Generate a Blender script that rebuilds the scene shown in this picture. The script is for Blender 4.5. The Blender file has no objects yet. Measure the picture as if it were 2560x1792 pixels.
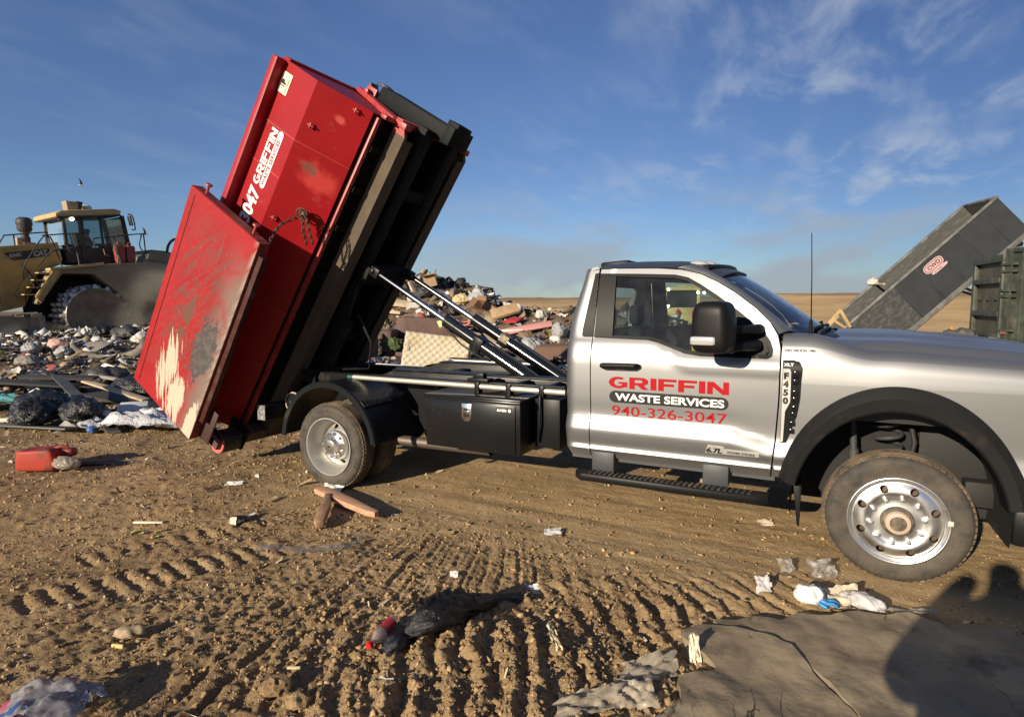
import bpy, bmesh, math, random
import numpy as np
from mathutils import Vector, Matrix
from mathutils.geometry import delaunay_2d_cdt

scene = bpy.context.scene
COL = scene.collection
rad = math.radians

# ------------------------------------------------------------------ camera
F_PX, CAM, YAW, PITCH, ROLL = 1467.2, Vector((-.499, -5.161, 1.723)), -.474, -.095, -.005
def cam_axes():
    cy, sy, cp, sp = math.cos(YAW), math.sin(YAW), math.cos(PITCH), math.sin(PITCH)
    w = Vector((sy * cp, cy * cp, sp)); r = Vector((cy, -sy, 0)); u = r.cross(w)
    cr, sr = math.cos(ROLL), math.sin(ROLL)
    return r * cr + u * sr, u * cr - r * sr, w
CR, CU, CW = cam_axes()
cd = bpy.data.cameras.new('camera'); cam = bpy.data.objects.new('camera', cd); COL.objects.link(cam)
cam.matrix_world = Matrix(((CR.x, CU.x, -CW.x, CAM.x), (CR.y, CU.y, -CW.y, CAM.y), (CR.z, CU.z, -CW.z, CAM.z), (0, 0, 0, 1)))
cd.sensor_width = 36; cd.lens = 36 * F_PX / 2560; cd.clip_end = 20000; cd.clip_start = .05
scene.camera = cam

# ------------------------------------------------------------------ light
SUN = Vector((.24, 1.0, -.33)).normalized()          # direction the light travels
SUN_EL = math.asin(-SUN.z); SUN_AZ = math.atan2(-SUN.x, -SUN.y)
sd = bpy.data.lights.new('sun', 'SUN'); sun = bpy.data.objects.new('sun', sd); COL.objects.link(sun)
sun.rotation_euler = SUN.to_track_quat('-Z', 'Y').to_euler(); sun.location = (-3, -12, 8)
sd.energy = 5.0; sd.angle = rad(.5); sd.color = (1.0, .86, .66)
scene.view_settings.view_transform = 'Standard'; scene.view_settings.look = 'None'
scene.view_settings.exposure = 0.5; scene.view_settings.gamma = 1
scene.cycles.use_denoising = True
scene.cycles.volume_step_rate = 1.0; scene.cycles.volume_max_steps = 96
scene.cycles.transparent_max_bounces = 16; scene.cycles.max_bounces = 8
scene.cycles.sample_clamp_indirect = 6

world = bpy.data.worlds.new('World'); scene.world = world; world.use_nodes = True
def build_world():
    nt = world.node_tree; N = nt.nodes; L = nt.links; N.clear()
    out = N.new('ShaderNodeOutputWorld'); bg = N.new('ShaderNodeBackground')
    sky = N.new('ShaderNodeTexSky'); sky.sky_type = 'NISHITA'; sky.sun_disc = False
    sky.sun_elevation = SUN_EL; sky.sun_rotation = SUN_AZ; sky.altitude = 300
    sky.air_density = 1.25; sky.dust_density = .25; sky.ozone_density = 2.2
    tc = N.new('ShaderNodeTexCoord'); sep = N.new('ShaderNodeSeparateXYZ'); L.new(tc.outputs['Generated'], sep.inputs[0])
    def math_(op, a, b=None, c=None):
        n = N.new('ShaderNodeMath'); n.operation = op
        for i, v in enumerate((a, b, c)):
            if v is None: continue
            if isinstance(v, (int, float)): n.inputs[i].default_value = v
            else: L.new(v, n.inputs[i])
        return n.outputs[0]
    def ramp(v, lo, hi):
        n = N.new('ShaderNodeMapRange'); n.interpolation_type = 'SMOOTHSTEP'
        L.new(v, n.inputs[0]); n.inputs[1].default_value = lo; n.inputs[2].default_value = hi
        return n.outputs[0]
    def noise(vec, scale, detail, rough, dist=0):
        n = N.new('ShaderNodeTexNoise'); L.new(vec, n.inputs['Vector']); n.inputs['Scale'].default_value = scale
        n.inputs['Detail'].default_value = detail; n.inputs['Roughness'].default_value = rough; n.inputs['Distortion'].default_value = dist
        return n.outputs['Fac']
    z = sep.outputs[2]
    zz = math_('MAXIMUM', math_('ADD', z, .10), .03)
    cx = math_('DIVIDE', sep.outputs[0], zz); cy = math_('DIVIDE', sep.outputs[1], zz)
    com = N.new('ShaderNodeCombineXYZ'); L.new(cx, com.inputs[0]); L.new(cy, com.inputs[1])
    # cirrus streaks on a high plane, drawn out along one wind direction
    mp = N.new('ShaderNodeMapping'); L.new(com.outputs[0], mp.inputs[0])
    mp.inputs['Rotation'].default_value = (0, 0, rad(12)); mp.inputs['Scale'].default_value = (1.0, .42, 1); mp.inputs['Location'].default_value = (2.9, 1.35, 0)
    n1 = noise(mp.outputs[0], 3.9, 8, .56, .35); n2 = noise(com.outputs[0], .8, 3, .5)
    cir = math_('MULTIPLY', ramp(n1, .43, .70), ramp(n2, .34, .56))
    cir = math_('MULTIPLY', cir, ramp(z, .05, .18))
    # more of them to the north-east (right of the view)
    cir = math_('MULTIPLY', cir, math_('ADD', .16, math_('MULTIPLY', ramp(sep.outputs[0], -.55, .15), .84)))
    # low grey bank near the horizon
    mp2 = N.new('ShaderNodeMapping'); L.new(tc.outputs['Generated'], mp2.inputs[0]); mp2.inputs['Scale'].default_value = (4.2, 4.2, 11); mp2.inputs['Location'].default_value = (2.35, 1.2, 0)
    n3 = noise(mp2.outputs[0], 1.0, 7, .55, .2)
    bank = math_('MULTIPLY', ramp(n3, .40, .60), math_('MULTIPLY', ramp(z, .21, .07), ramp(z, -.04, .02)))
    bank = math_('MULTIPLY', bank, ramp(sep.outputs[0], -.75, -.42))
    def mix(f, a, b):
        n = N.new('ShaderNodeMix'); n.data_type = 'RGBA'; L.new(f, n.inputs[0])
        for v, i in ((a, 6), (b, 7)):
            if isinstance(v, tuple): n.inputs[i].default_value = v
            else: L.new(v, n.inputs[i])
        return n.outputs[2]
    c = sky.outputs[0]
    tint = N.new('ShaderNodeMix'); tint.data_type = 'RGBA'; tint.blend_type = 'MULTIPLY'; tint.inputs[0].default_value = 1
    tr = N.new('ShaderNodeValToRGB'); L.new(z, tr.inputs[0]); e = tr.color_ramp.elements; e[0].position = 0.0; e[0].color = (.88, 1.22, 1.95, 1); e[1].position = .22; e[1].color = (.88, 1.03, 1.52, 1); e2 = tr.color_ramp.elements.new(.7); e2.color = (1.0, 1.12, 1.58, 1)
    L.new(c, tint.inputs[6]); L.new(tr.outputs[0], tint.inputs[7]); c = tint.outputs[2]
    dim = N.new('ShaderNodeMix'); dim.data_type = 'RGBA'; dim.blend_type = 'MULTIPLY'; L.new(ramp(sep.outputs[0], -.62, .30), dim.inputs[0]); L.new(c, dim.inputs[6]); dim.inputs[7].default_value = (.60, .62, .66, 1); c = dim.outputs[2]
    c = mix(math_('MULTIPLY', cir, .58), c, (7.4, 8.2, 9.4, 1))
    c = mix(math_('MULTIPLY', bank, .8), c, (5.0, 5.6, 6.5, 1))
    L.new(c, bg.inputs[0]); bg.inputs[1].default_value = .05; L.new(bg.outputs[0], out.inputs[0])
build_world()

# ------------------------------------------------------------------ materials
MATS = {}
def S(n, *names):
    for k in names:
        if k in n.inputs: return n.inputs[k]
def pmat(name, col, rough=.5, metal=0.0, col2=None, scale=4., lo=.42, hi=.62, bump=0.0, bscale=60., coat=0.0, spec=.5,
         dirt=None, stretch=None, detail=6, rvar=0.0, trans=0.0, alpha=1.0, emit=None, attr=None, bdist=.01):
    if name in MATS: return MATS[name]
    m = bpy.data.materials.new(name); m.use_nodes = True; nt = m.node_tree; N = nt.nodes; L = nt.links
    b = N['Principled BSDF']; MATS[name] = m
    b.inputs['Base Color'].default_value = (*col, 1); b.inputs['Roughness'].default_value = rough; b.inputs['Metallic'].default_value = metal
    S(b, 'Coat Weight').default_value = coat; S(b, 'Coat Roughness').default_value = .08
    S(b, 'Specular IOR Level').default_value = spec; S(b, 'Transmission Weight').default_value = trans; b.inputs['Alpha'].default_value = alpha
    if emit: S(b, 'Emission Color').default_value = (*emit[:3], 1); S(b, 'Emission Strength').default_value = emit[3]
    tc = N.new('ShaderNodeTexCoord'); vec = tc.outputs['Object']
    if stretch:
        mp = N.new('ShaderNodeMapping'); L.new(vec, mp.inputs[0])
        mp.inputs['Scale'].default_value = stretch[:3]
        if len(stretch) > 3: mp.inputs['Rotation'].default_value = stretch[3]
        vec = mp.outputs[0]
    def noise(sc, det=detail, v=None):
        n = N.new('ShaderNodeTexNoise'); L.new(v or vec, n.inputs['Vector']); n.inputs['Scale'].default_value = sc
        n.inputs['Detail'].default_value = det; n.inputs['Roughness'].default_value = .6; return n.outputs['Fac']
    def rng(v, a, c, o0=0., o1=1.):
        n = N.new('ShaderNodeMapRange'); L.new(v, n.inputs[0]); n.inputs[1].default_value = a; n.inputs[2].default_value = c
        n.inputs[3].default_value = o0; n.inputs[4].default_value = o1; return n.outputs[0]
    def mix(f, a, c, mode='MIX'):
        n = N.new('ShaderNodeMix'); n.data_type = 'RGBA'; n.blend_type = mode
        if isinstance(f, float): n.inputs[0].default_value = f
        else: L.new(f, n.inputs[0])
        for v, i in ((a, 6), (c, 7)):
            if isinstance(v, tuple): n.inputs[i].default_value = (*v, 1)
            else: L.new(v, n.inputs[i])
        return n.outputs[2]
    c = col
    if attr:
        a = N.new('ShaderNodeAttribute'); a.attribute_name = attr; c = a.outputs['Color']
    if col2: c = mix(rng(noise(scale), lo, hi), c, col2)
    if dirt:
        dcol, ds, dlo, dhi = dirt
        f = rng(noise(ds, 8, tc.outputs['Object']), dlo, dhi); c = mix(f, c, dcol)
        r = N.new('ShaderNodeMix'); L.new(f, r.inputs[0]); r.inputs[2].default_value = rough; r.inputs[3].default_value = .85; L.new(r.outputs[0], b.inputs['Roughness'])
        if metal > 0:
            r2 = N.new('ShaderNodeMix'); L.new(f, r2.inputs[0]); r2.inputs[2].default_value = metal; r2.inputs[3].default_value = 0; L.new(r2.outputs[0], b.inputs['Metallic'])
    elif rvar:
        L.new(rng(noise(scale * 1.7), .3, .7, max(.02, rough - rvar), min(1, rough + rvar)), b.inputs['Roughness'])
    if not isinstance(c, tuple): L.new(c, b.inputs['Base Color'])
    if bump:
        n = N.new('ShaderNodeBump'); n.inputs['Strength'].default_value = bump; n.inputs['Distance'].default_value = bdist
        L.new(noise(bscale, 8), n.inputs['Height']); L.new(n.outputs[0], b.inputs['Normal'])
    return m

def glass_mat(name, tint, refl=1.0, rough=.01, dust=0.0):
    if name in MATS: return MATS[name]
    m = bpy.data.materials.new(name); m.use_nodes = True; nt = m.node_tree; N = nt.nodes; L = nt.links; N.clear(); MATS[name] = m
    out = N.new('ShaderNodeOutputMaterial'); t = N.new('ShaderNodeBsdfTransparent'); g = N.new('ShaderNodeBsdfGlossy'); x = N.new('ShaderNodeMixShader')
    t.inputs[0].default_value = (*tint, 1); g.inputs[0].default_value = (refl, refl, refl, 1); g.inputs['Roughness'].default_value = rough
    f = N.new('ShaderNodeFresnel'); f.inputs[0].default_value = 1.5
    L.new(f.outputs[0], x.inputs[0]); L.new(t.outputs[0], x.inputs[1]); L.new(g.outputs[0], x.inputs[2])
    if dust:
        d = N.new('ShaderNodeBsdfDiffuse'); d.inputs[0].default_value = (.42, .42, .40, 1); x2 = N.new('ShaderNodeMixShader')
        tc = N.new('ShaderNodeTexCoord'); n = N.new('ShaderNodeTexNoise'); n.inputs['Scale'].default_value = 7; n.inputs['Detail'].default_value = 6; L.new(tc.outputs['Object'], n.inputs['Vector'])
        mr = N.new('ShaderNodeMapRange'); L.new(n.outputs['Fac'], mr.inputs[0]); mr.inputs[1].default_value = .3; mr.inputs[2].default_value = .8; mr.inputs[3].default_value = dust * .4; mr.inputs[4].default_value = dust * 1.6
        L.new(mr.outputs[0], x2.inputs[0]); L.new(x.outputs[0], x2.inputs[1]); L.new(d.outputs[0], x2.inputs[2]); x = x2
    L.new(x.outputs[0], out.inputs[0]); return m

# ------------------------------------------------------------------ mesh helpers
def V(*a): return Vector(a)
class MB:
    def __init__(s, M=None): s.v = []; s.f = []; s.m = []; s.M = M
    def add(s, vs, fs, mi=0):
        o = len(s.v)
        for p in vs:
            p = Vector(p); s.v.append(s.M @ p if s.M else p)
        for f in fs: s.f.append(tuple(i + o for i in f)); s.m.append(mi)
        return s
    def bx(s, x0, x1, y0, y1, z0, z1, mi=0):
        p = [(x, y, z) for x in (x0, x1) for y in (y0, y1) for z in (z0, z1)]
        return s.add(p, [(0, 1, 3, 2), (4, 6, 7, 5), (0, 4, 5, 1), (2, 3, 7, 6), (0, 2, 6, 4), (1, 5, 7, 3)], mi)
    def obx(s, c, ex, ey, ez, mi=0):
        c = Vector(c); ex = Vector(ex); ey = Vector(ey); ez = Vector(ez)
        p = [c + a * ex + b * ey + d * ez for a in (-.5, .5) for b in (-.5, .5) for d in (-.5, .5)]
        return s.add(p, [(0, 1, 3, 2), (4, 6, 7, 5), (0, 4, 5, 1), (2, 3, 7, 6), (0, 2, 6, 4), (1, 5, 7, 3)], mi)
    def beam(s, a, b, w, h, up=(0, 0, 1), mi=0):
        a = Vector(a); b = Vector(b); d = (b - a); n = d.normalized(); up = Vector(up)
        sd_ = n.cross(up)
        if sd_.length < 1e-4: sd_ = n.cross(Vector((1, 0, 0)))
        sd_.normalize(); u2 = sd_.cross(n)
        return s.obx((a + b) / 2, d, sd_ * w, u2 * h, mi)
    def tube(s, pts, r, n=10, mi=0, caps=True):
        pts = [Vector(p) for p in pts]; rr = r if isinstance(r, (list, tuple)) else [r] * len(pts)
        vs = []; fs = []; pu = None
        for i, p in enumerate(pts):
            t = (pts[min(i + 1, len(pts) - 1)] - pts[max(i - 1, 0)]).normalized()
            if pu is None:
                pu = t.cross(Vector((0, 0, 1)));
                if pu.length < .05: pu = t.cross(Vector((1, 0, 0)))
            pu = (pu - t * pu.dot(t)).normalized(); w = t.cross(pu)
            for k in range(n):
                a = 2 * math.pi * k / n; vs.append(p + (pu * math.cos(a) + w * math.sin(a)) * rr[i])
        for i in range(len(pts) - 1):
            for k in range(n): fs.append((i * n + k, i * n + (k + 1) % n, (i + 1) * n + (k + 1) % n, (i + 1) * n + k))
        if caps: fs.append(tuple(range(n - 1, -1, -1))); fs.append(tuple((len(pts) - 1) * n + k for k in range(n)))
        return s.add(vs, fs, mi)
    def lathe(s, prof, c, ax='y', n=48, mi=0, a0=0, a1=2 * math.pi, closed=False):
        """prof: (radius, offset along axis)"""
        c = Vector(c); full = abs(a1 - a0 - 2 * math.pi) < 1e-6; m = n if full else n + 1; vs = []; fs = []
        for r, h in prof:
            for k in range(m):
                a = a0 + (a1 - a0) * k / n; ca, sa = r * math.cos(a), r * math.sin(a)
                vs.append(c + (Vector((ca, h, sa)) if ax == 'y' else Vector((h, ca, sa)) if ax == 'x' else Vector((ca, sa, h))))
        P = len(prof)
        for i in range(P if closed else P - 1):
            j = (i + 1) % P
            for k in range(n): k2 = (k + 1) % m; fs.append((i * m + k, i * m + k2, j * m + k2, j * m + k))
        return s.add(vs, fs, mi)
    def prism(s, poly, f0, f1, mi=0):
        n = len(poly); vs = [f0(*p) for p in poly] + [f1(*p) for p in poly]
        return s.add(vs, [tuple(range(n - 1, -1, -1)), tuple(range(n, 2 * n))] + [(i, (i + 1) % n, n + (i + 1) % n, n + i) for i in range(n)], mi)
    def pxz(s, poly, y0, y1, mi=0): return s.prism(poly, lambda a, b: (a, y0, b), lambda a, b: (a, y1, b), mi)
    def pyz(s, poly, x0, x1, mi=0): return s.prism(poly, lambda a, b: (x0, a, b), lambda a, b: (x1, a, b), mi)
    def pxy(s, poly, z0, z1, mi=0): return s.prism(poly, lambda a, b: (a, b, z0), lambda a, b: (a, b, z1), mi)
    def mirror(s, first=0, ff=0):
        n = len(s.v); vs = [Vector((p.x, -p.y, p.z)) for p in s.v[first:]]; o = n - first
        s.v += vs; fs = s.f[ff:]; ms = s.m[ff:]
        for f, m in zip(fs, ms): s.f.append(tuple(i + o for i in reversed(f))); s.m.append(m)
        return s
    def build(s, name, mats, parent=None, bevel=0.0, sharp=32, recalc=True, seg=2, weld=0.0, world=True):
        me = bpy.data.meshes.new(name); me.from_pydata([tuple(p) for p in s.v], [], s.f)
        if not isinstance(mats, (list, tuple)): mats = [mats]
        for m in mats: me.materials.append(m)
        if len(mats) > 1: me.polygons.foreach_set('material_index', s.m)
        bm = bmesh.new(); bm.from_mesh(me)
        if weld: bmesh.ops.remove_doubles(bm, verts=bm.verts, dist=weld)
        if recalc: bmesh.ops.recalc_face_normals(bm, faces=bm.faces)
        if bevel:
            es = [e for e in bm.edges if len(e.link_faces) == 2 and e.calc_face_angle(0) > rad(28)]
            bmesh.ops.bevel(bm, geom=es, offset=bevel, segments=seg, affect='EDGES', clamp_overlap=True, profile=.5)
        bm.to_mesh(me); bm.free(); return finish(name, me, parent, sharp, world)

def finish(name, me, parent=None, sharp=32, world=True):
    if sharp:
        me.polygons.foreach_set('use_smooth', [True] * len(me.polygons))
        if sharp < 179: me.set_sharp_from_angle(angle=rad(sharp))
    o = bpy.data.objects.new(name, me); COL.objects.link(o)
    if parent is not None:
        o.parent = parent
        if world: o.matrix_parent_inverse = WM[parent.name].inverted() if parent.name in WM else Matrix()
        if parent.name in WM and world: WM[o.name] = Matrix()
        elif parent.name in WM: WM[o.name] = WM[parent.name]
    else: WM[o.name] = Matrix()
    return o
WM = {}
def tag(o, label, cat, group=None, kind=None):
    o['label'] = label; o['category'] = cat
    if group: o['group'] = group
    if kind: o['kind'] = kind
    return o
def thing(name, label, cat, loc=(0, 0, 0), group=None, M=None):
    o = bpy.data.objects.new(name, None); COL.objects.link(o); o.empty_display_size = .2
    M = M or Matrix.Translation(Vector(loc)); o.matrix_world = M; WM[o.name] = M.copy()
    return tag(o, label, cat, group)
def structure(o, kind='structure'): o['kind'] = kind; return o

def in_poly(x, y, poly):
    c = False; j = len(poly) - 1
    for i in range(len(poly)):
        xi, yi = poly[i]; xj, yj = poly[j]
        if (yi > y) != (yj > y) and x < (xj - xi) * (y - yi) / (yj - yi) + xi: c = not c
        j = i
    return c
def resample(poly, step):
    out = []
    for i in range(len(poly)):
        a = poly[i]; b = poly[(i + 1) % len(poly)]; n = max(1, int(math.hypot(b[0] - a[0], b[1] - a[1]) / step + .5))
        for k in range(n): t = k / n; out.append((a[0] + (b[0] - a[0]) * t, a[1] + (b[1] - a[1]) * t))
    return out
def smooth_line(pts, n=8, closed=False):
    """Catmull-Rom through 2D or 3D points"""
    P = [Vector(p) for p in pts]; m = len(P); out = []
    for i in range(m if closed else m - 1):
        p0 = P[(i - 1) % m] if closed or i > 0 else P[0]; p1 = P[i]; p2 = P[(i + 1) % m]; p3 = P[(i + 2) % m] if closed or i + 2 < m else P[-1]
        for k in range(n):
            t = k / n; out.append(.5 * ((2 * p1) + (p2 - p0) * t + (2 * p0 - 5 * p1 + 4 * p2 - p3) * t * t + (3 * p1 - p0 - 3 * p2 + p3) * t**3))
    if not closed: out.append(P[-1])
    return [tuple(p) for p in out]
def panel(mb, outline, holes, fmap, step=.04, flange=None, mi=0, vlines=(), flip=False):
    """a curved sheet: 2D outline (with holes) filled with a conforming triangulation and mapped to 3D; flange = vector folded back at its edges"""
    loops = [resample(outline, step)] + [resample(h, step) for h in holes]
    pts = []; edges = []
    for lp in loops:
        o = len(pts); pts += lp; edges += [(o + i, o + (i + 1) % len(lp)) for i in range(len(lp))]
    xs = [p[0] for p in loops[0]]; ys = [p[1] for p in loops[0]]
    vy = sorted(set([round(min(ys) + step * (i + .5), 4) for i in range(int((max(ys) - min(ys)) / step) + 1)] + [v for v in vlines if min(ys) < v < max(ys)]))
    bnd = np.array(pts)
    x = min(xs) + step * .5
    while x < max(xs):
        for y in vy:
            if in_poly(x, y, loops[0]) and not any(in_poly(x, y, h) for h in loops[1:]):
                if np.min((bnd[:, 0] - x)**2 + (bnd[:, 1] - y)**2) > (step * .35)**2: pts.append((x, y))
        x += step
    v2, e2, f2, *_ = delaunay_2d_cdt([Vector(p) for p in pts], edges, [], 0, 1e-6)
    fs = []
    for f in f2:
        cx = sum(v2[i].x for i in f) / len(f); cy = sum(v2[i].y for i in f) / len(f)
        if in_poly(cx, cy, loops[0]) and not any(in_poly(cx, cy, h) for h in loops[1:]): fs.append(tuple(reversed(f)) if flip else tuple(f))
    vs = [Vector(fmap(p.x, p.y)) for p in v2]
    if flange is not None:
        cnt = {}
        for f in fs:
            for i in range(len(f)):
                a, b = f[i], f[(i + 1) % len(f)]; cnt[(a, b)] = 1
        bd = [(a, b) for (a, b) in cnt if (b, a) not in cnt]; idx = {}
        for a, b in bd:
            for k in (a, b):
                if k not in idx: idx[k] = len(vs); vs.append(vs[k] + Vector(flange))
        for a, b in bd: fs.append((b, a, idx[a], idx[b]))
    mb.add(vs, fs, mi); return mb

def text_mesh(mb, txt, size, fmap, bold=0.0, xs=1.0, mi=0, align='LEFT', space=1.0, shear=0.0):
    """flat lettering mapped onto a surface by fmap(u, v); returns its width"""
    cu = bpy.data.curves.new('text', 'FONT'); cu.body = txt; cu.size = size; cu.offset = bold; cu.align_x = align; cu.space_character = space; cu.shear = shear; cu.resolution_u = 4
    ob = bpy.data.objects.new('text', cu); COL.objects.link(ob); dg = bpy.context.evaluated_depsgraph_get()
    me = bpy.data.meshes.new_from_object(ob.evaluated_get(dg)); vs = [v.co.copy() for v in me.vertices]; fs = [tuple(p.vertices) for p in me.polygons]
    bpy.data.objects.remove(ob); bpy.data.curves.remove(cu); bpy.data.meshes.remove(me)
    mb.add([fmap(v.x * xs, v.y) for v in vs], fs, mi)
    return (min(v.x for v in vs) * xs, max(v.x for v in vs) * xs, min(v.y for v in vs), max(v.y for v in vs))
def loft(mb, rows, mi=0, closed=False, flip=False):
    n = len(rows[0]); vs = [p for r in rows for p in r]; fs = []
    for i in range(len(rows) - 1):
        for k in range(n if closed else n - 1):
            f = (i * n + k, i * n + (k + 1) % n, (i + 1) * n + (k + 1) % n, (i + 1) * n + k); fs.append(tuple(reversed(f)) if flip else f)
    return mb.add(vs, fs, mi)
# ---- body-side profile of the pickup cab (pure python) ----
def sstep(a, b, x):
    t = min(1.0, max(0.0, (x - a) / (b - a)))
    return t * t * (3 - 2 * t)

def pchip(xs, ys, x):
    n = len(xs)
    if x <= xs[0]: return ys[0] + (ys[1] - ys[0]) / (xs[1] - xs[0]) * (x - xs[0])
    if x >= xs[-1]: return ys[-1] + (ys[-1] - ys[-2]) / (xs[-1] - xs[-2]) * (x - xs[-1])
    i = 0
    while x > xs[i + 1]: i += 1
    def d(k): return (ys[k + 1] - ys[k]) / (xs[k + 1] - xs[k])
    def m(k):
        if k == 0: return d(0)
        if k == n - 1: return d(n - 2)
        a, b = d(k - 1), d(k)
        return 0.0 if a * b <= 0 else 2 * a * b / (a + b)
    h = xs[i + 1] - xs[i]; t = (x - xs[i]) / h
    return (ys[i] * (2 * t**3 - 3 * t * t + 1) + m(i) * h * (t**3 - 2 * t * t + t)
            + ys[i + 1] * (-2 * t**3 + 3 * t * t) + m(i + 1) * h * (t**3 - t * t))

def sill_drop(x): return 0.095 * sstep(-1.56, -1.24, x)
def crease_drop(x): return 0.066 * sstep(-1.0, -0.68, x)

def side_w(x, z):
    """half width of the cab side at height z"""
    s = sill_drop(x); c = crease_drop(x)
    ws = .948 + .288 * s
    zs = [.50, .556, .598, .618, .634, .650, .700 - .5 * c, .768 - c, .800 - c, .853 - c, .867 - c, .890 - c,
          1.0, 1.15, 1.28 - .5 * s, 1.375 - s, 1.425 - s, 1.462 - s, 1.70, 1.90, 1.965]
    w = [.945, .958, .984, 1.000, .993, .990, 1.004, 1.017, 1.010, .991, .985, .984,
         .993, 1.000, 1.002, ws + .036, ws + .018, ws, .886 - 0, .822, .797]
    w[-3] = .948 - .288 * (1.70 - 1.462) + .004
    w[-2] = .948 - .288 * (1.90 - 1.462)
    w[-1] = w[-2] - .024
    return pchip(zs, w, z)
DUST = (.20, .14, .085)
SILVER = pmat('silver_paint', (.262, .266, .272), .44, .78, coat=.3, rvar=.03, scale=300)
DARKROOF = SILVER
BLACKP = pmat('black_plastic', (.0085, .0085, .0088), .42, spec=.16, bump=.08, bscale=400, bdist=.001)
FLARE = pmat('grained_plastic', (.012, .012, .0125), .6, spec=.12, dirt=((.10, .07, .045), 3.5, .60, 1.0), bump=.1, bscale=500, bdist=.001)
GLOSSB = pmat('gloss_black', (.008, .008, .009), .12, coat=.5)
BLACKMET = pmat('black_painted_steel', (.010, .010, .011), .36, spec=.2, dirt=((.09, .065, .045), 6, .56, .95), rvar=.1)
TOOLB = pmat('toolbox_black', (.009, .009, .010), .22, spec=.35, dirt=((.09, .075, .06), 38, .66, .85))
STEELD = pmat('dark_grey_steel', (.045, .05, .055), .5, dirt=((.12, .09, .06), 5, .5, .85))
HOIST = pmat('hoist_grey', (.055, .065, .072), .42, dirt=((.13, .10, .07), 3, .58, .85))
CHROME = pmat('chrome', (.80, .80, .80), .17, 1.0)
POLISH = pmat('polished_aluminium', (.80, .79, .77), .33, 1.0, rvar=.06)
RIMSILVER = pmat('silver_wheel', (.46, .45, .42), .40, .6, dirt=((.26, .21, .15), 7, .5, 1.1))
TYRE = pmat('tyre_rubber', (.024, .023, .022), .75, col2=(.060, .050, .039), scale=12, lo=.3, hi=.6, dirt=((.13, .10, .065), 3, .40, 1.1), bump=.25, bscale=120, bdist=.003)
TREAD = pmat('dusty_tread', (.055, .045, .035), .9, col2=(.17, .12, .075), scale=9, lo=.35, hi=.65, bump=.5, bscale=60, bdist=.006)
SEATM = pmat('seat_cloth', (.020, .022, .024), .9)
INTER = pmat('cab_interior', (.018, .02, .022), .8)
HEADL = pmat('headliner', (.045, .046, .048), .9)
RED = pmat('sign_red', (.34, .006, .010), .6, spec=.15)
WHITE = pmat('sign_white', (.78, .77, .74), .45)
INK = pmat('sign_black', (.012, .012, .013), .4)
LENSG = glass_mat('car_glass', (.60, .68, .66), .8, .01, dust=.035)
WSGLASS = glass_mat('windscreen_glass', (.62, .70, .70), 1.0, .012, dust=.03)
CLEAR = pmat('clear_lens', (.8, .8, .8), .08, trans=.85)
AMBER = pmat('amber_lens', (.75, .25, .03), .15)
REDLENS = pmat('red_lens', (.5, .01, .01), .15)
PIPE = pmat('pale_steel_tube', (.68, .64, .54), .35, .6)
GALV = pmat('galvanised', (.42, .42, .41), .45, .7)
# =================================================================== ground
def hash2(ix, iy, seed):
    h = (ix.astype(np.int64) * 374761393 + iy.astype(np.int64) * 668265263 + seed * 1442695041) & 0x7fffffff
    h = (h ^ (h >> 13)) * 1274126177 & 0x7fffffff
    return ((h ^ (h >> 16)) & 0xffff) / 65535.0
def vnoise(x, y, seed=0):
    ix = np.floor(x); iy = np.floor(y); fx = x - ix; fy = y - iy; fx = fx * fx * fx * (fx * (fx * 6 - 15) + 10); fy = fy * fy * fy * (fy * (fy * 6 - 15) + 10)
    a = hash2(ix, iy, seed); b = hash2(ix + 1, iy, seed); c = hash2(ix, iy + 1, seed); d = hash2(ix + 1, iy + 1, seed)
    return (a + (b - a) * fx) * (1 - fy) + (c + (d - c) * fx) * fy
def fbm(x, y, seed=0, oct=4, gain=.5):
    s = 0; a = 1; t = 0
    for o in range(oct):
        r = .6 + o * 1.1; xx = x * math.cos(r) - y * math.sin(r); yy = x * math.sin(r) + y * math.cos(r)
        s = s + a * (vnoise(xx * 2**o, yy * 2**o, seed + o * 17) - .5); t += a; a *= gain
    return s / t * 2
def ss(a, b, x):
    t = np.clip((x - a) / (b - a), 0, 1); return t * t * (3 - 2 * t)
def polar(x, y):
    dx = x - CAM.x; dy = y - CAM.y; return np.hypot(dx, dy), np.degrees(np.arctan2(dx, dy))      # distance, bearing clockwise from +Y
def left_field(x, y):
    d, b = polar(x, y); return ss(9.6, 13.0, d + 1.4 * fbm(x * .35, y * .35, 5, 3)) * ss(-42, -50, b)
def heap_zone(x, y):
    d, b = polar(x, y)
    return ss(11.2, 13.0, d + 1.2 * fbm(x * .3, y * .3, 8, 3)) * (1 - ss(30, 36, d)) * ss(-56, -47, b) * ss(-5, -9, b)
def trash_mask(x, y): return np.maximum(left_field(x, y), heap_zone(x, y))
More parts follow.
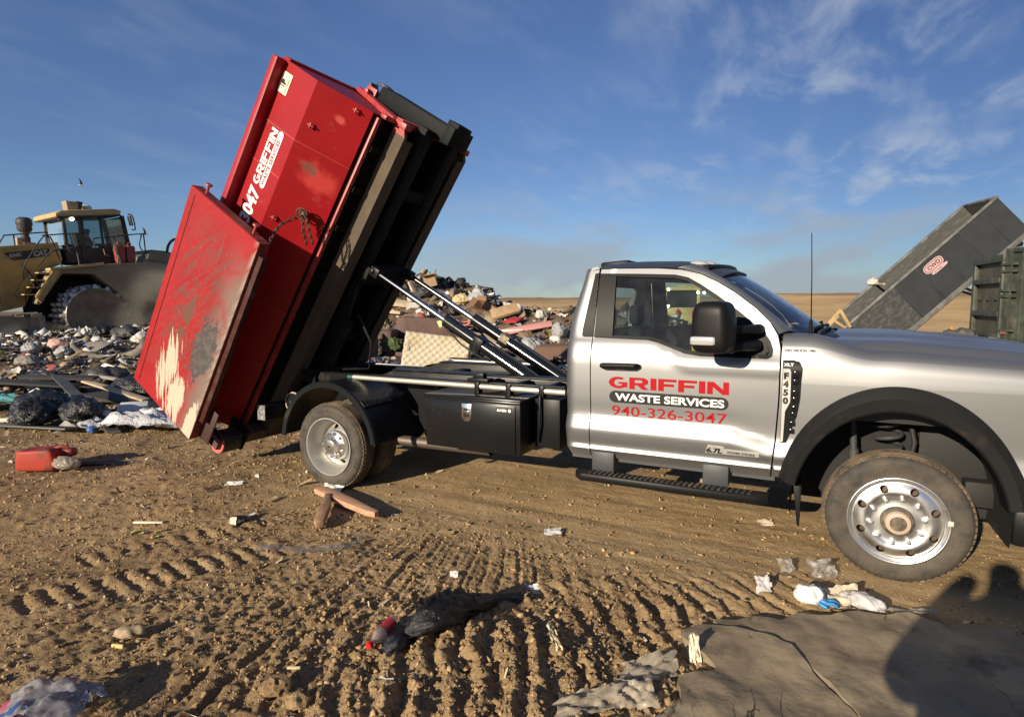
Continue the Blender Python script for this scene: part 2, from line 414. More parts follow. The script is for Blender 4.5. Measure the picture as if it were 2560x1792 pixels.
def height(x, y, fine=True):
    d, b = polar(x, y)
    h = .035 * fbm(x * .55, y * .55, 1, 3) * ss(1.2, 3.0, np.hypot(x + 1, (y) * 1.2) * .8)
    # falls away beyond the truck on the right, then a long rise to the skyline
    h = h - 1.05 * ss(15, 25, d) * ss(-9, -3, b)
    h = h + (3.0 * ss(60, 175, d) + 1.9 * ss(-9, -3, b) * ss(60, 150, d) + .95 * fbm(x * .022, y * .022, 3, 5) * ss(60, 150, d)) * ss(-60, -50, b) 
    h = h + .10 * fbm(x * .25, y * .25, 4, 4) * ss(20, 60, d)
    h = np.where(d > 190, h - (d - 190) * .012, h)
    # trash bench that carries the compactor
    h = h + .78 * ss(11.0, 18.5, d) * ss(-41, -49, b) * (1 - ss(30, 60, d))
    # the heap
    hx, hy = x + 14.9, y - 15.6
    u = hx * .80 + hy * -.60; v = hx * .60 + hy * .80
    heap = 2.55 * np.exp(-(np.where(u < 0, u / 7.5, u / 4.3))**2 - (v / 4.0)**2)
    heap = heap + .95 * np.exp(-((x + 8.2) / 4.2)**2 - ((y - 12.6) / 2.6)**2) + .75 * np.exp(-((x + 4.8) / 3.0)**2 - ((y - 12.4) / 2.2)**2)
    h = h + heap * ss(-58, -50, b) * (1 + .22 * fbm(x * .6, y * .6, 9, 3)) 
    tm = trash_mask(x, y)
    h = h + tm * (.13 * fbm(x * 1.1, y * 1.1, 21, 4) + .05)
    if not fine: return h
    nearw = 1 - ss(9, 16, d)
    # --- churned soil
    lane = ss(-2.0, -1.35, y + .25 * fbm(x * .5, y * .5, 31, 2)) * (1 - ss(.6, 1.6, y)) * ss(-6.2, -4.6, x)
    rough = (1 - .62 * lane)
    f1 = fbm(x * 3.2, y * 3.2, 11, 4, .55); f2 = fbm(x * 13, y * 13, 12, 3, .6)
    f3 = fbm(x * 34, y * 34, 16, 3, .7)
    cr = np.abs(fbm(x * 15, y * 15, 18, 4, .66)); crumb = .3 + .7 * ss(-.25, .35, fbm(x * 1.1, y * 1.1, 19, 3))
    h = h + nearw * rough * (.020 * f1 + .015 * np.abs(f2) + crumb * (.022 * cr + .0075 * f3))
    # streaks along the wheel lanes
    h = h + nearw * lane * (.0075 * fbm(x * .7, y * 9 + .5 * f1, 41, 3) - .012 * np.exp(-((y + 1.12) / .16)**2) - .010 * np.exp(-((y + .78) / .12)**2))
    # --- long scraper grooves fanning over the left foreground
    px_, py_ = -3.7, 1.2; rr = np.hypot(x - px_, y - py_); ph = np.arctan2(x - px_, -(y - py_))
    wob = .03 * fbm(x * .7, y * .7, 51, 2) + .004 * f1
    s = (ph + wob) * 4.6 / .135; tri = np.abs((s % 1) - .5) * 2; amp = .45 + .75 * vnoise(s.astype(int) * 1.7 if False else np.floor(s) * 1.7, rr * .8, 52)
    groove = (ss(.05, .40, tri) - .7) * amp
    mg = (1 - ss(-2.1, -1.3, y)) * (1 - ss(-2.05, -1.65, x)) * ss(-9, -7.2, x)
    gm = .30 + .70 * ss(-.35, .2, fbm(x * .8, y * .8, 57, 3)); h = h + .019 * groove * mg * gm * (1 - .4 * np.abs(f1))
    zs = (1 - ss(-1.5, .2, y)) * (1 - ss(-2.3, -1.7, x)) * ss(-11, -8.5, x) * (1 - .85 * lane); h = h + zs * (.011 * fbm(ph * 4.6 * 15, rr * 1.5, 58, 3, .6) + .007 * fbm(ph * 4.6 * 42, rr * 3.2, 59, 2))
    # streaks in front of the gate, nearly along the light
    s2 = (x * .88 - y * .47 + .25 * fbm(x * .6, y * .6, 55, 2)) / .20; h = h + .012 * (np.abs((s2 % 1) - .5) * 2 - .5) * ss(-2.3, -1.7, y) * (1 - ss(-.8, 0, y)) * (1 - ss(-5.0, -4.3, x)) * ss(-11, -8, x)
    # --- lug prints of a tracked machine
    for (x0, y0, ang, ln, wd, sp, am) in ((-4.50, -3.62, 60, 1.5, .17, .125, .026), (-4.85, -3.15, 62, 1.3, .12, .125, .018), (-1.95, -2.35, 33, 2.0, .26, .14, .020)):
        ca, sa = math.cos(rad(ang)), math.sin(rad(ang)); u = (x - x0) * ca + (y - y0) * sa; v = -(x - x0) * sa + (y - y0) * ca
        m = ss(-.1, .1, u) * (1 - ss(ln - .1, ln + .1, u)) * (1 - ss(wd * .75, wd * 1.1, np.abs(v) + .05 * f1))
        k = (u + .05 * f1 + .018 * f2 + .25 * v) / sp; h = h + m * am * (ss(.12, .70, np.abs((k % 1) - .5) * 2) - .62) * (.45 + .8 * vnoise(np.floor(k) * 2.3, v * 4, 63))
    # --- crumbly berm with grouser ridges along the bottom of the view
    mb_ = np.exp(-((x + 1.75) / .95)**2) * (1 - ss(-2.75, -2.25, y - .12 * (x + 1.75) + .12 * f1))
    h = h + .06 * mb_
    a2 = rad(122); q = (x * math.sin(a2) - y * math.cos(a2) + .045 * f1 + .022 * f2) / .135
    ridge = ss(.08, .85, np.abs((q % 1) - .5) * 2) * (.35 + .9 * vnoise(np.floor(q) * 3.1, (x * math.cos(a2) + y * math.sin(a2)) * 2.2, 66))
    mr = np.maximum(mb_, .85 * np.exp(-((x + 1.25) / .55)**2 - ((y + 2.15) / .45)**2))
    h = h + mr * (.040 * (ridge - .4) * (1 + .5 * f1) + .022 * np.abs(f2) + .010 * f3)
    # the wheels stand in slight ruts
    for wx, wy in ((0, -.92), (-4.455, -1.08), (-4.455, -.75), (0, .92), (-4.455, .92)):
        g = np.exp(-((x - wx) / .42)**2 - ((y - wy) / .22)**2); h = h * (1 - g) + g * .004
    return h
def H(x, y): return float(height(np.array([float(x)]), np.array([float(y)]))[0])

def np_mesh(name, verts, quads, tris=None):
    me = bpy.data.meshes.new(name); nq = len(quads) if quads is not None else 0; nt_ = len(tris) if tris is not None else 0
    me.vertices.add(len(verts)); me.vertices.foreach_set('co', np.asarray(verts, dtype=np.float32).ravel())
    loops = []; starts = []
    if nq: loops.append(np.asarray(quads).ravel()); starts.append(np.arange(nq) * 4)
    if nt_: loops.append(np.asarray(tris).ravel()); starts.append(nq * 4 + np.arange(nt_) * 3)
    lo = np.concatenate(loops).astype(np.int32); me.loops.add(len(lo)); me.loops.foreach_set('vertex_index', lo)
    st = np.concatenate(starts).astype(np.int32); me.polygons.add(len(st)); me.polygons.foreach_set('loop_start', st)
    try: me.polygons.foreach_set('loop_total', np.array([4] * nq + [3] * nt_, dtype=np.int32))
    except Exception: pass
    me.update(calc_edges=True); return me
def attr_f(me, name, v): a = me.attributes.new(name, 'FLOAT', 'POINT'); a.data.foreach_set('value', np.asarray(v, dtype=np.float32))
def attr_c(me, name, v):
    a = me.attributes.new(name, 'FLOAT_COLOR', 'POINT'); c = np.ones((len(v), 4), dtype=np.float32); c[:, :3] = v; a.data.foreach_set('color', c.ravel())

def soil_material():
    m = bpy.data.materials.new('soil'); m.use_nodes = True; nt = m.node_tree; N = nt.nodes; L = nt.links; b = N['Principled BSDF']; b.inputs['Roughness'].default_value = .95; S(b, 'Specular IOR Level').default_value = .15
    tc = N.new('ShaderNodeTexCoord'); geo = tc.outputs['Object']
    def noise(sc, det=6, rough=.6):
        n = N.new('ShaderNodeTexNoise'); L.new(geo, n.inputs['Vector']); n.inputs['Scale'].default_value = sc; n.inputs['Detail'].default_value = det; n.inputs['Roughness'].default_value = rough; return n.outputs['Fac']
    def rng(v, a, c):
        n = N.new('ShaderNodeMapRange'); L.new(v, n.inputs[0]); n.inputs[1].default_value = a; n.inputs[2].default_value = c; return n.outputs[0]
    def mix(f, a, c):
        n = N.new('ShaderNodeMix'); n.data_type = 'RGBA'; L.new(f, n.inputs[0])
        for v, i in ((a, 6), (c, 7)):
            if isinstance(v, tuple): n.inputs[i].default_value = (*v, 1)
            else: L.new(v, n.inputs[i])
        return n.outputs[2]
    def at(nm):
        a = N.new('ShaderNodeAttribute'); a.attribute_name = nm; return a.outputs['Fac']
    c = mix(rng(noise(.7, 5), .35, .68), (.40, .275, .145), (.325, .218, .112))
    c = mix(rng(noise(5, 7), .45, .72), c, (.48, .345, .19)); c = mix(rng(noise(24, 6), .52, .75), c, (.225, .145, .075))
    c = mix(rng(noise(.45, 4), .44, .62), c, (.235, .155, .082)); c = mix(rng(noise(110, 4), .64, .70), c, (.60, .48, .32)); c = mix(rng(noise(85, 4), .40, .33), c, (.12, .08, .045)); c = mix(at('lane'), c, mix(rng(noise(3, 6), .4, .65), (.49, .35, .19), (.39, .27, .14)))
    c = mix(at('tr'), c, mix(rng(noise(4, 8), .4, .62), (.10, .07, .046), (.20, .145, .10)))
    c = mix(at('far'), c, mix(rng(noise(.12, 8), .40, .62), (.62, .425, .205), (.47, .315, .15)))  # far field coloured brighter, standing in for low sun caught by upright grass
    c = mix(at('crest'), c, (.27, .17, .095))
    L.new(c, b.inputs['Base Color'])
    bp = N.new('ShaderNodeBump'); bp.inputs['Strength'].default_value = .9; bp.inputs['Distance'].default_value = .016; L.new(noise(62, 9, .72), bp.inputs['Height']); L.new(bp.outputs[0], b.inputs['Normal'])
    return m
SOIL = soil_material()
def build_ground():
    vb = math.degrees(YAW)
    r = [.9]
    while r[-1] < 7000:
        q = r[-1]; k = .0036 if q < 5.5 else .0055 if q < 9 else .009 if q < 18 else .013 if q < 60 else .035 if q < 250 else .09; r.append(q * (1 + k))
    r = np.array(r)
    fine = np.arange(-46.5, 46.5, .185); coarse = np.arange(46.5, 313.5, 5.0); ang = np.concatenate([fine, coarse]) + vb
    A = np.radians(ang); R, T = np.meshgrid(r, A, indexing='ij'); X = CAM.x + R * np.sin(T); Y = CAM.y + R * np.cos(T)
    Z = height(X.ravel(), Y.ravel()); nr, na = R.shape
    v = np.stack([X.ravel(), Y.ravel(), Z], 1); v = np.vstack([v, [[CAM.x, CAM.y, H(CAM.x, CAM.y)]]])
    i = np.arange(nr - 1)[:, None]; j = np.arange(na)[None, :]; j2 = (j + 1) % na
    quads = np.stack([i * na + j, i * na + j2, (i + 1) * na + j2, (i + 1) * na + j], -1).reshape(-1, 4)
    jj = np.arange(na); tris = np.stack([np.full(na, nr * na), (jj + 1) % na, jj], -1)
    me = np_mesh('ground', v, quads[:, ::-1], tris); me.materials.append(SOIL)
    x, y = v[:, 0], v[:, 1]; d, b = polar(x, y)
    attr_f(me, 'tr', trash_mask(x, y)); attr_f(me, 'far', ss(16, 26, d) * (1 - trash_mask(x, y)) * .95)
    attr_f(me, 'crest', ss(118, 150, d + 30 * fbm(x * .03, y * .03, 77, 3)) * .75 * ss(.3, .7, vnoise(x * .05, y * .05, 78) + .25))
    attr_f(me, 'lane', ss(-1.9, -1.45, y + .3 * fbm(x * .5, y * .5, 31, 2)) * (1 - ss(.4, 1.4, y)) * ss(-6.0, -4.6, x) * (.35 + .65 * vnoise(x * .8, y * 7, 33)) * .9)
    return structure(finish('ground', me, None, sharp=0 or 180))
ground = build_ground()

# ---------------------------------------------------------------- loose clods and litter (nobody could count them)
rng_ = np.random.default_rng(11)
def ico():
    bm = bmesh.new(); bmesh.ops.create_icosphere(bm, subdivisions=1, radius=1); v = np.array([p.co[:] for p in bm.verts]); f = np.array([[q.index for q in p.verts] for p in bm.faces]); bm.free(); return v, f
ICO_V, ICO_F = ico()
def rand_rot(n, rng=rng_):
    q = rng.normal(size=(n, 4)); q /= np.linalg.norm(q, axis=1)[:, None]; w, x, y, z = q.T
    return np.stack([np.stack([1 - 2 * (y * y + z * z), 2 * (x * y - z * w), 2 * (x * z + y * w)], -1), np.stack([2 * (x * y + z * w), 1 - 2 * (x * x + z * z), 2 * (y * z - x * w)], -1), np.stack([2 * (x * z - y * w), 2 * (y * z + x * w), 1 - 2 * (x * x + y * y)], -1)], 1)
def tilt_rot(n, maxtilt, rng=rng_):
    """random heading, lying within maxtilt of flat"""
    a = rng.uniform(0, 2 * np.pi, n); t = rng.uniform(0, maxtilt, n); b = rng.uniform(0, 2 * np.pi, n)
    Rz = np.zeros((n, 3, 3)); Rz[:, 0, 0] = np.cos(a); Rz[:, 0, 1] = -np.sin(a); Rz[:, 1, 0] = np.sin(a); Rz[:, 1, 1] = np.cos(a); Rz[:, 2, 2] = 1
    k = np.stack([np.cos(b), np.sin(b), np.zeros(n)], 1); K = np.zeros((n, 3, 3)); K[:, 0, 2] = k[:, 1]; K[:, 1, 2] = -k[:, 0]; K[:, 2, 0] = -k[:, 1]; K[:, 2, 1] = k[:, 0]
    I = np.eye(3)[None]; Rt = I + np.sin(t)[:, None, None] * K + (1 - np.cos(t))[:, None, None] * (K @ K); return Rt @ Rz
def scatter(name, tv, tf, pos, scl, rot, jitter, cols, mat, label=None):
    n = len(pos); k = len(tv); V_ = tv[None] + rng_.normal(0, jitter, (n, k, 3)) if jitter else np.repeat(tv[None], n, 0)
    V_ = V_ * scl[:, None, :]; V_ = np.einsum('nij,nkj->nki', rot, V_) + pos[:, None, :]
    F_ = (tf[None] + (np.arange(n) * k)[:, None, None]).reshape(-1, tf.shape[1])
    C_ = np.repeat(cols, k, 0); return V_.reshape(-1, 3), F_, C_
def view_points(n, r0, r1, power, spread=44, rng=rng_):
    u = rng.random(n); r = (r0**power + u * (r1**power - r0**power))**(1 / power); a = np.radians(math.degrees(YAW) + rng.uniform(-spread, spread, n))
    return CAM.x + r * np.sin(a), CAM.y + r * np.cos(a), r
def clods():
    x, y, r = view_points(90000, 2.1, 13, .9); keep = (rng_.random(len(x)) < .35 + .65 * vnoise(x * 1.3, y * 1.3, 91)) & ~((y > -1.35) & (y < .8) & (x > -4.8) & (rng_.random(len(x)) < .6))
    x, y, r = x[keep], y[keep], r[keep]; n = len(x); s = np.clip(.0026 * rng_.pareto(2.2, n) + .0028, .0028, .0135) * (.75 + .06 * r)
    berm = np.exp(-((x + 1.75) / 1.0)**2) * (y < -2.3); s = s * (1 + .45 * berm)
    z = height(x, y) + s * .25; sc = np.stack([s * rng_.uniform(.7, 1.4, n), s * rng_.uniform(.7, 1.3, n), s * rng_.uniform(.5, 1.0, n)], 1)
    base = np.array([.33, .225, .12])[None] * rng_.uniform(.6, 1.35, (n, 1)) * np.array([1, 1, 1]); 
    v, f, c = scatter('c', ICO_V, ICO_F, np.stack([x, y, z], 1), sc, rand_rot(n), .30, base, None)
    me = np_mesh('soil_clods', v, None, f); attr_c(me, 'col', c); me.materials.append(pmat('clod', (.2, .14, .09), .95, attr='col', bump=.4, bscale=90, spec=.1)); o = finish('soil_clods', me, None, sharp=0)
    tag(o, 'crumbs and clods of dry brown soil strewn over the churned ground', 'soil clods', kind='stuff')
clods()
# =================================================================== the hooklift pickup
truck = thing('hooklift_truck', 'silver single-cab pickup with black hooklift frame tipping the red container', 'truck', (-2.0, 0, 0))
def near(x, z, off=0.0): return (x, -side_w(x, z) - off, z)

DOOR = [(-1.962, 1.973), (-1.969, 1.458), (-1.969, .889), (-1.972, .553), (-1.346, .556), (-.719, .552), (-.712, .64), (-.698, .795), (-.684, 1.075), (-.682, 1.34), (-.684, 1.416), (-.703, 1.500), (-.754, 1.585), (-.847, 1.678), (-.98, 1.781), (-1.10, 1.857), (-1.225, 1.918), (-1.36, 1.951), (-1.53, 1.966), (-1.79, 1.972)]
WIN = [(-1.955, 1.936), (-1.955, 1.462), (-1.56, 1.455), (-1.485, 1.440), (-1.38, 1.402), (-1.29, 1.369), (-1.186, 1.355), (-.760, 1.352), (-.735, 1.365), (-.731, 1.404), (-.750, 1.46), (-.785, 1.510), (-.946, 1.646), (-1.102, 1.762), (-1.222, 1.842), (-1.307, 1.890), (-1.40, 1.912), (-1.653, 1.924)]
CRZ = (.598, .618, .634, .65, .70, .768, .80, .853, .867, .89, 1.375, 1.425, 1.445)

def body_door(sgn):
    mb = MB(); panel(mb, DOOR, [WIN], lambda x, z: near(x, z), .035, flange=(0, .035, 0), vlines=CRZ)
    if sgn > 0:
        mb.v = [Vector((p.x, -p.y, p.z)) for p in mb.v]; mb.f = [tuple(reversed(f)) for f in mb.f]
    d = mb.build('door', SILVER, truck, sharp=38, recalc=False)
    M = Matrix.Scale(-1, 4, (0, 1, 0)) if sgn > 0 else None
    def ring(outer, inner, off0, name, mat):
        m = MB(M); a = resample(outer, .03); vs = []; n = len(a); cx = sum(p[0] for p in outer) / len(outer); cz = sum(p[1] for p in outer) / len(outer)
        for x, z in a: vs.append(near(x, z, off0))
        for x, z in a: vs.append(near(x, z, -.012))
        return m, vs, n
    # window seal: a black band round the opening
    m = MB(M); mids = smooth_line([(x, z) for x, z in WIN], 1, True)
    def shrink(poly, d):
        n = len(poly); out = []
        for i in range(n):
            a = Vector(poly[i - 1]); b = Vector(poly[i]); c = Vector(poly[(i + 1) % n])
            t1 = (b - a).normalized(); t2 = (c - b).normalized(); nn = Vector((-(t1.y + t2.y), t1.x + t2.x))
            if nn.length < 1e-6: nn = Vector((-t1.y, t1.x))
            nn.normalize(); out.append((b.x + nn.x * d, b.y + nn.y * d))
        return out
    area = sum(WIN[i - 1][0] * WIN[i][1] - WIN[i][0] * WIN[i - 1][1] for i in range(len(WIN)))
    sg = 1 if area > 0 else -1
    outp = shrink(WIN, -sg * .006); inn = shrink(WIN, sg * .020)
    panel(m, outp, [inn], lambda x, z: near(x, z, .004), .03, flange=(0, .03, 0))
    m.build('window_seal', BLACKP, d, recalc=False)
    # black pillar cover at the rear of the window
    m = MB(M); panel(m, [(-1.9645, 1.466), (-1.822, 1.466), (-1.836, 1.932), (-1.9625, 1.937)], [], lambda x, z: near(x, z, .006), .06, flange=(0, .03, 0)); m.build('pillar_cover', BLACKP, d, recalc=False)
    m = MB(M); panel(m, inn, [], lambda x, z: near(x, z, -.012), .08); m.build('window_pane', LENSG, d, recalc=False)
    # mirror sail
    m = MB(M); panel(m, [(-.965, 1.372), (-.775, 1.372), (-.752, 1.395), (-.768, 1.455), (-.80, 1.497), (-.94, 1.612), (-.955, 1.622), (-.965, 1.61)], [], lambda x, z: near(x, z, .008), .05, flange=(0, .03, 0)); m.build('mirror_sail', BLACKP, d, recalc=False)
    # handle
    h = MB(M); h.tube([near(-1.875, 1.257, .02), near(-1.86, 1.258, .045), near(-1.74, 1.262, .052), near(-1.63, 1.262, .045), near(-1.607, 1.262, .02)], [.020, .023, .023, .023, .020], 10)
    ho = h.build('door_handle', BLACKP, d)
    h = MB(M); pl = [(-1.741 + .068 * math.cos(a), 1.262 + .040 * math.sin(a)) for a in np.linspace(0, 2 * math.pi, 20)[:-1]]
    panel(h, pl, [], lambda x, z: near(x, z, .003), .03); h.build('handle_cup', pmat('silver_shade', (.42, .42, .41), .35, .9), ho, recalc=False)
    return d
door = body_door(-1); door_far = body_door(1)

# lettering on the near door
def on_door(x0, z0, off=.0035, slope=0.0): return lambda u, v: near(x0 + u, z0 + v + slope * u, off)
def letter_blocks(mb, x0, z0, w, h, fm, mi=0):
    """heavy extended capitals GRIFFIN drawn as outlines"""
    def arc(cx, cy, rx, ry, a, b, n=10): return [(cx + rx * math.cos(rad(a + (b - a) * i / n)), cy + ry * math.sin(rad(a + (b - a) * i / n))) for i in range(n + 1)]
    G = arc(.5, .5, .5, .5, 48, 312, 22) + [(.98, .10), (.98, .56), (.52, .56), (.52, .40), (.70, .40), (.70, .27)] + arc(.52, .5, .24, .29, 300, 60, 14)
    Rr = [(0, 0), (.28, 0), (.28, .34), (.42, .34), (.68, 0), (1.0, 0), (.74, .36)] + arc(.66, .67, .32, .33, -60, 90, 10) + [(0, 1)]
    RH = [(.28, .55), (.28, .79), (.56, .79), (.66, .75), (.68, .67), (.66, .59), (.56, .55)]
    I = [(0, 0), (.30, 0), (.30, 1), (0, 1)]
    Fl = [(0, 0), (.28, 0), (.28, .38), (.78, .38), (.78, .60), (.28, .60), (.28, .78), (.90, .78), (.90, 1), (0, 1)]
    Nn = [(0, 0), (.26, 0), (.26, .60), (.70, 0), (1, 0), (1, 1), (.74, 1), (.74, .40), (.30, 1), (0, 1)]
    seq = [(G, None, 1.0), (Rr, RH, 1.0), (I, None, .30), (Fl, None, .90), (Fl, None, .90), (I, None, .30), (Nn, None, 1.0)]
    gap = .09; tot = sum(s[2] for s in seq) + gap * (len(seq) - 1); k = w / tot; x = 0
    for poly, hole, ww in seq:
        pp = [((x + p[0]) * k, p[1] * h) for p in poly]; hh = [[((x + p[0]) * k, p[1] * h) for p in hole]] if hole else []
        panel(mb, pp, hh, lambda u, v: fm(x0 + u, z0 + v), .06, mi=mi); x += ww + gap
def pill(x0, x1, z0, z1, n=10):
    r = (z1 - z0) / 2; c = (z0 + z1) / 2
    return [(x1 - r + r * math.cos(a), c + r * math.sin(a)) for a in np.linspace(-math.pi / 2, math.pi / 2, n)] + [(x0 + r + r * math.cos(a), c + r * math.sin(a)) for a in np.linspace(math.pi / 2, 1.5 * math.pi, n)]
m = MB(); letter_blocks(m, -1.828, 1.092, .840, .086, lambda x, z: near(x, z, .003)); m.build('door_lettering', RED, door, recalc=False, sharp=0)
m = MB(); panel(m, pill(-1.825, -.988, .985, 1.073), [], lambda x, z: near(x, z, .003), .05); pl = m.build('lettering_panel', INK, door, recalc=False, sharp=0)
m = MB(); bb = text_mesh(MB(), 'WASTE SERVICES', .072, lambda u, v: (u, v, 0), .0022, 1.0); k = .745 / (bb[1] - bb[0])
text_mesh(m, 'WASTE SERVICES', .074, lambda u, v: near(-1.780 + (u - bb[0]) * k, 1.003 + v, .006), .0022, 1.0); m.build('panel_lettering', WHITE, pl, recalc=False, sharp=0)
m = MB(); bb = text_mesh(MB(), '940-326-3047', .10, lambda u, v: (u, v, 0), 0, 1.0); k = .785 / (bb[1] - bb[0])
text_mesh(m, '940-326-3047', .103, lambda u, v: near(-1.806 + (u - bb[0]) * k, .890 + v, .0035), .0004, 1.0); m.build('phone_lettering', RED, door, recalc=False, sharp=0)
m = MB(); text_mesh(m, '6.7L', .046, lambda u, v: near(-1.125 + u * 1.3, .690 + v, .010), .002, 1.0, shear=.2); b1 = m.build('engine_badge', INK, door, recalc=False, sharp=0)
m = MB(); panel(m, [(-1.13, .682), (-.785, .690), (-.785, .718), (-1.0, .722), (-1.01, .738), (-1.115, .738)], [], lambda x, z: near(x, z, .007), .05, flange=(0, .01, 0)); m.build('badge_plate', MATS['satin_plate'] if 'satin_plate' in MATS else pmat('satin_plate', (.62, .61, .58), .38, .55), b1, recalc=False)
m = MB(); text_mesh(m, 'POWER STROKE', .021, lambda u, v: near(-.985 + u * 1.12, .694 + v, .0095), .0006); m.build('badge_lettering', INK, b1, recalc=False, sharp=0)

# ---- cab: quarter panels, pillars, roof, back wall, sills
cab = MB()
def qmap(x, z):
    y = -side_w(x, z); r = .085; t = (-2.105 - x) / r
    if t > 0: t = min(1, t); y += r * (1 - math.sqrt(max(0, 1 - t * t)))
    lean = .085 * sstep(1.5, 2.0, z)
    return (x + lean * sstep(-1.98, -2.19, x) , y, z)
panel(cab, [(-1.978, 1.985), (-2.0, 1.995), (-2.19, 1.97), (-2.19, 1.5), (-2.19, .9), (-2.183, .64), (-2.14, .556), (-1.980, .554), (-1.977, .9), (-1.977, 1.458)], [], qmap, .03, flange=(.0, .04, 0), vlines=CRZ)
# roof
def zroof(x, y):
    a = abs(y); c = pchip([-2.13, -2.11, -2.08, -2.03, -1.96, -1.75, -1.45, -1.32, -1.22, -1.10], [1.88, 1.945, 1.99, 2.024, 2.042, 2.055, 2.048, 2.028, 1.998, 1.945], x)
    e = pchip([-2.13, -2.09, -2.04, -1.97, -1.7, -1.45, -1.3, -1.2, -1.10], [1.86, 1.925, 1.958, 1.974, 1.976, 1.968, 1.950, 1.922, 1.872], x)
    t = a / .80; return e + (c - e) * (1 - t**3.2) if a < .80 else e
rows = []
for i in range(25):
    x = -2.118 + i * (1.008 / 24); row = []
    for k in range(41):
        t = -1 + 2 * k / 40; w = .806 if x < -1.45 else .806 - .0
        w -= .075 * sstep(-2.02, -2.118, x); y = w * t; bow = .10 * (1 - t * t) * sstep(-1.5, -1.11, x)
        row.append((x + bow, y, zroof(x, y)))
    rows.append(row)
loft(cab, rows)
# A pillars (near one, mirrored below)
pa = [(-1.40, 1.962), (-1.36, 1.958), (-1.225, 1.925), (-1.10, 1.864), (-.98, 1.788), (-.847, 1.685), (-.754, 1.592), (-.695, 1.508)]
pb = [(-1.25, 1.975, -.70), (-1.19, 1.955, -.70), (-1.12, 1.905, -.715), (-1.05, 1.86, -.722), (-.97, 1.80, -.73), (-.83, 1.695, -.745), (-.72, 1.61, -.757), (-.60, 1.512, -.775)]
rows = []
for (x, z), q in zip(pa, pb):
    a = Vector((x, -side_w(x, z) + .004, z)); b = Vector((q[0], q[2], q[1])); row = []
    for k in range(6):
        t = k / 5; p = a.lerp(b, t); p += Vector((.02, -.035, .03)) * (4 * t * (1 - t)) * .6; row.append(tuple(p))
    rows.append(row)
loft(cab, rows)
# sill under the doors
loft(cab, [[(x, -side_w(x, .545) + .02, .556), (x, -side_w(x, .545) + .03, .52), (x, -.80, .52)] for x in (-2.14, -1.4, -.69)])
n0 = len(cab.v)
side = MB(); side.v = [p for p in cab.v]; side.f = list(cab.f); side.m = list(cab.m)
# mirror everything except the roof
cab.mirror()
cb = cab.build('cab', SILVER, truck, sharp=40, recalc=True)
m = MB(); yz = [(-.85, .60), (.85, .60), (.85, 1.45), (.745, 1.94), (-.745, 1.94), (-.85, 1.45)]
panel(m, yz, [[(-.70, 1.47), (.70, 1.47), (.63, 1.86), (-.63, 1.86)]], lambda y, z: (-2.176 + .085 * sstep(1.5, 2.0, z), y, z), .10, flange=(.04, 0, 0)); m.build('rear_wall', SILVER, cb, recalc=False)
m = MB(); panel(m, [(-.84, .62), (.84, .62), (.84, 1.45), (.74, 1.93), (-.74, 1.93), (-.84, 1.45)], [[(-.69, 1.48), (.69, 1.48), (.62, 1.85), (-.62, 1.85)]], lambda y, z: (-2.13 + .085 * sstep(1.5, 2.0, z), y, z), .12); m.build('rear_lining', INTER, cb, recalc=False)
for sg in (-1, 1):
    m = MB(Matrix.Scale(-1, 4, (0, 1, 0)) if sg > 0 else None); panel(m, [(-2.10, .62), (-.72, .62), (-.72, 1.33), (-1.28, 1.345), (-1.5, 1.42), (-2.10, 1.44)], [], lambda x, z: (x, -side_w(x, z) + .055, z), .12, flip=True); panel(m, [(-2.08, 1.44), (-1.97, 1.44), (-1.97, 1.93), (-2.04, 1.93)], [], lambda x, z: (x, -side_w(x, z) + .05, z), .12, flip=True); m.build('door_lining', INTER, cb, recalc=False)
m = MB(); panel(m, [(-.71, 1.46), (.71, 1.46), (.64, 1.87), (-.64, 1.87)], [], lambda y, z: (-2.160 + .085 * sstep(1.5, 2.0, z), y, z), .15); m.build('rear_window', LENSG, cb, recalc=False)
for sg in (-1, 1):
    m = MB(Matrix.Scale(-1, 4, (0, 1, 0)) if sg > 0 else None); panel(m, [(-2.048, 1.462), (-1.9785, 1.462), (-1.9795, 1.945), (-2.008, 1.94), (-2.036, 1.75), (-2.060, 1.52), (-2.060, 1.475)], [], lambda x, z: (qmap(x, z)[0], qmap(x, z)[1] - .005, z), .05, flange=(0, .02, 0))
    m.build('pillar_cover', BLACKP, cb, recalc=False)
# windscreen with a forward bow
top = lambda t: Vector((-1.19 + .10 * (1 - t * t), .70 * t, 1.955 + .022 * (1 - t * t)))
bot = lambda t: Vector((-.60 + .20 * (1 - t * t), .775 * t, 1.505 + .004 * (1 - t * t)))
rows = []
for i in range(13):
    s = i / 12; rows.append([tuple(top(-1 + 2 * k / 24).lerp(bot(-1 + 2 * k / 24), s) + Vector((.5, 0, .62)) * .018 * 4 * s * (1 - s)) for k in range(25)])
m = MB(); loft(m, rows); ws = m.build('windscreen', WSGLASS, truck, recalc=True, sharp=0)
m = MB(); m.tube([tuple(top(t) + Vector((-.015, 0, .012))) for t in np.linspace(-1, 1, 17)], .022, 8); m.build('windscreen_trim', BLACKP, ws)
m = MB(); m.obx((-1.04, -.02, 1.855), (.05, 0, .01), (0, .24, 0), (0, 0, .07)); m.tube([(-1.09, -.02, 1.93), (-1.04, -.02, 1.86)], .012, 8); m.obx((-1.085, -.02, 1.92), (.12, 0, -.09), (0, .12, 0), (.03, 0, .04)); m.build('rear_view_mirror', BLACKP, truck, bevel=.01)
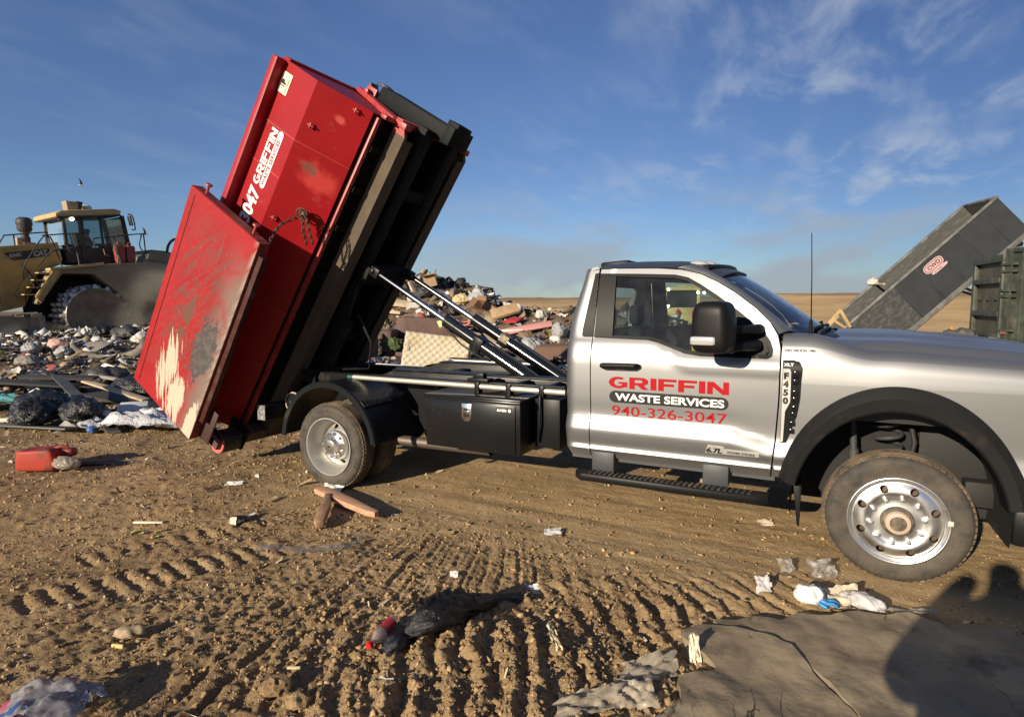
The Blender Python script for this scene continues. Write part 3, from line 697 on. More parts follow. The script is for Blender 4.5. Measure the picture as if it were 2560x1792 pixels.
# cowl, wipers
m = MB(); loft(m, [[(-.62 + .2 * (1 - t * t), .80 * t, 1.500), (-.50 + .2 * (1 - t * t), .82 * t, 1.492), (-.44 + .2 * (1 - t * t), .84 * t, 1.470)] for t in np.linspace(-1, 1, 21)]); m.build('cowl', BLACKP, truck)
for y0, y1 in ((-.70, -.08), (-.02, .60)):
    m = MB(); m.tube([(-.46 + .0, y0, 1.512), (-.42, (y0 + y1) / 2, 1.522), (-.385, y1, 1.520)], .012, 6); m.beam((-.50, y0 + .03, 1.525), (-.43, y1 - .1, 1.540), .012, .03); m.tube([(-.40, y1, 1.50), (-.385, y1, 1.525)], .018, 8); m.build('wiper', BLACKP, truck)
# antenna
m = MB(); m.tube([(-.512, -.80, 1.49), (-.512, -.80, 1.60)], [.016, .009], 8); m.tube([(-.512, -.80, 1.60), (-.519, -.80, 1.9), (-.530, -.80, 2.165)], [.0045, .0035, .003], 6); m.build('antenna', BLACKP, truck)
# roof lights
for y in (-.52, -.26, 0, .26, .52):
    x = -1.325 + .06 * (1 - (y / .8)**2); z = zroof(x, y)
    m = MB(); rows = []
    for i in range(7):
        a = i / 6 * math.pi / 2; rows.append([(x + (.075 * math.cos(a)) * math.cos(b), y + .045 * math.cos(a) * math.sin(b), z - .004 + .034 * math.sin(a)) for b in np.linspace(0, 2 * math.pi, 17)[:-1]])
    loft(m, rows, closed=True); m.build('roof_light', pmat('clearance_lens', (.55, .53, .50), .12, .3, coat=1), cb, weld=.0005)
m = MB(); m.obx((-2.05, 0, 2.050), (.26, 0, .016), (0, .36, 0), (0, 0, .05)); m.build('brake_light_pod', BLACKP, cb, bevel=.02)

# ---- front: fenders and bonnet share one section family
def ftop(x): return 1.412 - .065 * max(0, x) + .10 * sstep(-.14, -.52, x)
def fsec(x, s):
    """fender section: s is height up to 1.20, then runs round the shoulder to the bonnet edge"""
    if s <= 1.20: return (x, -side_w(x, s) - .006 * sstep(-.6, 0, x), s)
    t = (s - 1.20) / .40; T = ftop(x); y0 = -side_w(x, 1.20) - .006 * sstep(-.6, 0, x)
    a = pchip([0, .25, .5, .7, .85, 1], [1.20, 1.20 + (T - 1.20) * .42, 1.20 + (T - 1.20) * .74, 1.20 + (T - 1.20) * .91, 1.20 + (T - 1.20) * .98, T], t)
    yy = pchip([0, .25, .5, .7, .85, 1], [y0, y0 + .008, y0 + .032, y0 + .068, y0 + .105, -.858], t)
    return (x - .12 * sstep(.45, 1.0, x) * 0, yy, a)
AX, AZ = -.02, .40
def arch(a, b, t0, t1, n=40): return [(AX + a * math.cos(rad(t)), AZ + b * math.sin(rad(t))) for t in np.linspace(t0, t1, n)]
fo = [(-.668, 1.60), (-.672, 1.35), (-.674, 1.075), (-.688, .795), (-.702, .64), (-.709, .556)] + arch(.63, .78, 168, 10) + [(.62, .56), (.80, .60), (.80, 1.60)]
for sg in (-1, 1):
    m = MB(Matrix.Scale(-1, 4, (0, 1, 0)) if sg > 0 else None); panel(m, fo, [], fsec, .04, flange=(0, .03, 0), vlines=CRZ[:10] + (1.2, 1.3, 1.4, 1.5)); fen = m.build('fender', SILVER, truck, sharp=50, recalc=False)
    if sg < 0: fender = fen
    # flared arch moulding
    m = MB(Matrix.Scale(-1, 4, (0, 1, 0)) if sg > 0 else None); rows = []
    for t in np.linspace(168, 12, 60):
        A = lambda f: (AX + (.555 + .105 * f) * math.cos(rad(t)), AZ + (.655 + .155 * f) * math.sin(rad(t)))
        row = []
        for f, y in ((1.0, -.995), (.98, -1.012), (.62, -1.052), (.56, -1.056), (.08, -1.046), (.0, -1.036), (-.02, -.99), (-.01, -.86)):
            x, z = A(f); row.append((x, y if f < .9 else fsec(x, min(z, 1.2))[1] - (.002 if f > .99 else .016), z))
        rows.append(row)
    loft(m, rows); m.build('wheel_flare', FLARE, fen, sharp=25)
    # liner
    m = MB(Matrix.Scale(-1, 4, (0, 1, 0)) if sg > 0 else None); rows = []
    for t in np.linspace(188, -8, 40):
        rows.append([(AX + .575 * math.cos(rad(t)), y, AZ + .675 * math.sin(rad(t))) for y in (-.98, -.75, -.46)])
    loft(m, rows); panel(m, arch(.575, .675, 188, -8), [], lambda x, z: (x, -.46, z), .12); m.build('wheel_liner', pmat('liner', (.010, .010, .010), .8, dirt=((.10, .07, .045), 2.0, .60, .85)), fen, recalc=False)
# bonnet
def hood(x, v):
    """v 0 at the fender edge .. 1 on the centre line"""
    T = ftop(x); nose = sstep(.55, 1.0, x)
    yb = -.850 + .03 * nose; y = yb * (1 - v); rise = pchip([0, .06, .13, .22, .40, .55, .8, 1], [0, .034, .052, .060, .066, .085, .098, .104], v)
    z = T - .002 + rise * (1 - .5 * sstep(.3, 1.0, x)) - .10 * nose**2
    if x < -.14: z = 1.41 - .065 * max(0, x) + rise + (T - 1.412) * (1 - sstep(0, .10, v)) ; z = min(z, 1.505 + .02 * v)
    bow = .13 * (1 - (1 - v)**2) * sstep(.2, 1.0, x)
    back = .17 * (1 - (1 - v)**2)
    xx = x + bow + (back * sstep(-.1, -.50, x))
    return (xx, y, z)
m = MB(); rows = []
for i in range(50):
    x = -.50 + i * 1.48 / 49; rows.append([hood(x, k / 30) for k in range(31)])
loft(m, rows); m.mirror(); m.build('bonnet', SILVER, truck, sharp=50, weld=.0004)
# fender tops by the windscreen
m = MB(); loft(m, [[fsec(x, 1.59), (x, -.80, ftop(x) - .004), (x, -.72, ftop(x) - .012)] for x in np.linspace(-.68, -.50, 8)]); m.mirror(); m.build('cowl_side', SILVER, truck)
# engine bay floor / firewall keep light from leaking
m = MB(); m.bx(-.62, .92, -.80, .80, .95, 1.32); m.bx(-.70, -.64, -.88, .88, .60, 1.46); m.build('engine_bay', INK, truck)
# nose: grille, headlights, bumper (outside the frame of the photograph but part of the truck)
m = MB(); m.bx(.90, 1.02, -.62, .62, .86, 1.26); gr = m.build('grille', BLACKP, truck, bevel=.02)
for i in range(3):
    m = MB(); m.bx(1.0, 1.045, -.60, .60, .92 + i * .12, .965 + i * .12); m.build('grille_bar', CHROME, gr, bevel=.01)
for sg in (-1, 1):
    m = MB(); ys = sorted((sg * .64, sg * .97)); m.bx(.78, .99, ys[0], ys[1], .90, 1.27); m.build('headlight', CLEAR, truck, bevel=.03)
m = MB(); m.pxy([(.62, -1.01), (.80, -1.03), (1.08, -.85), (1.16, -.5), (1.16, .5), (1.08, .85), (.80, 1.03), (.62, 1.01), (.62, .9), (.95, .7), (.95, -.7), (.62, -.9)], .55, .84); bu = m.build('front_bumper', CHROME, truck, bevel=.015)
m = MB(); m.pxy([(.55, -1.0), (.80, -1.03), (1.06, -.85), (1.12, 0), (1.06, .85), (.80, 1.03), (.55, 1.0), (.6, .9), (.9, 0), (.6, -.9)], .33, .54); m.build('lower_valance', BLACKP, bu, bevel=.02)
# vent behind the front wheel
vo = [(-.663, 1.342), (-.60, 1.345), (-.565, 1.335), (-.552, 1.30), (-.556, 1.10), (-.572, .985), (-.628, .805), (-.662, .800)]
m = MB(); panel(m, vo, [], lambda x, z: near(x, z, .012), .04, flange=(0, .02, 0)); vent = m.build('side_vent', BLACKP, fender, recalc=False)
m = MB(); panel(m, [(-.660, 1.29), (-.620, 1.29), (-.612, 1.27), (-.612, 1.075), (-.640, 1.01), (-.647, .81), (-.660, .805)], [], lambda x, z: near(x, z, .017), .04, flange=(0, .01, 0)); vc = m.build('chrome_plate', pmat('satin_plate', (.62, .61, .58), .38, .55), vent, recalc=False)
m = MB()
for i, ch in enumerate('F450'): text_mesh(m, ch, .055, lambda u, v, i=i: near(-.654 + u * 1.05, 1.226 - i * .054 + v, .020), .003)
m.build('model_lettering', INK, vent, recalc=False, sharp=0)
m = MB(); text_mesh(m, 'XLT', .026, lambda u, v: near(-.655 + u * 1.2, 1.308 + v, .016), .001); m.build('trim_lettering', WHITE, vent, recalc=False, sharp=0)
m = MB()
for k, (z0, z1) in enumerate(((1.235, 1.28), (1.19, 1.225), (1.12, 1.155), (1.075, 1.11), (1.02, 1.055), (.985, 1.01), (.92, .95), (.87, .90))):
    dx = 0 if z0 > 1.0 else -.02 * (1.05 - z0) * 10 * .35
    m = MB(); m.obx(near(-.585 + dx, (z0 + z1) / 2, .016), (.030, 0, 0), (0, .014, .004), (0, 0, z1 - z0)); m.build('vent_louvre', GLOSSB, vent, bevel=.004)
m = MB(); text_mesh(m, 'KEN WILSON', .021, lambda u, v: fsec(-.655 + u * 1.0, 1.365 + v)[0:1] + (fsec(-.655 + u, 1.365 + v)[1] - .004, fsec(-.655 + u, 1.365 + v)[2]), .0011)
text_mesh(m, 'CANTON, NC', .009, lambda u, v: (-.625 + u, fsec(-.625 + u, 1.352 + v)[1] - .004, fsec(-.625 + u, 1.352 + v)[2]), 0)
panel(m, [(-.495 + .018 * math.cos(a), 1.374 + .0065 * math.sin(a)) for a in np.linspace(0, 2 * math.pi, 17)[:-1]], [], lambda u, v: (u, fsec(u, v)[1] - .004, fsec(u, v)[2]), .02); m.build('dealer_lettering', INK, fender, recalc=False, sharp=0)

# ---- mirrors
def superbox(mb, c, ax, ay, az, e=.35, n=28, k=16, mi=0, shape=None):
    rows = []
    def sp(v, p): return math.copysign(abs(v)**p, v)
    for i in range(k + 1):
        ph = -math.pi / 2 + math.pi * i / k; row = []
        for j in range(n):
            th = 2 * math.pi * j / n; x = sp(math.cos(ph), e) * sp(math.cos(th), e); y = sp(math.cos(ph), e) * sp(math.sin(th), e); z = sp(math.sin(ph), e)
            p = Vector((x * ax, y * ay, z * az))
            if shape: p = shape(p)
            row.append(tuple(Vector(c) + p))
        rows.append(row)
    loft(mb, rows, mi, closed=True); return mb
for sg in (-1, 1):
    M = Matrix.Scale(-1, 4, (0, 1, 0)) if sg > 0 else None
    R = Matrix.Rotation(rad(-10), 4, 'Z')
    m = MB(M); superbox(m, (-1.052, -1.30, 1.562), .118, .125, .163, .42, 36, 22, shape=lambda p: R @ Vector((p.x * (1 - .10 * max(0, p.z / .163)), p.y, p.z)))
    mi_ = m.build('wing_mirror', BLACKP, truck, weld=.0005, sharp=60)
    m = MB(M); superbox(m, (-1.098, -1.405, 1.482), .078, .028, .027, .3, 20, 10, shape=lambda p: Matrix.Rotation(rad(-10), 4, 'Z') @ p); m.build('turn_signal', pmat('signal_lens', (.72, .72, .70), .12, .55, coat=1), mi_, weld=.0004)
    for z in (1.535, 1.43):
        m = MB(M); m.tube([(-1.0, -1.22, z), (-.90, -1.12, z + .003), (-.83, -1.02, z + .003), (-.82, -.93, z)], [.036, .030, .036, .04], 10); m.build('mirror_arm', BLACKP, mi_)

# ---- running boards
for sg in (-1, 1):
    M = Matrix.Scale(-1, 4, (0, 1, 0)) if sg > 0 else None
    m = MB(M); m.pxy([(-2.06, -1.00), (-2.06, -1.08), (-2.0, -1.145), (-.80, -1.145), (-.71, -1.10), (-.70, -1.00)], .405, .462); rb = m.build('running_board', BLACKP, truck, bevel=.012)
    m = MB(M)
    for i in range(30): x = -1.93 + i * .038; m.obx((x, -1.075, .463), (.018, -.012, 0), (.01, .085, 0), (0, 0, .008))
    m.build('step_tread', pmat('tread_rubber', (.03, .03, .03), .8, dirt=(DUST, 8, .45, .8)), rb)
    for x in (-1.87, -1.06):
        m = MB(M); m.bx(x - .085, x + .085, -1.0, -.80, .455, .60); m.build('step_bracket', STEELD, rb, bevel=.006)

# ---- wheels
def rot_y(c, deg): return Matrix.Translation(c) @ Matrix.Rotation(rad(deg), 4, 'Y') @ Matrix.Translation(-Vector(c))
TP = [(.262, .012), (.275, .003), (.292, -.004), (.318, -.010), (.345, -.009), (.366, -.002), (.380, .010), (.389, .028)]       # outer side wall (axis offset, + inward)
def tyre(mb, c, inn=.205):
    # the tread band with four grooves
    prof = [(.389, .028)]
    for g in (.058, .092, .122, .156): prof += [(.404, g - .006), (.393, g - .004), (.393, g + .004), (.404, g + .006)]
    prof += [(.389, inn - .024)]
    mb.lathe(TP, c, 'y', 72, 0); mb.lathe(prof, c, 'y', 96, 1)
    mb.lathe([(.389, inn - .024), (.366, inn + .002), (.32, inn + .01), (.27, inn - .008), (.255, inn - .03)], c, 'y', 64, 0)
    # shoulder lugs
    for k in range(64):
        a = 2 * math.pi * k / 64; ca, sa = math.cos(a), math.sin(a); C = Vector(c)
        mb.obx(C + Vector((.389 * ca, .038, .389 * sa)), Vector((ca, 0, sa)) * .014, (0, .026, 0), Vector((-sa, 0, ca)) * .026, 1)
    # raised marks on the wall
    for k, (a0, a1, r) in enumerate(((60, 118, .335), (232, 292, .335), (150, 178, .335), (335, 358, .335))):
        for j in range(int((a1 - a0) / 6)):
            a = rad(a0 + j * 6); ca, sa = math.cos(a), math.sin(a)
            mb.obx(Vector(c) + Vector((r * ca, -.0115, r * sa)), Vector((ca, 0, sa)) * .024, (0, .004, 0), Vector((-sa, 0, ca)) * .020, 0)
def front_wheel(sg):
    M = Matrix.Scale(-1, 4, (0, 1, 0)) if sg > 0 else None; c = Vector((0, -1.025, .395))
    root = bpy.data.objects.new('front_wheel', None); COL.objects.link(root); root.parent = truck; root.matrix_parent_inverse = WM[truck.name].inverted(); WM[root.name] = Matrix()
    m = MB(M); tyre(m, c); m.build('tyre', [TYRE, TREAD], root, sharp=35)
    m = MB(M); N8 = 8
    def yprof(r): return pchip([0, .085, .10, .125, .150, .165, .19, .215, .235, .247, .256, .266, .272], [-.004, -.004, -.002, .0, -.004, -.014, -.012, -.004, .006, .002, -.012, -.014, .0], r)
    circ = lambda cx, cz, r, n: [(cx + r * math.cos(a), cz + r * math.sin(a)) for a in np.linspace(0, 2 * math.pi, n + 1)[:-1]]
    holes = [circ(.203 * math.cos(rad(22 + 45 * k)), .203 * math.sin(rad(22 + 45 * k)), .0235, 16) for k in range(8)]
    m.lathe([(.232, yprof(.232) - .004), (.240, .004), (.2465, .0015), (.2505, -.006), (.255, -.0145), (.262, -.018), (.268, -.016), (.2725, -.006), (.272, .02)], c, 'y', 96)
    panel(m, circ(0, 0, .232, 90), holes + [circ(0, 0, .083, 32)], lambda u, v: tuple(c + Vector((u, yprof(math.hypot(u, v)) - .004, v))), .016, flange=(0, .03, 0)); m.build('rim', POLISH, root, sharp=55, recalc=False)
    m = MB(M); m.lathe([(.0, .10), (.26, .10)], c, 'y', 40); m.build('brake_drum', pmat('rusty_drum', (.06, .04, .03), .8, col2=(.14, .09, .05), scale=20), root)
    m = MB(M)
    for k in range(10):
        a = rad(36 * k + 10); p = c + Vector((.138 * math.cos(a), 0, .138 * math.sin(a))); m = MB(M); m.lathe([(.0, -.036), (.009, -.035), (.0135, -.027), (.0145, .0)], p, 'y', 12); m.build('lug_nut', POLISH, root)
    m = MB(M); m.lathe([(.090, .03), (.090, -.020), (.082, -.034), (.070, -.040)], c, 'y', 36, 0); m.lathe([(.070, -.040), (.064, -.062), (.044, -.066)], c, 'y', 36, 1); m.lathe([(.044, -.066), (.040, -.072), (.0, -.073)], c, 'y', 36, 0)
    m.build('hub', [pmat('hub_dark', (.06, .05, .04), .6, dirt=((.2, .15, .1), 20, .45, .7)), pmat('hub_tan', (.42, .33, .25), .5)], root)
    m = MB(M); m.obx(c + Vector((.262, -.020, .03)), (.028, 0, 0), (0, .008, 0), (0, 0, .03)); m.build('wheel_weight', pmat('grey_weight', (.5, .48, .42), .6), root, bevel=.003)
    return root
front_wheel(-1); front_wheel(1)
def rear_wheel(sg):
    M = Matrix.Scale(-1, 4, (0, 1, 0)) if sg > 0 else None; c = Vector((-4.455, -1.185, .400))
    root = bpy.data.objects.new('rear_wheel', None); COL.objects.link(root); root.parent = truck; root.matrix_parent_inverse = WM[truck.name].inverted(); WM[root.name] = Matrix()
    m = MB(M); tyre(m, c); m.build('tyre', [TYRE, TREAD], root, sharp=35)
    m = MB(M); tyre(m, c + Vector((0, .325, 0))); m.build('tyre', [TYRE, TREAD], root, sharp=35)
    m = MB(M); circ = lambda cx, cz, r, n: [(cx + r * math.cos(a), cz + r * math.sin(a)) for a in np.linspace(0, 2 * math.pi, n + 1)[:-1]]
    m.lathe([(.262, .012), (.273, -.004), (.271, -.010), (.262, -.010), (.253, .004), (.247, .03), (.240, .05), (.232, .085), (.226, .125), (.215, .150), (.195, .158)], c, 'y', 64)
    holes = [circ(.168 * math.cos(rad(12 + 90 * k)), .168 * math.sin(rad(12 + 90 * k)), .024, 14) for k in range(4)] 
    panel(m, circ(0, 0, .197, 60), holes + [circ(0, 0, .05, 24)], lambda u, v: tuple(c + Vector((u, pchip([0, .12, .145, .17, .197], [.105, .105, .118, .148, .159], math.hypot(u, v)), v))), .02, flange=(0, .02, 0)); m.build('rim', RIMSILVER, root, sharp=50, recalc=False)
    m = MB(M); m.lathe([(.0, .23), (.25, .23)], c, 'y', 30); m.build('brake_drum', INK, root)
    m = MB(M); m.lathe([(.140, .10), (.134, .072), (.100, .066), (.076, .05), (.070, .03), (.062, .010), (.040, .004), (.0, .003)], c, 'y', 48); hb = m.build('hub', pmat('hub_chrome', (.75, .74, .72), .22, .95), root)
    m = MB(M); m.obx(c + Vector((0, .004, 0)), (.035, 0, .006), (0, .004, 0), (-.003, 0, .016)); m.build('hub_emblem', INK, hb, bevel=.006)
    m = MB(M)
    for k in range(10):
        a = rad(36 * k + 8); p = c + Vector((.110 * math.cos(a), .075, .110 * math.sin(a))); m = MB(M); m.lathe([(.0, -.032), (.010, -.031), (.0155, -.02), (.0155, .01)], p, 'y', 10); m.build('lug_nut', CHROME, root)
rear_wheel(-1); rear_wheel(1)

# ---- mudguard over the rear wheels
for sg in (-1, 1):
    M = Matrix.Scale(-1, 4, (0, 1, 0)) if sg > 0 else None
    m = MB(M); rows = []; c0 = Vector((-4.44, 0, .405)); RR = .605
    for t in np.linspace(174, 8, 46):
        ca, sa = math.cos(rad(t)), math.sin(rad(t)); row = []
        for r, y in ((RR - .055, -1.215), (RR - .05, -1.228), (RR - .01, -1.236), (RR, -1.228), (RR + .006, -1.205), (RR - .004, -1.19), (RR - .004, -.60), (RR - .010, -.60), (RR - .014, -1.20)):
            k = 1.0 - .04 * (t < 60) * sstep(60, 10, t); row.append((c0.x + r * ca * .955, y, c0.z + r * sa * 1.0))
        rows.append(row)
    loft(m, rows); mg = m.build('mudguard', pmat('guard_plastic', (.012, .0135, .016), .34, spec=.22, dirt=((.10, .075, .05), 4, .60, 1.0)), truck, sharp=30)
    m = MB(M); t = 44; ca, sa = math.cos(rad(t)), math.sin(rad(t)); b0 = Vector((c0.x + (RR + .012) * ca * .955, 0, c0.z + (RR + .012) * sa))
    tg = Vector((-sa, 0, ca)); nr = Vector((ca, 0, sa)); m.obx(b0 + Vector((0, -.90, 0)), tg * .075, (0, .62, 0), nr * .012)
    for y in (-1.16, -1.0, -.85):
        for d in (-.025, .025): m.obx(b0 + Vector((0, y, 0)) + tg * d + nr * .008, tg * .012, (0, .012, 0), nr * .01)
    m.build('guard_strap', BLACKMET, mg, bevel=.003)
    m = MB(M); m.pxz([(-3.99, .92), (-3.62, .97), (-3.60, .70), (-3.70, .52), (-3.84, .50), (-3.86, .75)], -.60, -.585); m.build('splash_plate', BLACKP, mg)

# ---- chassis
m = MB()
for sg in (-1, 1): m.bx(-5.45, .95, min(sg * .43, sg * .36), max(sg * .43, sg * .36), .60, .83)
for x in (-5.2, -3.7, -2.4, -.8): m.bx(x - .05, x + .05, -.36, .36, .64, .79)
m.build('frame_rails', BLACKMET, truck, bevel=.005)
m = MB(); m.tube([(-4.455, -.9, .40), (-4.455, .9, .40)], .06, 12); superbox(m, (-4.455, 0, .40), .19, .2, .19, .8); m.build('rear_axle', BLACKMET, truck)
m = MB(); m.tube([(0, -.82, .395), (0, .82, .395)], .055, 12); m.bx(-.12, .12, -.80, -.66, .30, .50); m.bx(-.12, .12, .66, .80, .30, .50); m.build('front_axle', BLACKMET, truck, bevel=.01)
for sg in (-1, 1):
    pts = [(-.02 + .075 * math.cos(a), sg * .56 + .075 * math.sin(a), .50 + a / (2 * math.pi) * .085) for a in np.linspace(0, 2 * math.pi * 6, 6 * 18)]
    m = MB(); m.tube(pts, .013, 8); m.build('coil_spring', pmat('spring_steel', (.05, .05, .055), .5), truck)
    m = MB(); m.tube([(-.20, sg * .60, .42), (-.22, sg * .60, .72)], .032, 12); m.tube([(-.22, sg * .60, .72), (-.235, sg * .60, .98)], .022, 12); m.build('shock_absorber', STEELD, truck)
    m = MB(); m.bx(.16, .62, min(sg * .47, sg * .50), max(sg * .47, sg * .50), .50, .93); m.bx(.40, .55, min(sg * .50, sg * .62), max(sg * .50, sg * .62), .42, .58); m.tube([(.10, sg * .60, .90), (.12, sg * .62, .80), (.10, sg * .64, .70), (.14, sg * .66, .62)], .018, 8); m.build('inner_wing', pmat('wing_dusty', (.012, .012, .012), .7, dirt=((.13, .09, .06), 2.6, .56, .8)), truck, bevel=.01)
    m = MB(); m.pxz([(-.575, .525), (-.525, .525), (-.530, .25), (-.545, .26)], min(sg * .99, sg * .80), max(sg * .99, sg * .80)); m.build('mud_flap', BLACKP, truck, bevel=.004)
m = MB(); m.tube([(-3.0, -.70, .42), (-4.9, -.72, .40), (-5.12, -.74, .40)], .05, 14, caps=False); m.build('exhaust_pipe', pmat('exhaust', (.16, .13, .11), .55, .7), truck)
m = MB(); m.bx(-3.5, -2.3, -.42, -.1, .48, .66); m.bx(-2.2, -.9, -.42, .42, .42, .62); m.tube([(-2.2, 0, .5), (-4.3, 0, .42)], .05, 10); m.build('fuel_tank', BLACKMET, truck, bevel=.02)
# rear beam and brackets
m = MB(); m.bx(-5.74, -5.62, -.90, .90, .49, .655); rbm = m.build('rear_beam', BLACKMET, truck, bevel=.004)
m = MB(); m.bx(-5.736, -5.624, -.906, -.9005, .494, .651); m.build('beam_cap', pmat('worn_cap', (.13, .13, .13), .55, col2=(.3, .3, .29), scale=25), rbm)
m = MB(); m.bx(-5.62, -5.4, -.43, -.35, .56, .80); m.bx(-5.62, -5.4, .35, .43, .56, .80); m.build('beam_bracket', BLACKMET, rbm)

# ---- hoist sub-frame, side tubes, toolbox
m = MB()
for sg in (-1, 1):
    m.pxz([(-5.45, .84), (-2.25, .84), (-2.25, 1.05), (-4.25, 1.05), (-4.45, .98), (-5.45, .98)], min(sg * .46, sg * .36), max(sg * .46, sg * .36))
    m.bx(-4.25, -2.25, min(sg * .50, sg * .34), max(sg * .50, sg * .34), 1.051, 1.062)
m.bx(-3.95, -3.85, -.36, .36, .88, 1.0); m.bx(-2.40, -2.28, -.36, .36, .86, 1.02); m.bx(-2.95, -2.62, -.30, .30, .84, .93)
sub = m.build('hoist_subframe', BLACKMET, truck, bevel=.006)
for sg in (-1, 1):
    M = Matrix.Scale(-1, 4, (0, 1, 0)) if sg > 0 else None
    m = MB(M); m.tube([(-4.40, -.88, 1.020), (-2.22, -.88, 1.012)], .024, 12); tb = m.build('side_tube', PIPE, truck)
    m = MB(M); m.bx(-4.45, -2.22, -.905, -.845, 1.046, 1.056)
    for x in (-3.02, -2.72, -2.42): m.bx(x - .022, x + .022, -.912, -.84, .955, 1.058); m.bx(x - .02, x + .02, -.86, -.50, .99, 1.04)
    m.bx(-3.10, -2.90, -.93, -.82, 1.057, 1.085); m.bx(-3.06, -2.96, -.90, -.83, 1.085, 1.125)
    m.build('tube_bracket', BLACKMET, tb, bevel=.003)
    m = MB(M); m.tube([(-4.47, -.88, 1.018), (-4.40, -.88, 1.02)], .018, 10); m.build('tube_tip', pmat('teal_hose', (.03, .10, .10), .5), tb)
    # toolbox
    m = MB(M); m.bx(-3.40, -2.505, -1.115, -.56, .520, .945); bx_ = m.build('tool_box', TOOLB, truck, bevel=.006)
    m = MB(M); m.bx(-3.415, -2.495, -1.130, -.55, .946, .962); m.bx(-3.405, -2.50, -1.128, -1.1165, .926, .945); m.build('box_lid', TOOLB, bx_, bevel=.004)
    m = MB(M); m.bx(-3.375, -2.545, -1.126, -1.1165, .532, .915); m.build('box_door', TOOLB, bx_, bevel=.004)
    m = MB(M); m.pxz([(-3.030, .905), (-2.940, .905), (-2.940, .79), (-2.962, .762), (-3.008, .762), (-3.030, .79)], -1.133, -1.127); m.pxz([(-3.016, .892), (-2.954, .892), (-2.954, .80), (-2.968, .775), (-3.002, .775), (-3.016, .80)], -1.138, -1.1335); m.bx(-3.008, -2.962, -1.140, -1.1385, .850, .872, 1); m.bx(-3.012, -2.958, -1.139, -1.1382, .800, .845, 1)
    m.build('box_latch', [CHROME, INK], bx_, bevel=.002)
    m = MB(M); m.bx(-2.715, -2.575, -1.1285, -1.1267, .852, .895); bd = m.build('box_badge', INK, bx_)
    if sg < 0:
        m = MB(); text_mesh(m, 'BUYERS', .028, lambda u, v: (-2.705 + u * .88, -1.130, .866 + v), .0012, shear=.15); panel(m, [(-2.592 + .014 * math.cos(a), .876 + .014 * math.sin(a)) for a in np.linspace(0, 6.28, 13)[:-1]], [], lambda u, v: (u, -1.130, v), .02); m.build('badge_lettering', WHITE, bd, recalc=False, sharp=0)
    m = MB(M); m.bx(-2.48, -2.26, -.90, -.55, .55, .95); m.tube([(-2.42, -.93, .98), (-2.42, -.94, .75), (-2.44, -.92, .60)], .012, 6); m.build('battery_tray', BLACKMET, truck, bevel=.01)

# ---- hydraulic rams
for y in (-.27, .27):
    A = V(-2.62, y, .90); B = V(-4.62, y, 2.055); d = (B - A)
    P = lambda t: A + d * t
    m = MB(); m.tube([P(.0), P(.555)], .062, 24); m.tube([P(.50), P(.56)], .066, 24); ram = m.build('hydraulic_ram', pmat('ram_black', (.010, .010, .011), .16, coat=.6), truck, sharp=50)
    m = MB(); m.tube([P(.56), P(.985)], .030, 20); m.build('ram_rod', CHROME, ram, sharp=60)
    m = MB(); m.beam(P(.965), P(1.015), .10, .10); m.tube([P(1.0) + V(0, -.07, 0), P(1.0) + V(0, .07, 0)], .03, 10); m.build('ram_eye', BLACKMET, ram, bevel=.006); m = MB(); m.beam(P(.345), P(.395), .135, .13); m.build('ram_clevis', BLACKMET if y < 0 else pmat('clevis_tan', (.30, .24, .16), .6, dirt=((.05, .04, .03), 12, .5, .7)), ram, bevel=.006)
    m = MB(); m.tube([P(.30) + V(.06, -.05, .07), P(.12) + V(.06, -.05, .07), P(.02) + V(.05, -.04, .06)], .010, 8); m.tube([P(.53) + V(-.0, -.07, -.05), P(.45) + V(0, -.09, -.09), P(.36) + V(0, -.07, -.10), P(.30) + V(0, -.03, -.08)], .010, 8); m.build('hydraulic_hose', BLACKP, ram)

# ---- tipping frame and hook arm, in the tilted frame of the container
TILT = rad(56.3)
UNDERF = pmat('hoist_black', (.006, .006, .0065), .7, spec=.25, dirt=((.02, .017, .014), 4, .55, .85))
TM = Matrix.Translation((-3.96, 0, 3.317)) @ Matrix.Rotation(-TILT, 4, 'Y')      # local x runs up the slope, z square to the bed
m = MB(TM)
for sg in (-1, 1):
    m.bx(-3.72, .10, min(sg * .31, sg * .17), max(sg * .31, sg * .17), -.015, .10)
for x in (-3.2, -2.4, -1.5, -.6): m.bx(x - .06, x + .06, -.17, .17, .0, .08)
m.bx(-1.60, -1.40, -.33, .33, -.13, -.02)
tf = m.build('tipping_frame', UNDERF, truck, bevel=.006)
m = MB(TM)
for sg in (-1, 1): m.pxz([(.05, -.17), (.22, -.17), (.205, .845), (.06, .875), (.03, .70), (.045, .2)], min(sg * .15, sg * .11), max(sg * .15, sg * .11))
m.bx(.19, .205, -.11, .11, -.16, .84); m.bx(.05, .065, -.11, .11, .0, .70)
m.bx(.06, .24, -.17, .17, -.20, -.10); m.bx(.20, .28, -.12, .12, -.19, -.05)
ma = m.build('hook_mast', pmat('mast_grey', (.0095, .0115, .0125), .6, spec=.12, dirt=((.03, .027, .02), 3, .62, .95)), truck, bevel=.006)
m = MB(TM); m.pxz([(.04, .82), (.13, .86), (.10, .93), (.085, 1.0), (.11, 1.06), (.165, 1.10), (.15, 1.13), (.09, 1.11), (.04, 1.05), (.02, .98), (.03, .91), (-.02, .885), (-.03, .85)], -.06, .06)
m.pxz([(.16, .86), (.205, .86), (.215, .95), (.20, 1.03), (.17, 1.03), (.18, .95)], -.06, .06); m.build('hook', STEELD, ma, bevel=.008)
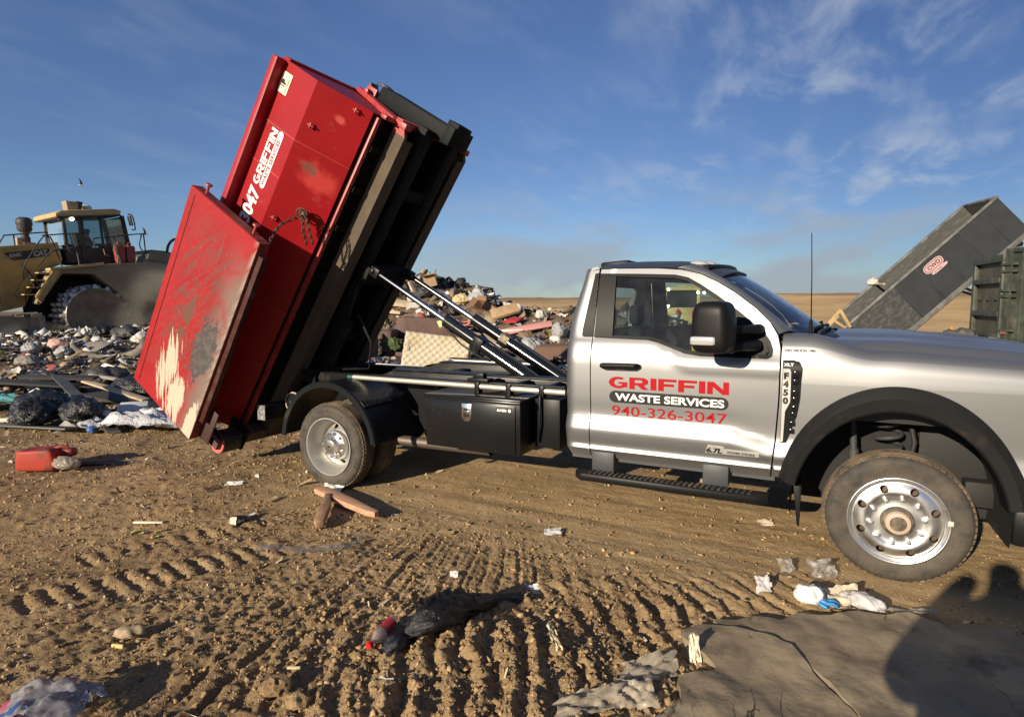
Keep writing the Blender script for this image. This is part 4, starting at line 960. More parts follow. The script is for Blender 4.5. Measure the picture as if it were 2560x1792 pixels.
for sg in (-1, 1):
    M = TM @ Matrix.Scale(-1, 4, (0, 1, 0)) if sg > 0 else TM
    m = MB(M); m.lathe([(.0, -.005), (.055, -.005), (.105, .0), (.115, .02), (.115, .20), (.10, .22), (.0, .22)], (-3.05, -.66, -.22), 'y', 32, 0); m.lathe([(.118, -.004), (.118, .004), (.104, .004), (.104, -.004)], (-3.05, -.66, -.22), 'y', 32, 1, closed=True); m.lathe([(.0, -.03), (.02, -.03), (.02, 0)], (-3.05, -.66, -.22), 'y', 12, 1)
    m.build('bed_roller', [BLACKMET, pmat('worn_ring', (.42, .34, .24), .6)], truck, sharp=40)
m = MB(); m.tube([(-5.35, -.30, .95), (-5.2, -.30, 1.05), (-5.0, -.3, 1.5), (-4.85, -.30, 1.9), (-4.75, -.30, 2.0)], .014, 8); m.tube([(-5.1, -.28, 1.0), (-4.75, -.26, 1.02), (-4.72, -.25, 1.3), (-4.9, -.24, 1.6)], .012, 8); m.bx(-5.5, -5.3, -.5, .5, .86, 1.0); m.beam((-5.3, -.36, 1.0), (-4.9, -.36, 1.55), .04, .12); m.build('hinge_assembly', BLACKMET, truck)

# ---- cab interior
m = MB(); m.bx(-2.13, -.66, -.86, .86, .56, .62); m.bx(-.98, -.66, -.86, .86, 1.12, 1.40); m.bx(-.80, -.62, -.80, .80, 1.38, 1.485); m.build('dashboard', INTER, truck, bevel=.04)
m = MB()
for i in range(2):
    pass
loft(m, [[(x + .08, y, zroof(x, y) - .05) for y in np.linspace(-.74, .74, 13)] for x in np.linspace(-2.12, -1.26, 8)]); m.build('headliner', HEADL, truck)
for y in (-.46, .46):
    m = MB(); superbox(m, (-1.66, y, .90), .27, .27, .09, .4); superbox(m, (-1.94, y, 1.20), .085, .25, .30, .4, shape=lambda p: V(p.x - .16 * p.z, p.y, p.z)); se = m.build('seat', SEATM, truck, weld=.001)
    m = MB(); superbox(m, (-2.02, y, 1.60), .05, .14, .095, .45); m.tube([(-2.01, y - .06, 1.46), (-2.01, y - .06, 1.56)], .008, 6); m.tube([(-2.01, y + .06, 1.46), (-2.01, y + .06, 1.56)], .008, 6); m.build('headrest', SEATM, se, weld=.001)
m = MB(); pts = []
for a in np.linspace(0, 2 * math.pi, 33): pts.append((-1.16 + .08 * math.sin(a), .44 + .19 * math.cos(a), 1.36 + .17 * math.sin(a)))
m.tube(pts, .016, 8); m.tube([(-1.16, .44, 1.36), (-.92, .44, 1.30)], .035, 8); m.beam((-1.16, .26, 1.36), (-1.16, .62, 1.36), .03, .05); m.build('steering_wheel', BLACKP, truck)
m = MB(); m.bx(-1.255, -1.14, -.915, -.88, 1.375, 1.432); m.build('yellow_box', pmat('hi_vis', (.55, .46, .04), .6), truck, bevel=.004)
# =================================================================== red roll-off container
CRED = pmat('container_red', (.30, .006, .010), .42, spec=.28, col2=(.24, .005, .008), scale=2.2, lo=.4, hi=.7, dirt=((.20, .10, .075), 5, .63, .95))
def rubbed(mat, name, cx, cz):
    m = mat.copy(); m.name = name; nt = m.node_tree; N = nt.nodes; L = nt.links; b = N['Principled BSDF']; tc = N.new('ShaderNodeTexCoord')
    src = b.inputs['Base Color'].links[0].from_socket
    def patch(c0, sx, sz, rot, lo, hi, col, amt, src):
        mp = N.new('ShaderNodeMapping'); mp.vector_type = 'TEXTURE'; mp.inputs['Location'].default_value = c0; mp.inputs['Rotation'].default_value = (0, rot, 0); mp.inputs['Scale'].default_value = (sx, 10, sz); L.new(tc.outputs['Object'], mp.inputs[0])
        ln = N.new('ShaderNodeVectorMath'); ln.operation = 'LENGTH'; L.new(mp.outputs[0], ln.inputs[0])
        no = N.new('ShaderNodeTexNoise'); no.inputs['Scale'].default_value = 9; no.inputs['Detail'].default_value = 8; L.new(tc.outputs['Object'], no.inputs['Vector'])
        ad = N.new('ShaderNodeMath'); ad.operation = 'MULTIPLY_ADD'; L.new(no.outputs['Fac'], ad.inputs[0]); ad.inputs[1].default_value = 1.3; L.new(ln.outputs['Value'], ad.inputs[2])
        mr = N.new('ShaderNodeMapRange'); mr.interpolation_type = 'SMOOTHSTEP'; L.new(ad.outputs[0], mr.inputs[0]); mr.inputs[1].default_value = hi; mr.inputs[2].default_value = lo; mr.inputs[4].default_value = amt
        mx = N.new('ShaderNodeMix'); mx.data_type = 'RGBA'; L.new(mr.outputs[0], mx.inputs[0]); L.new(src, mx.inputs[6]); mx.inputs[7].default_value = (*col, 1); return mx.outputs[2]
    src = patch((cx - .05, -1.0, cz - .10), .17, .22, .5, .9, 1.6, (.50, .05, .045), .8, src)
    src = patch((cx, -1.0, cz), .085, .10, .4, .9, 1.5, (.16, .075, .05), .9, src)
    src = patch((-.20, -1.0, .42), .05, .07, .4, .9, 1.5, (.55, .09, .08), .8, src)
    L.new(src, b.inputs['Base Color']); return m
CREDSIDE = rubbed(CRED, 'container_red_rubbed', -.73, .50)
CREDD = pmat('container_edge_red', (.42, .05, .05), .45, col2=(.28, .03, .03), scale=9, dirt=((.25, .16, .12), 8, .58, .85))
SILL = pmat('dusty_sill', (.085, .066, .050), .8, col2=(.115, .089, .067), scale=3, lo=.3, hi=.6, spec=.15)
UNDER = pmat('underside', (.006, .006, .006), .8, spec=.2, dirt=((.02, .016, .012), 6, .55, .8))
cont = thing('roll_off_container', 'tall tilted red steel roll-off container with its scraped end gate swung open', 'container', M=TM.copy())
LB = -3.75
def cpart(mb, name, mat, parent=cont, **k): return mb.build(name, mat, parent, world=False, **k)
# cross-section of the near side, from floor edge up (y, n)
P0, P1, P2 = (-.79, .235), (-1.11, .665), (-1.10, 1.118)
for sg in (-1, 1):
    M = Matrix.Scale(-1, 4, (0, 1, 0)) if sg > 0 else None
    m = MB(M); t = .012
    sec = [P0, P1, P2]
    for i in range(2):
        a, b = sec[i], sec[i + 1]; n = 14
        for k in range(n):
            x0 = LB + (0 - LB) * k / n; x1 = LB + (0 - LB) * (k + 1) / n
            m.add([(x0, a[0], a[1]), (x1, a[0], a[1]), (x1, b[0], b[1]), (x0, b[0], b[1])], [(0, 1, 2, 3)])
            m.add([(x0, a[0] + t, a[1]), (x1, a[0] + t, a[1]), (x1, b[0] + t, b[1]), (x0, b[0] + t, b[1])], [(3, 2, 1, 0)])
    w = cpart(m, 'side_wall', CREDSIDE if sg < 0 else CRED, recalc=False, weld=.0005, sharp=20)
    # seams, tie-down lugs, dent scrape
    m = MB(M)
    for x in (-.555, -.945, -2.2):
        m.add([(x - .005, P1[0] - .003, P1[1]), (x + .005, P1[0] - .003, P1[1]), (x + .005, P2[0] - .003, P2[1]), (x - .005, P2[0] - .003, P2[1])], [(0, 1, 2, 3)])
        if x != -.945: m.add([(x - .003, P0[0] - .003, P0[1]), (x + .003, P0[0] - .003, P0[1]), (x + .003, P1[0] - .003, P1[1]), (x - .003, P1[0] - .003, P1[1])], [(0, 1, 2, 3)])
    cpart(m, 'weld_seam', CREDD, w, recalc=False)
    for x in (-.365, -1.315, -.05):
        m = MB(M); yy = lambda n: P0[0] + (P1[0] - P0[0]) * (n - P0[1]) / (P1[1] - P0[1])
        nn = .585 if x < -.1 else .34
        m.obx((x, yy(nn) - .014, nn), (.014, 0, 0), (0, .04, .02), (0, .03, -.055)); m.obx((x, yy(nn) - .028, nn - .003), (.05, 0, 0), (0, .02, 0), (0, 0, .016))
        cpart(m, 'tie_lug', CREDD, w, bevel=.004)
    # top rail: an angle standing out over the side
    m = MB(M); m.bx(LB, .0, -1.205, -1.04, 1.116, 1.184); cpart(m, 'top_rail', CREDD if False else pmat('rail_red', (.34, .016, .024), .45, spec=.3, col2=(.28, .012, .018), scale=3), bevel=.003)
    # bottom rail
    m = MB(M); m.bx(LB, -.012, -.745, -.70, .195, .255); cpart(m, 'bottom_rail', CREDD, bevel=.003)
    # long sill
    m = MB(M)
    m.pxz([(LB + .05, 0), (-.06, 0), (.03, .06), (.05, .12), (.05, .165), (LB + .05, .165)], -.545, -.505); m.bx(LB + .05, .045, -.535, -.505, .1655, .235, 2); m.bx(LB + .05, -.08, -.505, -.40, .0, .012); m.pxz([(.05, .12), (.05, .165), (-.06, .165), (-.06, .0), (.03, .06)], -.549, -.5455, 1)  # upper web coloured dark to stand in for the bottom rail's shade
    cpart(m, 'long_sill', [SILL, CREDD, UNDER])
    # cross members under the floor
for k in range(9):
    m = MB(); x = -.30 - k * .42; m.bx(x - .03, x + .03, -.70, -.55, .17, .235); m.bx(x - .03, x + .03, .55, .70, .17, .235); m.bx(x - .03, x + .03, -.50, .50, .14, .235); cpart(m, 'cross_member', UNDER)
m = MB(); m.bx(LB, 0, -.79, .79, .236, .246); cpart(m, 'floor', UNDER)
# front wall and the A-frame with its lifting bar
m = MB(); m.pyz([(-.79, .236), (-1.11, .665), (-1.10, 1.18), (1.10, 1.18), (1.11, .665), (.79, .236)], -.002, .012); m.bx(.012, .03, -1.08, 1.08, 1.10, 1.178); cpart(m, 'front_wall', CRED)
m = MB()
for sg in (-1, 1):
    m.beam((.03, sg * .52, .16), (.05, sg * .16, 1.06), .05, .15, up=(0, 1, 0)); m.beam((.03, sg * .52, .16), (.03, sg * .52, .02), .06, .10, up=(0, 1, 0))
m.bx(.02, .06, -.16, .16, .94, 1.10); m.bx(.02, .07, -.52, .52, .12, .20); m.bx(.0, .04, -.70, .70, .16, .235)
af = cpart(m, 'lift_frame', CREDD, bevel=.006)
m = MB(); m.tube([(.08, -.26, .93), (.08, .26, .93)], .028, 12); m.obx((.08, -.17, .93), (.12, 0, 0), (0, .035, 0), (0, 0, .14)); m.obx((.08, .17, .93), (.12, 0, 0), (0, .035, 0), (0, 0, .14)); cpart(m, 'lifting_bar', CREDD, af, bevel=.004)
# rear frame and ground rollers
m = MB(); 
for sg in (-1, 1): m.bx(LB - .05, LB + .05, min(sg * 1.16, sg * 1.04), max(sg * 1.16, sg * 1.04), .10, 1.25)
m.bx(LB - .05, LB + .08, -1.16, 1.16, .04, .20); cpart(m, 'rear_frame', pmat('dirty_rear_frame', (.10, .035, .03), .7, col2=(.06, .045, .035), scale=5, dirt=((.13, .10, .075), 6, .45, .7)), bevel=.006)
for sg in (-1, 1):
    M = Matrix.Scale(-1, 4, (0, 1, 0)) if sg > 0 else None; c = (-3.77, -1.10, .10)
    m = MB(M); m.lathe([(.0, -.012), (.105, -.012), (.108, 0)], c, 'y', 32, 1); m.lathe([(.108, 0), (.112, .02), (.112, .20), (.105, .215), (0, .215)], c, 'y', 32, 0)
    cc = Vector(c); m.prism([(.07 * math.cos(rad(60 * k + 15)), .07 * math.sin(rad(60 * k + 15))) for k in range(6)], lambda a, b: cc + V(a, -.03, b), lambda a, b: cc + V(a, -.012, b), 1); m.lathe([(0, -.036), (.012, -.036), (.012, -.03)], c, 'y', 8, 0)
    gw = cpart(m, 'ground_roller', [pmat('roller_steel', (.03, .027, .025), .6, dirt=((.14, .10, .07), 8, .5, .8)), pmat('roller_red', (.62, .16, .13), .55, col2=(.5, .09, .08), scale=14)], sharp=40)
    m = MB(M); m.bx(-3.85, -3.6, -.87, -.83, .0, .28); m.bx(-3.82, -3.66, -1.125, -1.112, .06, .30); cpart(m, 'roller_bracket', UNDER, gw, bevel=.004)
# ---- the end gate, swung right round against the side
GH, GT, GW = -3.72, -1.385, 2.31            # hinge position along the slope, face offset, gate width
ga = math.atan2(.085, GW)
GM = Matrix.Translation((GH, -1.385, .205)) @ Matrix.Rotation(-ga, 4, 'Z')
def gate_material():
    m = bpy.data.materials.new('scraped_red'); m.use_nodes = True; nt = m.node_tree; N = nt.nodes; L = nt.links; b = N['Principled BSDF']
    tc = N.new('ShaderNodeTexCoord'); sep = N.new('ShaderNodeSeparateXYZ'); L.new(tc.outputs['Object'], sep.inputs[0])
    def noise(sc, det=8, stretch=None, rot=0, rough=.62, loc=(0, 0, 0)):
        v = tc.outputs['Object']
        if stretch:
            mp = N.new('ShaderNodeMapping'); mp.vector_type = 'TEXTURE' if False else 'POINT'; L.new(v, mp.inputs[0]); mp.inputs['Rotation'].default_value = (0, rot, 0); mp.inputs['Location'].default_value = loc
            mp2 = N.new('ShaderNodeMapping'); L.new(mp.outputs[0], mp2.inputs[0]); mp2.inputs['Scale'].default_value = stretch; v = mp2.outputs[0]
        n = N.new('ShaderNodeTexNoise'); L.new(v, n.inputs['Vector']); n.inputs['Scale'].default_value = sc; n.inputs['Detail'].default_value = det; n.inputs['Roughness'].default_value = rough; return n.outputs['Fac']
    def M(op, a, c=None):
        n = N.new('ShaderNodeMath'); n.operation = op
        for i, v in enumerate((a, c)):
            if v is None: continue
            if isinstance(v, (int, float)): n.inputs[i].default_value = v
            else: L.new(v, n.inputs[i])
        return n.outputs[0]
    def ss(v, a, c):
        n = N.new('ShaderNodeMapRange'); n.interpolation_type = 'SMOOTHSTEP'; L.new(v, n.inputs[0]); n.inputs[1].default_value = a; n.inputs[2].default_value = c; return n.outputs[0]
    def mix(f, a, c):
        n = N.new('ShaderNodeMix'); n.data_type = 'RGBA'; L.new(f, n.inputs[0])
        for v, i in ((a, 6), (c, 7)):
            if isinstance(v, tuple): n.inputs[i].default_value = (*v, 1)
            else: L.new(v, n.inputs[i])
        return n.outputs[2]
    x, z = sep.outputs[0], sep.outputs[2]
    def blob(cx, cz, rx, rz, wob, nz):
        """1 inside an uneven patch"""
        dx = M('DIVIDE', M('SUBTRACT', x, cx), rx); dz = M('DIVIDE', M('SUBTRACT', z, cz), rz)
        d = M('SQRT', M('ADD', M('MULTIPLY', dx, dx), M('MULTIPLY', dz, dz)))
        return ss(M('ADD', d, M('MULTIPLY', M('SUBTRACT', nz, .5), wob)), 1.04, .96)
    nA = noise(5, 10, (1.0, 1, 1.0)); nS = noise(7, 8, (.35, 1, 3.2), rad(-32)); nF = noise(30, 6, (.22, 1, 3), rad(-28)); nG = noise(2.2, 5)
    red = mix(ss(nG, .35, .7), (.33, .012, .014), (.26, .009, .011))
    # broad grimy scuffing away from the borders
    edge = M('MULTIPLY', M('MULTIPLY', ss(x, .15, .45), ss(z, 1.02, .75)), ss(x, 2.3, 1.9))
    c = mix(M('MULTIPLY', M('MULTIPLY', ss(nS, .42, .64), edge), .72), red, (.12, .05, .043))
    c = mix(M('MULTIPLY', M('MULTIPLY', ss(nA, .50, .66), edge), .6), c, (.085, .055, .043)); nM = noise(22, 8, (1, 1, 1), 0, .7); c = mix(M('MULTIPLY', M('MULTIPLY', ss(nM, .54, .68), edge), .55), c, (.20, .12, .10))
    # worn lower edge: grey-brown rub along the bottom of the gate
    c = mix(M('MULTIPLY', M('MULTIPLY', ss(z, .36, .04), ss(x, 2.28, 1.6)), ss(nA, .26, .50)), c, (.19, .135, .115))
    c = mix(M('MULTIPLY', ss(z, .07, .0), ss(nS, .35, .6)), c, (.30, .22, .18))
    # named patches
    nR = noise(13, 10, (.8, 1, 1.4), rad(-30), .72); c = mix(M('MULTIPLY', blob(.98, .22, .36, .15, 3.4, M('ADD', M('MULTIPLY', nR, .6), M('MULTIPLY', nA, .4))), .9), c, mix(ss(nR, .40, .62), (.045, .048, .05), (.10, .095, .09)))
    c = mix(M('MULTIPLY', blob(1.22, .55, .20, .035, .35, nA), .8), c, (.085, .07, .045)); c = mix(M('MULTIPLY', blob(1.17, .62, .12, .03, .35, nA), .8), c, (.085, .07, .045))
    c = mix(M('MULTIPLY', blob(.93, .60, .08, .04, .4, nA), .7), c, (.085, .07, .045)); c = mix(M('MULTIPLY', blob(1.95, .43, .14, .010, .3, nA), .7), c, (.10, .085, .07))
    # cream scrape dragged towards the lower hinge corner
    scr = noise(11, 10, (.16, 1, 2.6), rad(22), .7); big = M('ADD', M('MULTIPLY', scr, .8), M('MULTIPLY', nA, .30))
    w1 = blob(.24, .40, .33, .15, 4.2, big); w0 = blob(.50, .63, .28, .13, 6.5, scr); w2 = blob(.05, .07, .42, .085, 2.6, big)
    w = M('MAXIMUM', M('MAXIMUM', w1, M('MULTIPLY', w0, .95)), w2)
    c = mix(w, c, (.50, .43, .33))
    # thin scratches
    sc1 = M('MULTIPLY', ss(nF, .665, .70), edge); c = mix(M('MULTIPLY', sc1, .6), c, (.60, .42, .38))
    sc2 = ss(noise(16, 4, (3, 1, .5), rad(20)), .75, .77); c = mix(M('MULTIPLY', sc2, .5), c, (.6, .5, .45))
    S(b, 'Specular IOR Level').default_value = .3; L.new(c, b.inputs['Base Color']); rr = N.new('ShaderNodeMapRange'); L.new(nS, rr.inputs[0]); rr.inputs[1].default_value = .3; rr.inputs[2].default_value = .7; rr.inputs[3].default_value = .38; rr.inputs[4].default_value = .7; L.new(rr.outputs[0], b.inputs['Roughness'])
    bp = N.new('ShaderNodeBump'); bp.inputs['Strength'].default_value = .25; bp.inputs['Distance'].default_value = .004; L.new(nS, bp.inputs['Height']); L.new(bp.outputs[0], b.inputs['Normal'])
    return m
GATE = gate_material()
m = MB(); m.bx(0, GW, 0, .012, 0, 1.068); g = m.build('end_gate', GATE, cont, world=False); g.matrix_local = GM; WM[g.name] = TM @ GM
def gpart(mb, name, mat, **k): return mb.build(name, mat, g, world=False, **k)
m = MB(); m.bx(0, GW, .0125, .115, -.003, .06); m.bx(0, GW, .0125, .115, 1.012, 1.071); m.bx(-.003, .07, .0125, .115, .0605, 1.0115); m.bx(GW - .07, GW + .003, .0125, .115, .0605, 1.0115)
for x in (.6, 1.2, 1.8): m.bx(x - .04, x + .04, .0125, .10, .0605, 1.0115)
gpart(m, 'gate_frame', pmat('gate_frame_red', (.22, .02, .02), .55, col2=(.10, .03, .025), scale=6, dirt=((.12, .08, .06), 9, .5, .8)))
m = MB(); m.bx(.25, GW - .12, .03, .09, -.07, -.004); gpart(m, 'gate_rub_bar', pmat('rub_bar', (.055, .014, .012), .6, spec=.2, dirt=((.09, .065, .05), 9, .5, .8)), bevel=.006)
m = MB(); m.bx(.02, .42, .10, .115, -.16, .10); gpart(m, 'gate_hinge', pmat('hinge_dark', (.05, .02, .018), .6), bevel=.004)
m = MB(); m.bx(.06, GW - .06, -.004, -.0005, .977, .982); gpart(m, 'gate_seam', INK)
for n in (.91, .17):
    m = MB(); m.tube([(GW, .055, n), (GW + .085, .055, n)], .013, 8); m.lathe([(.0, .10), (.03, .10), (.034, .085), (.012, .08)], (GW, .055, n), 'x', 14); gpart(m, 'latch_pin', CREDD)
# chain from the side of the box to the gate corner
def chain(mb, pts, link=.042, r=.0065):
    L_ = smooth_line(pts, 10); acc = 0; prev = Vector(L_[0]); spots = []
    for p in L_[1:]:
        p = Vector(p); d = (p - prev).length
        while acc + d >= link * .78:
            t = (link * .78 - acc) / d; prev = prev.lerp(p, t); spots.append((prev.copy(), (p - prev).normalized() if (p - prev).length > 1e-6 else Vector((0, 0, 1)))); d = (p - prev).length; acc = 0
        acc += d; prev = p
    for i, (c, t) in enumerate(spots):
        s1 = t.cross(Vector((.3, 1, .2))).normalized(); s2 = t.cross(s1); s = s1 if i % 2 else s2
        ring = [c + t * math.cos(a) * link * .5 + s * math.sin(a) * link * .33 for a in np.linspace(0, 2 * math.pi, 9)]
        mb.tube(ring, r, 5, caps=False)
RUST = pmat('rusty_chain', (.10, .045, .025), .7, col2=(.05, .025, .02), scale=30)
ringp = V(-1.135, -.985, .345)
m = MB(); chain(m, [ringp, V(-1.28, -1.18, .36), V(GH + GW - .03, -1.34, .24)]); chain(m, [ringp, ringp + V(-.10, -.03, -.09), ringp + V(-.22, .03, -.14)], .04); chain(m, [ringp + V(.02, 0, -.02), ringp + V(-.08, .0, -.13), ringp + V(-.20, .06, -.20)], .04)
cpart(m, 'chain', RUST)
m = MB(); m.tube([ringp + V(.05 * math.cos(a), -.02 * math.sin(a), .05 * math.sin(a) + .02) for a in np.linspace(0, 2 * math.pi, 15)], .009, 6); m.obx(ringp + V(.0, .03, .03), (.05, 0, 0), (0, .05, 0), (0, .02, .09)); cpart(m, 'chain_ring', RUST)
# lettering on the upper panel
def on_side(x0, n0):
    def f(u, v):
        n = n0 + v; t = (n - P1[1]) / (P2[1] - P1[1]); return (x0 + u, P1[0] + (P2[0] - P1[0]) * t - .004, n)
    return f
# reads along the slope, from low to high
def up(x0, n0): f = on_side(x0, n0); return lambda u, v: f(u, v)
m = MB(); letter_blocks(m, -1.14, .888, .562, .094, lambda x, z: on_side(0, 0)(x, z)); bb = text_mesh(MB(), '3047', .2, lambda u, v: (u, v, 0), .006); k = .352 / (bb[1] - bb[0]); kv = .160 / (bb[3] - bb[2])
text_mesh(m, '3047', .2, lambda u, v: on_side(-1.525, .822)((u - bb[0]) * k, (v - bb[2]) * kv), .008); cpart(m, 'side_lettering', WHITE, recalc=False, sharp=0)
m = MB(); panel(m, pill(-1.140, -.565, .803, .876), [], lambda u, v: on_side(0, 0)(u, v), .05); lp = cpart(m, 'lettering_panel', WHITE, recalc=False, sharp=0)
m = MB(); bb = text_mesh(MB(), 'WASTE SERVICES', .07, lambda u, v: (u, v, 0)); k = .515 / (bb[1] - bb[0]); text_mesh(m, 'WASTE SERVICES', .062, lambda u, v: tuple(Vector(on_side(-1.11, .817)((u - bb[0]) * k, v)) + V(0, -.003, 0)), .001); cpart(m, 'panel_lettering', pmat('sign_dark_red', (.18, .012, .016), .5), lp, recalc=False, sharp=0)
m = MB(); panel(m, [(-.272, .966), (-.080, .966), (-.080, 1.096), (-.272, 1.096)], [], lambda u, v: on_side(0, 0)(u, v), .06); st = cpart(m, 'sticker', pmat('cream_sticker', (.72, .66, .50), .5), recalc=False, sharp=0)
m = MB(); text_mesh(m, 'P', .075, lambda u, v: tuple(Vector(on_side(-.19, 1.022)(u, v)) + V(0, -.003, 0)), .006); m.add([tuple(Vector(on_side(0, 0)(x, z)) + V(0, -.003, 0)) for x, z in ((-.21, 1.02), (-.20, 1.02), (-.20, 1.08), (-.21, 1.08))], [(0, 1, 2, 3)]); text_mesh(m, 'Parks Disposal', .022, lambda u, v: tuple(Vector(on_side(-.255, .985)(u, v)) + V(0, -.003, 0)), .0004); cpart(m, 'sticker_print', INK, st, recalc=False, sharp=0)
# =================================================================== landfill compactor (upright working plane: u along the machine, z up, v out towards the viewer)
CYEL = pmat('dusty_yellow', (.56, .37, .095), .6, col2=(.38, .26, .10), scale=.9, dirt=((.16, .125, .085), 1.6, .45, .8))
CDECK = pmat('deck_yellow', (.48, .35, .16), .6, dirt=((.30, .24, .16), 3, .5, .8))
CDUST = pmat('machine_dust', (.25, .20, .135), .85, col2=(.34, .27, .18), scale=1.2)
CBLK = pmat('machine_black', (.03, .029, .028), .6, dirt=((.12, .1, .075), 2.5, .5, .85))
CRAIL = pmat('machine_rail', (.03, .03, .035), .5, dirt=((.2, .16, .11), 4, .5, .9))
CGLASS = glass_mat('machine_glass', (.50, .60, .60), 1.0, .03, dust=.12)
DRUM = pmat('drum_face', (.16, .125, .09), .8, col2=(.25, .20, .145), scale=2.0, bump=.3, bscale=9, bdist=.02)
DRUMW = pmat('drum_worn', (.66, .63, .58), .4, .55, col2=(.22, .18, .14), scale=3)
JERRY = pmat('red_can', (.30, .035, .03), .5, dirt=((.16, .11, .085), 3, .45, .8))
BETA = rad(83); CH = V(math.cos(BETA), math.sin(BETA), 0); CN = V(math.sin(BETA), -math.cos(BETA), 0)
CORIG = V(-23.004, 6.433, 1.674)
def CM(u, v, z): return CORIG + CH * u + CN * v + V(0, 0, z)
CMAT = Matrix(((CH.x, CN.x, 0, CORIG.x), (CH.y, CN.y, 0, CORIG.y), (0, 0, 1, CORIG.z), (0, 0, 0, 1)))
comp = thing('landfill_compactor', 'dusty yellow landfill compactor with spiked steel drums working beside the red gate', 'compactor', (CORIG.x, CORIG.y, H(CORIG.x, CORIG.y)))
def prof(mb, poly, v0, v1, mi=0): return mb.prism(poly, lambda a, b: (a, v0, b), lambda a, b: (a, v1, b), mi)
def cbuild(mb, name, mat, parent=comp, **k):
    return mb.build(name, mat, parent, **k)
W2 = -3.2                                   # far side of the body
# engine hood with its black decal
m = MB(CMAT); prof(m, [(-4.9, 1.50), (-4.9, -.30), (-2.9, -.30), (-1.75, .0), (-1.62, .30), (-1.29, 1.10), (-.66, 1.42), (-.62, 1.60), (-.70, 2.10), (-.74, 2.13), (-2.4, 1.86), (-4.9, 1.45)], -.25, W2 + .3); hood_ = cbuild(m, 'engine_hood', CYEL, bevel=.03)
m = MB(CMAT); prof(m, [(-4.9, 1.46), (-4.9, 1.38), (-2.4, 1.80), (-.72, 2.07), (-.72, 2.15), (-2.4, 1.88)], -.20, W2 + .25); cbuild(m, 'hood_edge', CDECK, hood_, bevel=.015)
m = MB(CMAT); prof(m, [(-2.19, 1.70), (-1.95, 1.46), (-.98, 1.685), (-.96, 1.93)], -.246, -.243); dec = cbuild(m, 'decal', CBLK, hood_)
m = MB(CMAT); prof(m, [(-2.12, 1.59), (-1.95, 1.465), (-1.72, 1.515), (-1.93, 1.545)], -.2425, -.2405); cbuild(m, 'decal_stripe', pmat('dull_red', (.22, .05, .045), .6), dec)
def cline(u0, z0, sl): return lambda a, b: tuple(CMAT @ V(u0 + a, -.240, z0 + b + sl * a))
m = MB(); text_mesh(m, '836K', .155, cline(-2.05, 1.565, .22), .006, .95); text_mesh(m, 'CAT', .235, cline(-1.41, 1.640, .20), .012, .80); cbuild(m, 'decal_lettering', pmat('dusty_white', (.42, .40, .36), .6), dec, recalc=False, sharp=0)
m = MB(CMAT)
for u in (-3.4, -2.55, -2.38, -1.72): m.bx(u - .012, u + .012, -.247, -.243, .1, 1.35)
m.bx(-3.3, -2.65, -.247, -.243, .25, .85); cbuild(m, 'panel_gap', CBLK, hood_)
# fender arch over the front drum, deck, stair
m = MB(CMAT); prof(m, [(-1.62, .10), (-1.52, .05), (-.83, 1.10), (.07, 1.10), (.90, .38), (1.2, .20), (3.6, .10), (3.6, 1.45), (1.95, 1.60), (1.61, 1.55), (.34, 1.40), (-1.19, 1.16)], .32, -.10); cbuild(m, 'fender', CDUST, bevel=.02)
m = MB(CMAT); prof(m, [(-.9, 1.09), (.05, 1.09), (.88, .38), (.9, -.9), (-1.4, -.9), (-1.46, .05)], -1.45, -1.50); prof(m, [(-1.3, .2), (-.85, 1.05), (.05, 1.05), (.85, .3), (3.4, .1), (3.4, 1.3), (-1.2, 1.1)], -.14, W2 + .1); cbuild(m, 'chassis', CBLK)
m = MB(CMAT); prof(m, [(-1.20, 1.16), (.36, 1.41), (.36, 1.51), (-1.20, 1.25)], .45, -.25); cbuild(m, 'deck', CDECK, bevel=.02)
m = MB(CMAT); prof(m, [(.36, 1.38), (1.66, 1.49), (1.66, 1.57), (.36, 1.46)], .35, W2 + .5); cbuild(m, 'platform', CDUST, bevel=.01)
m = MB(CMAT); prof(m, [(-1.66, .30), (-1.50, .10), (-.92, 1.17), (-1.12, 1.20)], .42, .34); prof(m, [(-2.0, .40), (-1.84, .22), (-1.35, 1.15), (-1.5, 1.20)], -.18, -.24); st_ = cbuild(m, 'stair', CYEL, bevel=.01)
m = MB(CMAT)
for k in range(4): u = -1.66 + k * .14; z = .36 + k * .235; m.bx(u - .26, u + .06, -.2, .36, z, z + .035)
cbuild(m, 'stair_tread', CDECK, st_)
# underbody and wheel guard at the left
m = MB(CMAT); m.bx(-4.9, -2.15, -.6, .1, -.80, -.30); m.bx(-2.3, -1.45, -.7, .05, -.75, -.35); m.bx(-1.75, -1.35, -.5, .15, -.70, -.30); cbuild(m, 'bumper_beam', CDUST, bevel=.03)
m = MB(CMAT); m.tube([(-2.2, .12, -.28), (-1.9, .12, -.24), (-1.55, .14, -.22)], .035, 8); m.obx((-1.60, .18, -.30), (.28, 0, .05), (0, .1, 0), (.02, 0, .12)); m.obx((-2.05, .15, -.26), (.2, 0, .04), (0, .1, 0), (0, 0, .05)); m.obx((-1.50, .16, -.52), (.10, 0, .0), (0, .05, 0), (-.06, 0, .38)); cbuild(m, 'caught_rags', pmat('rag_tan', (.36, .30, .22), .9))
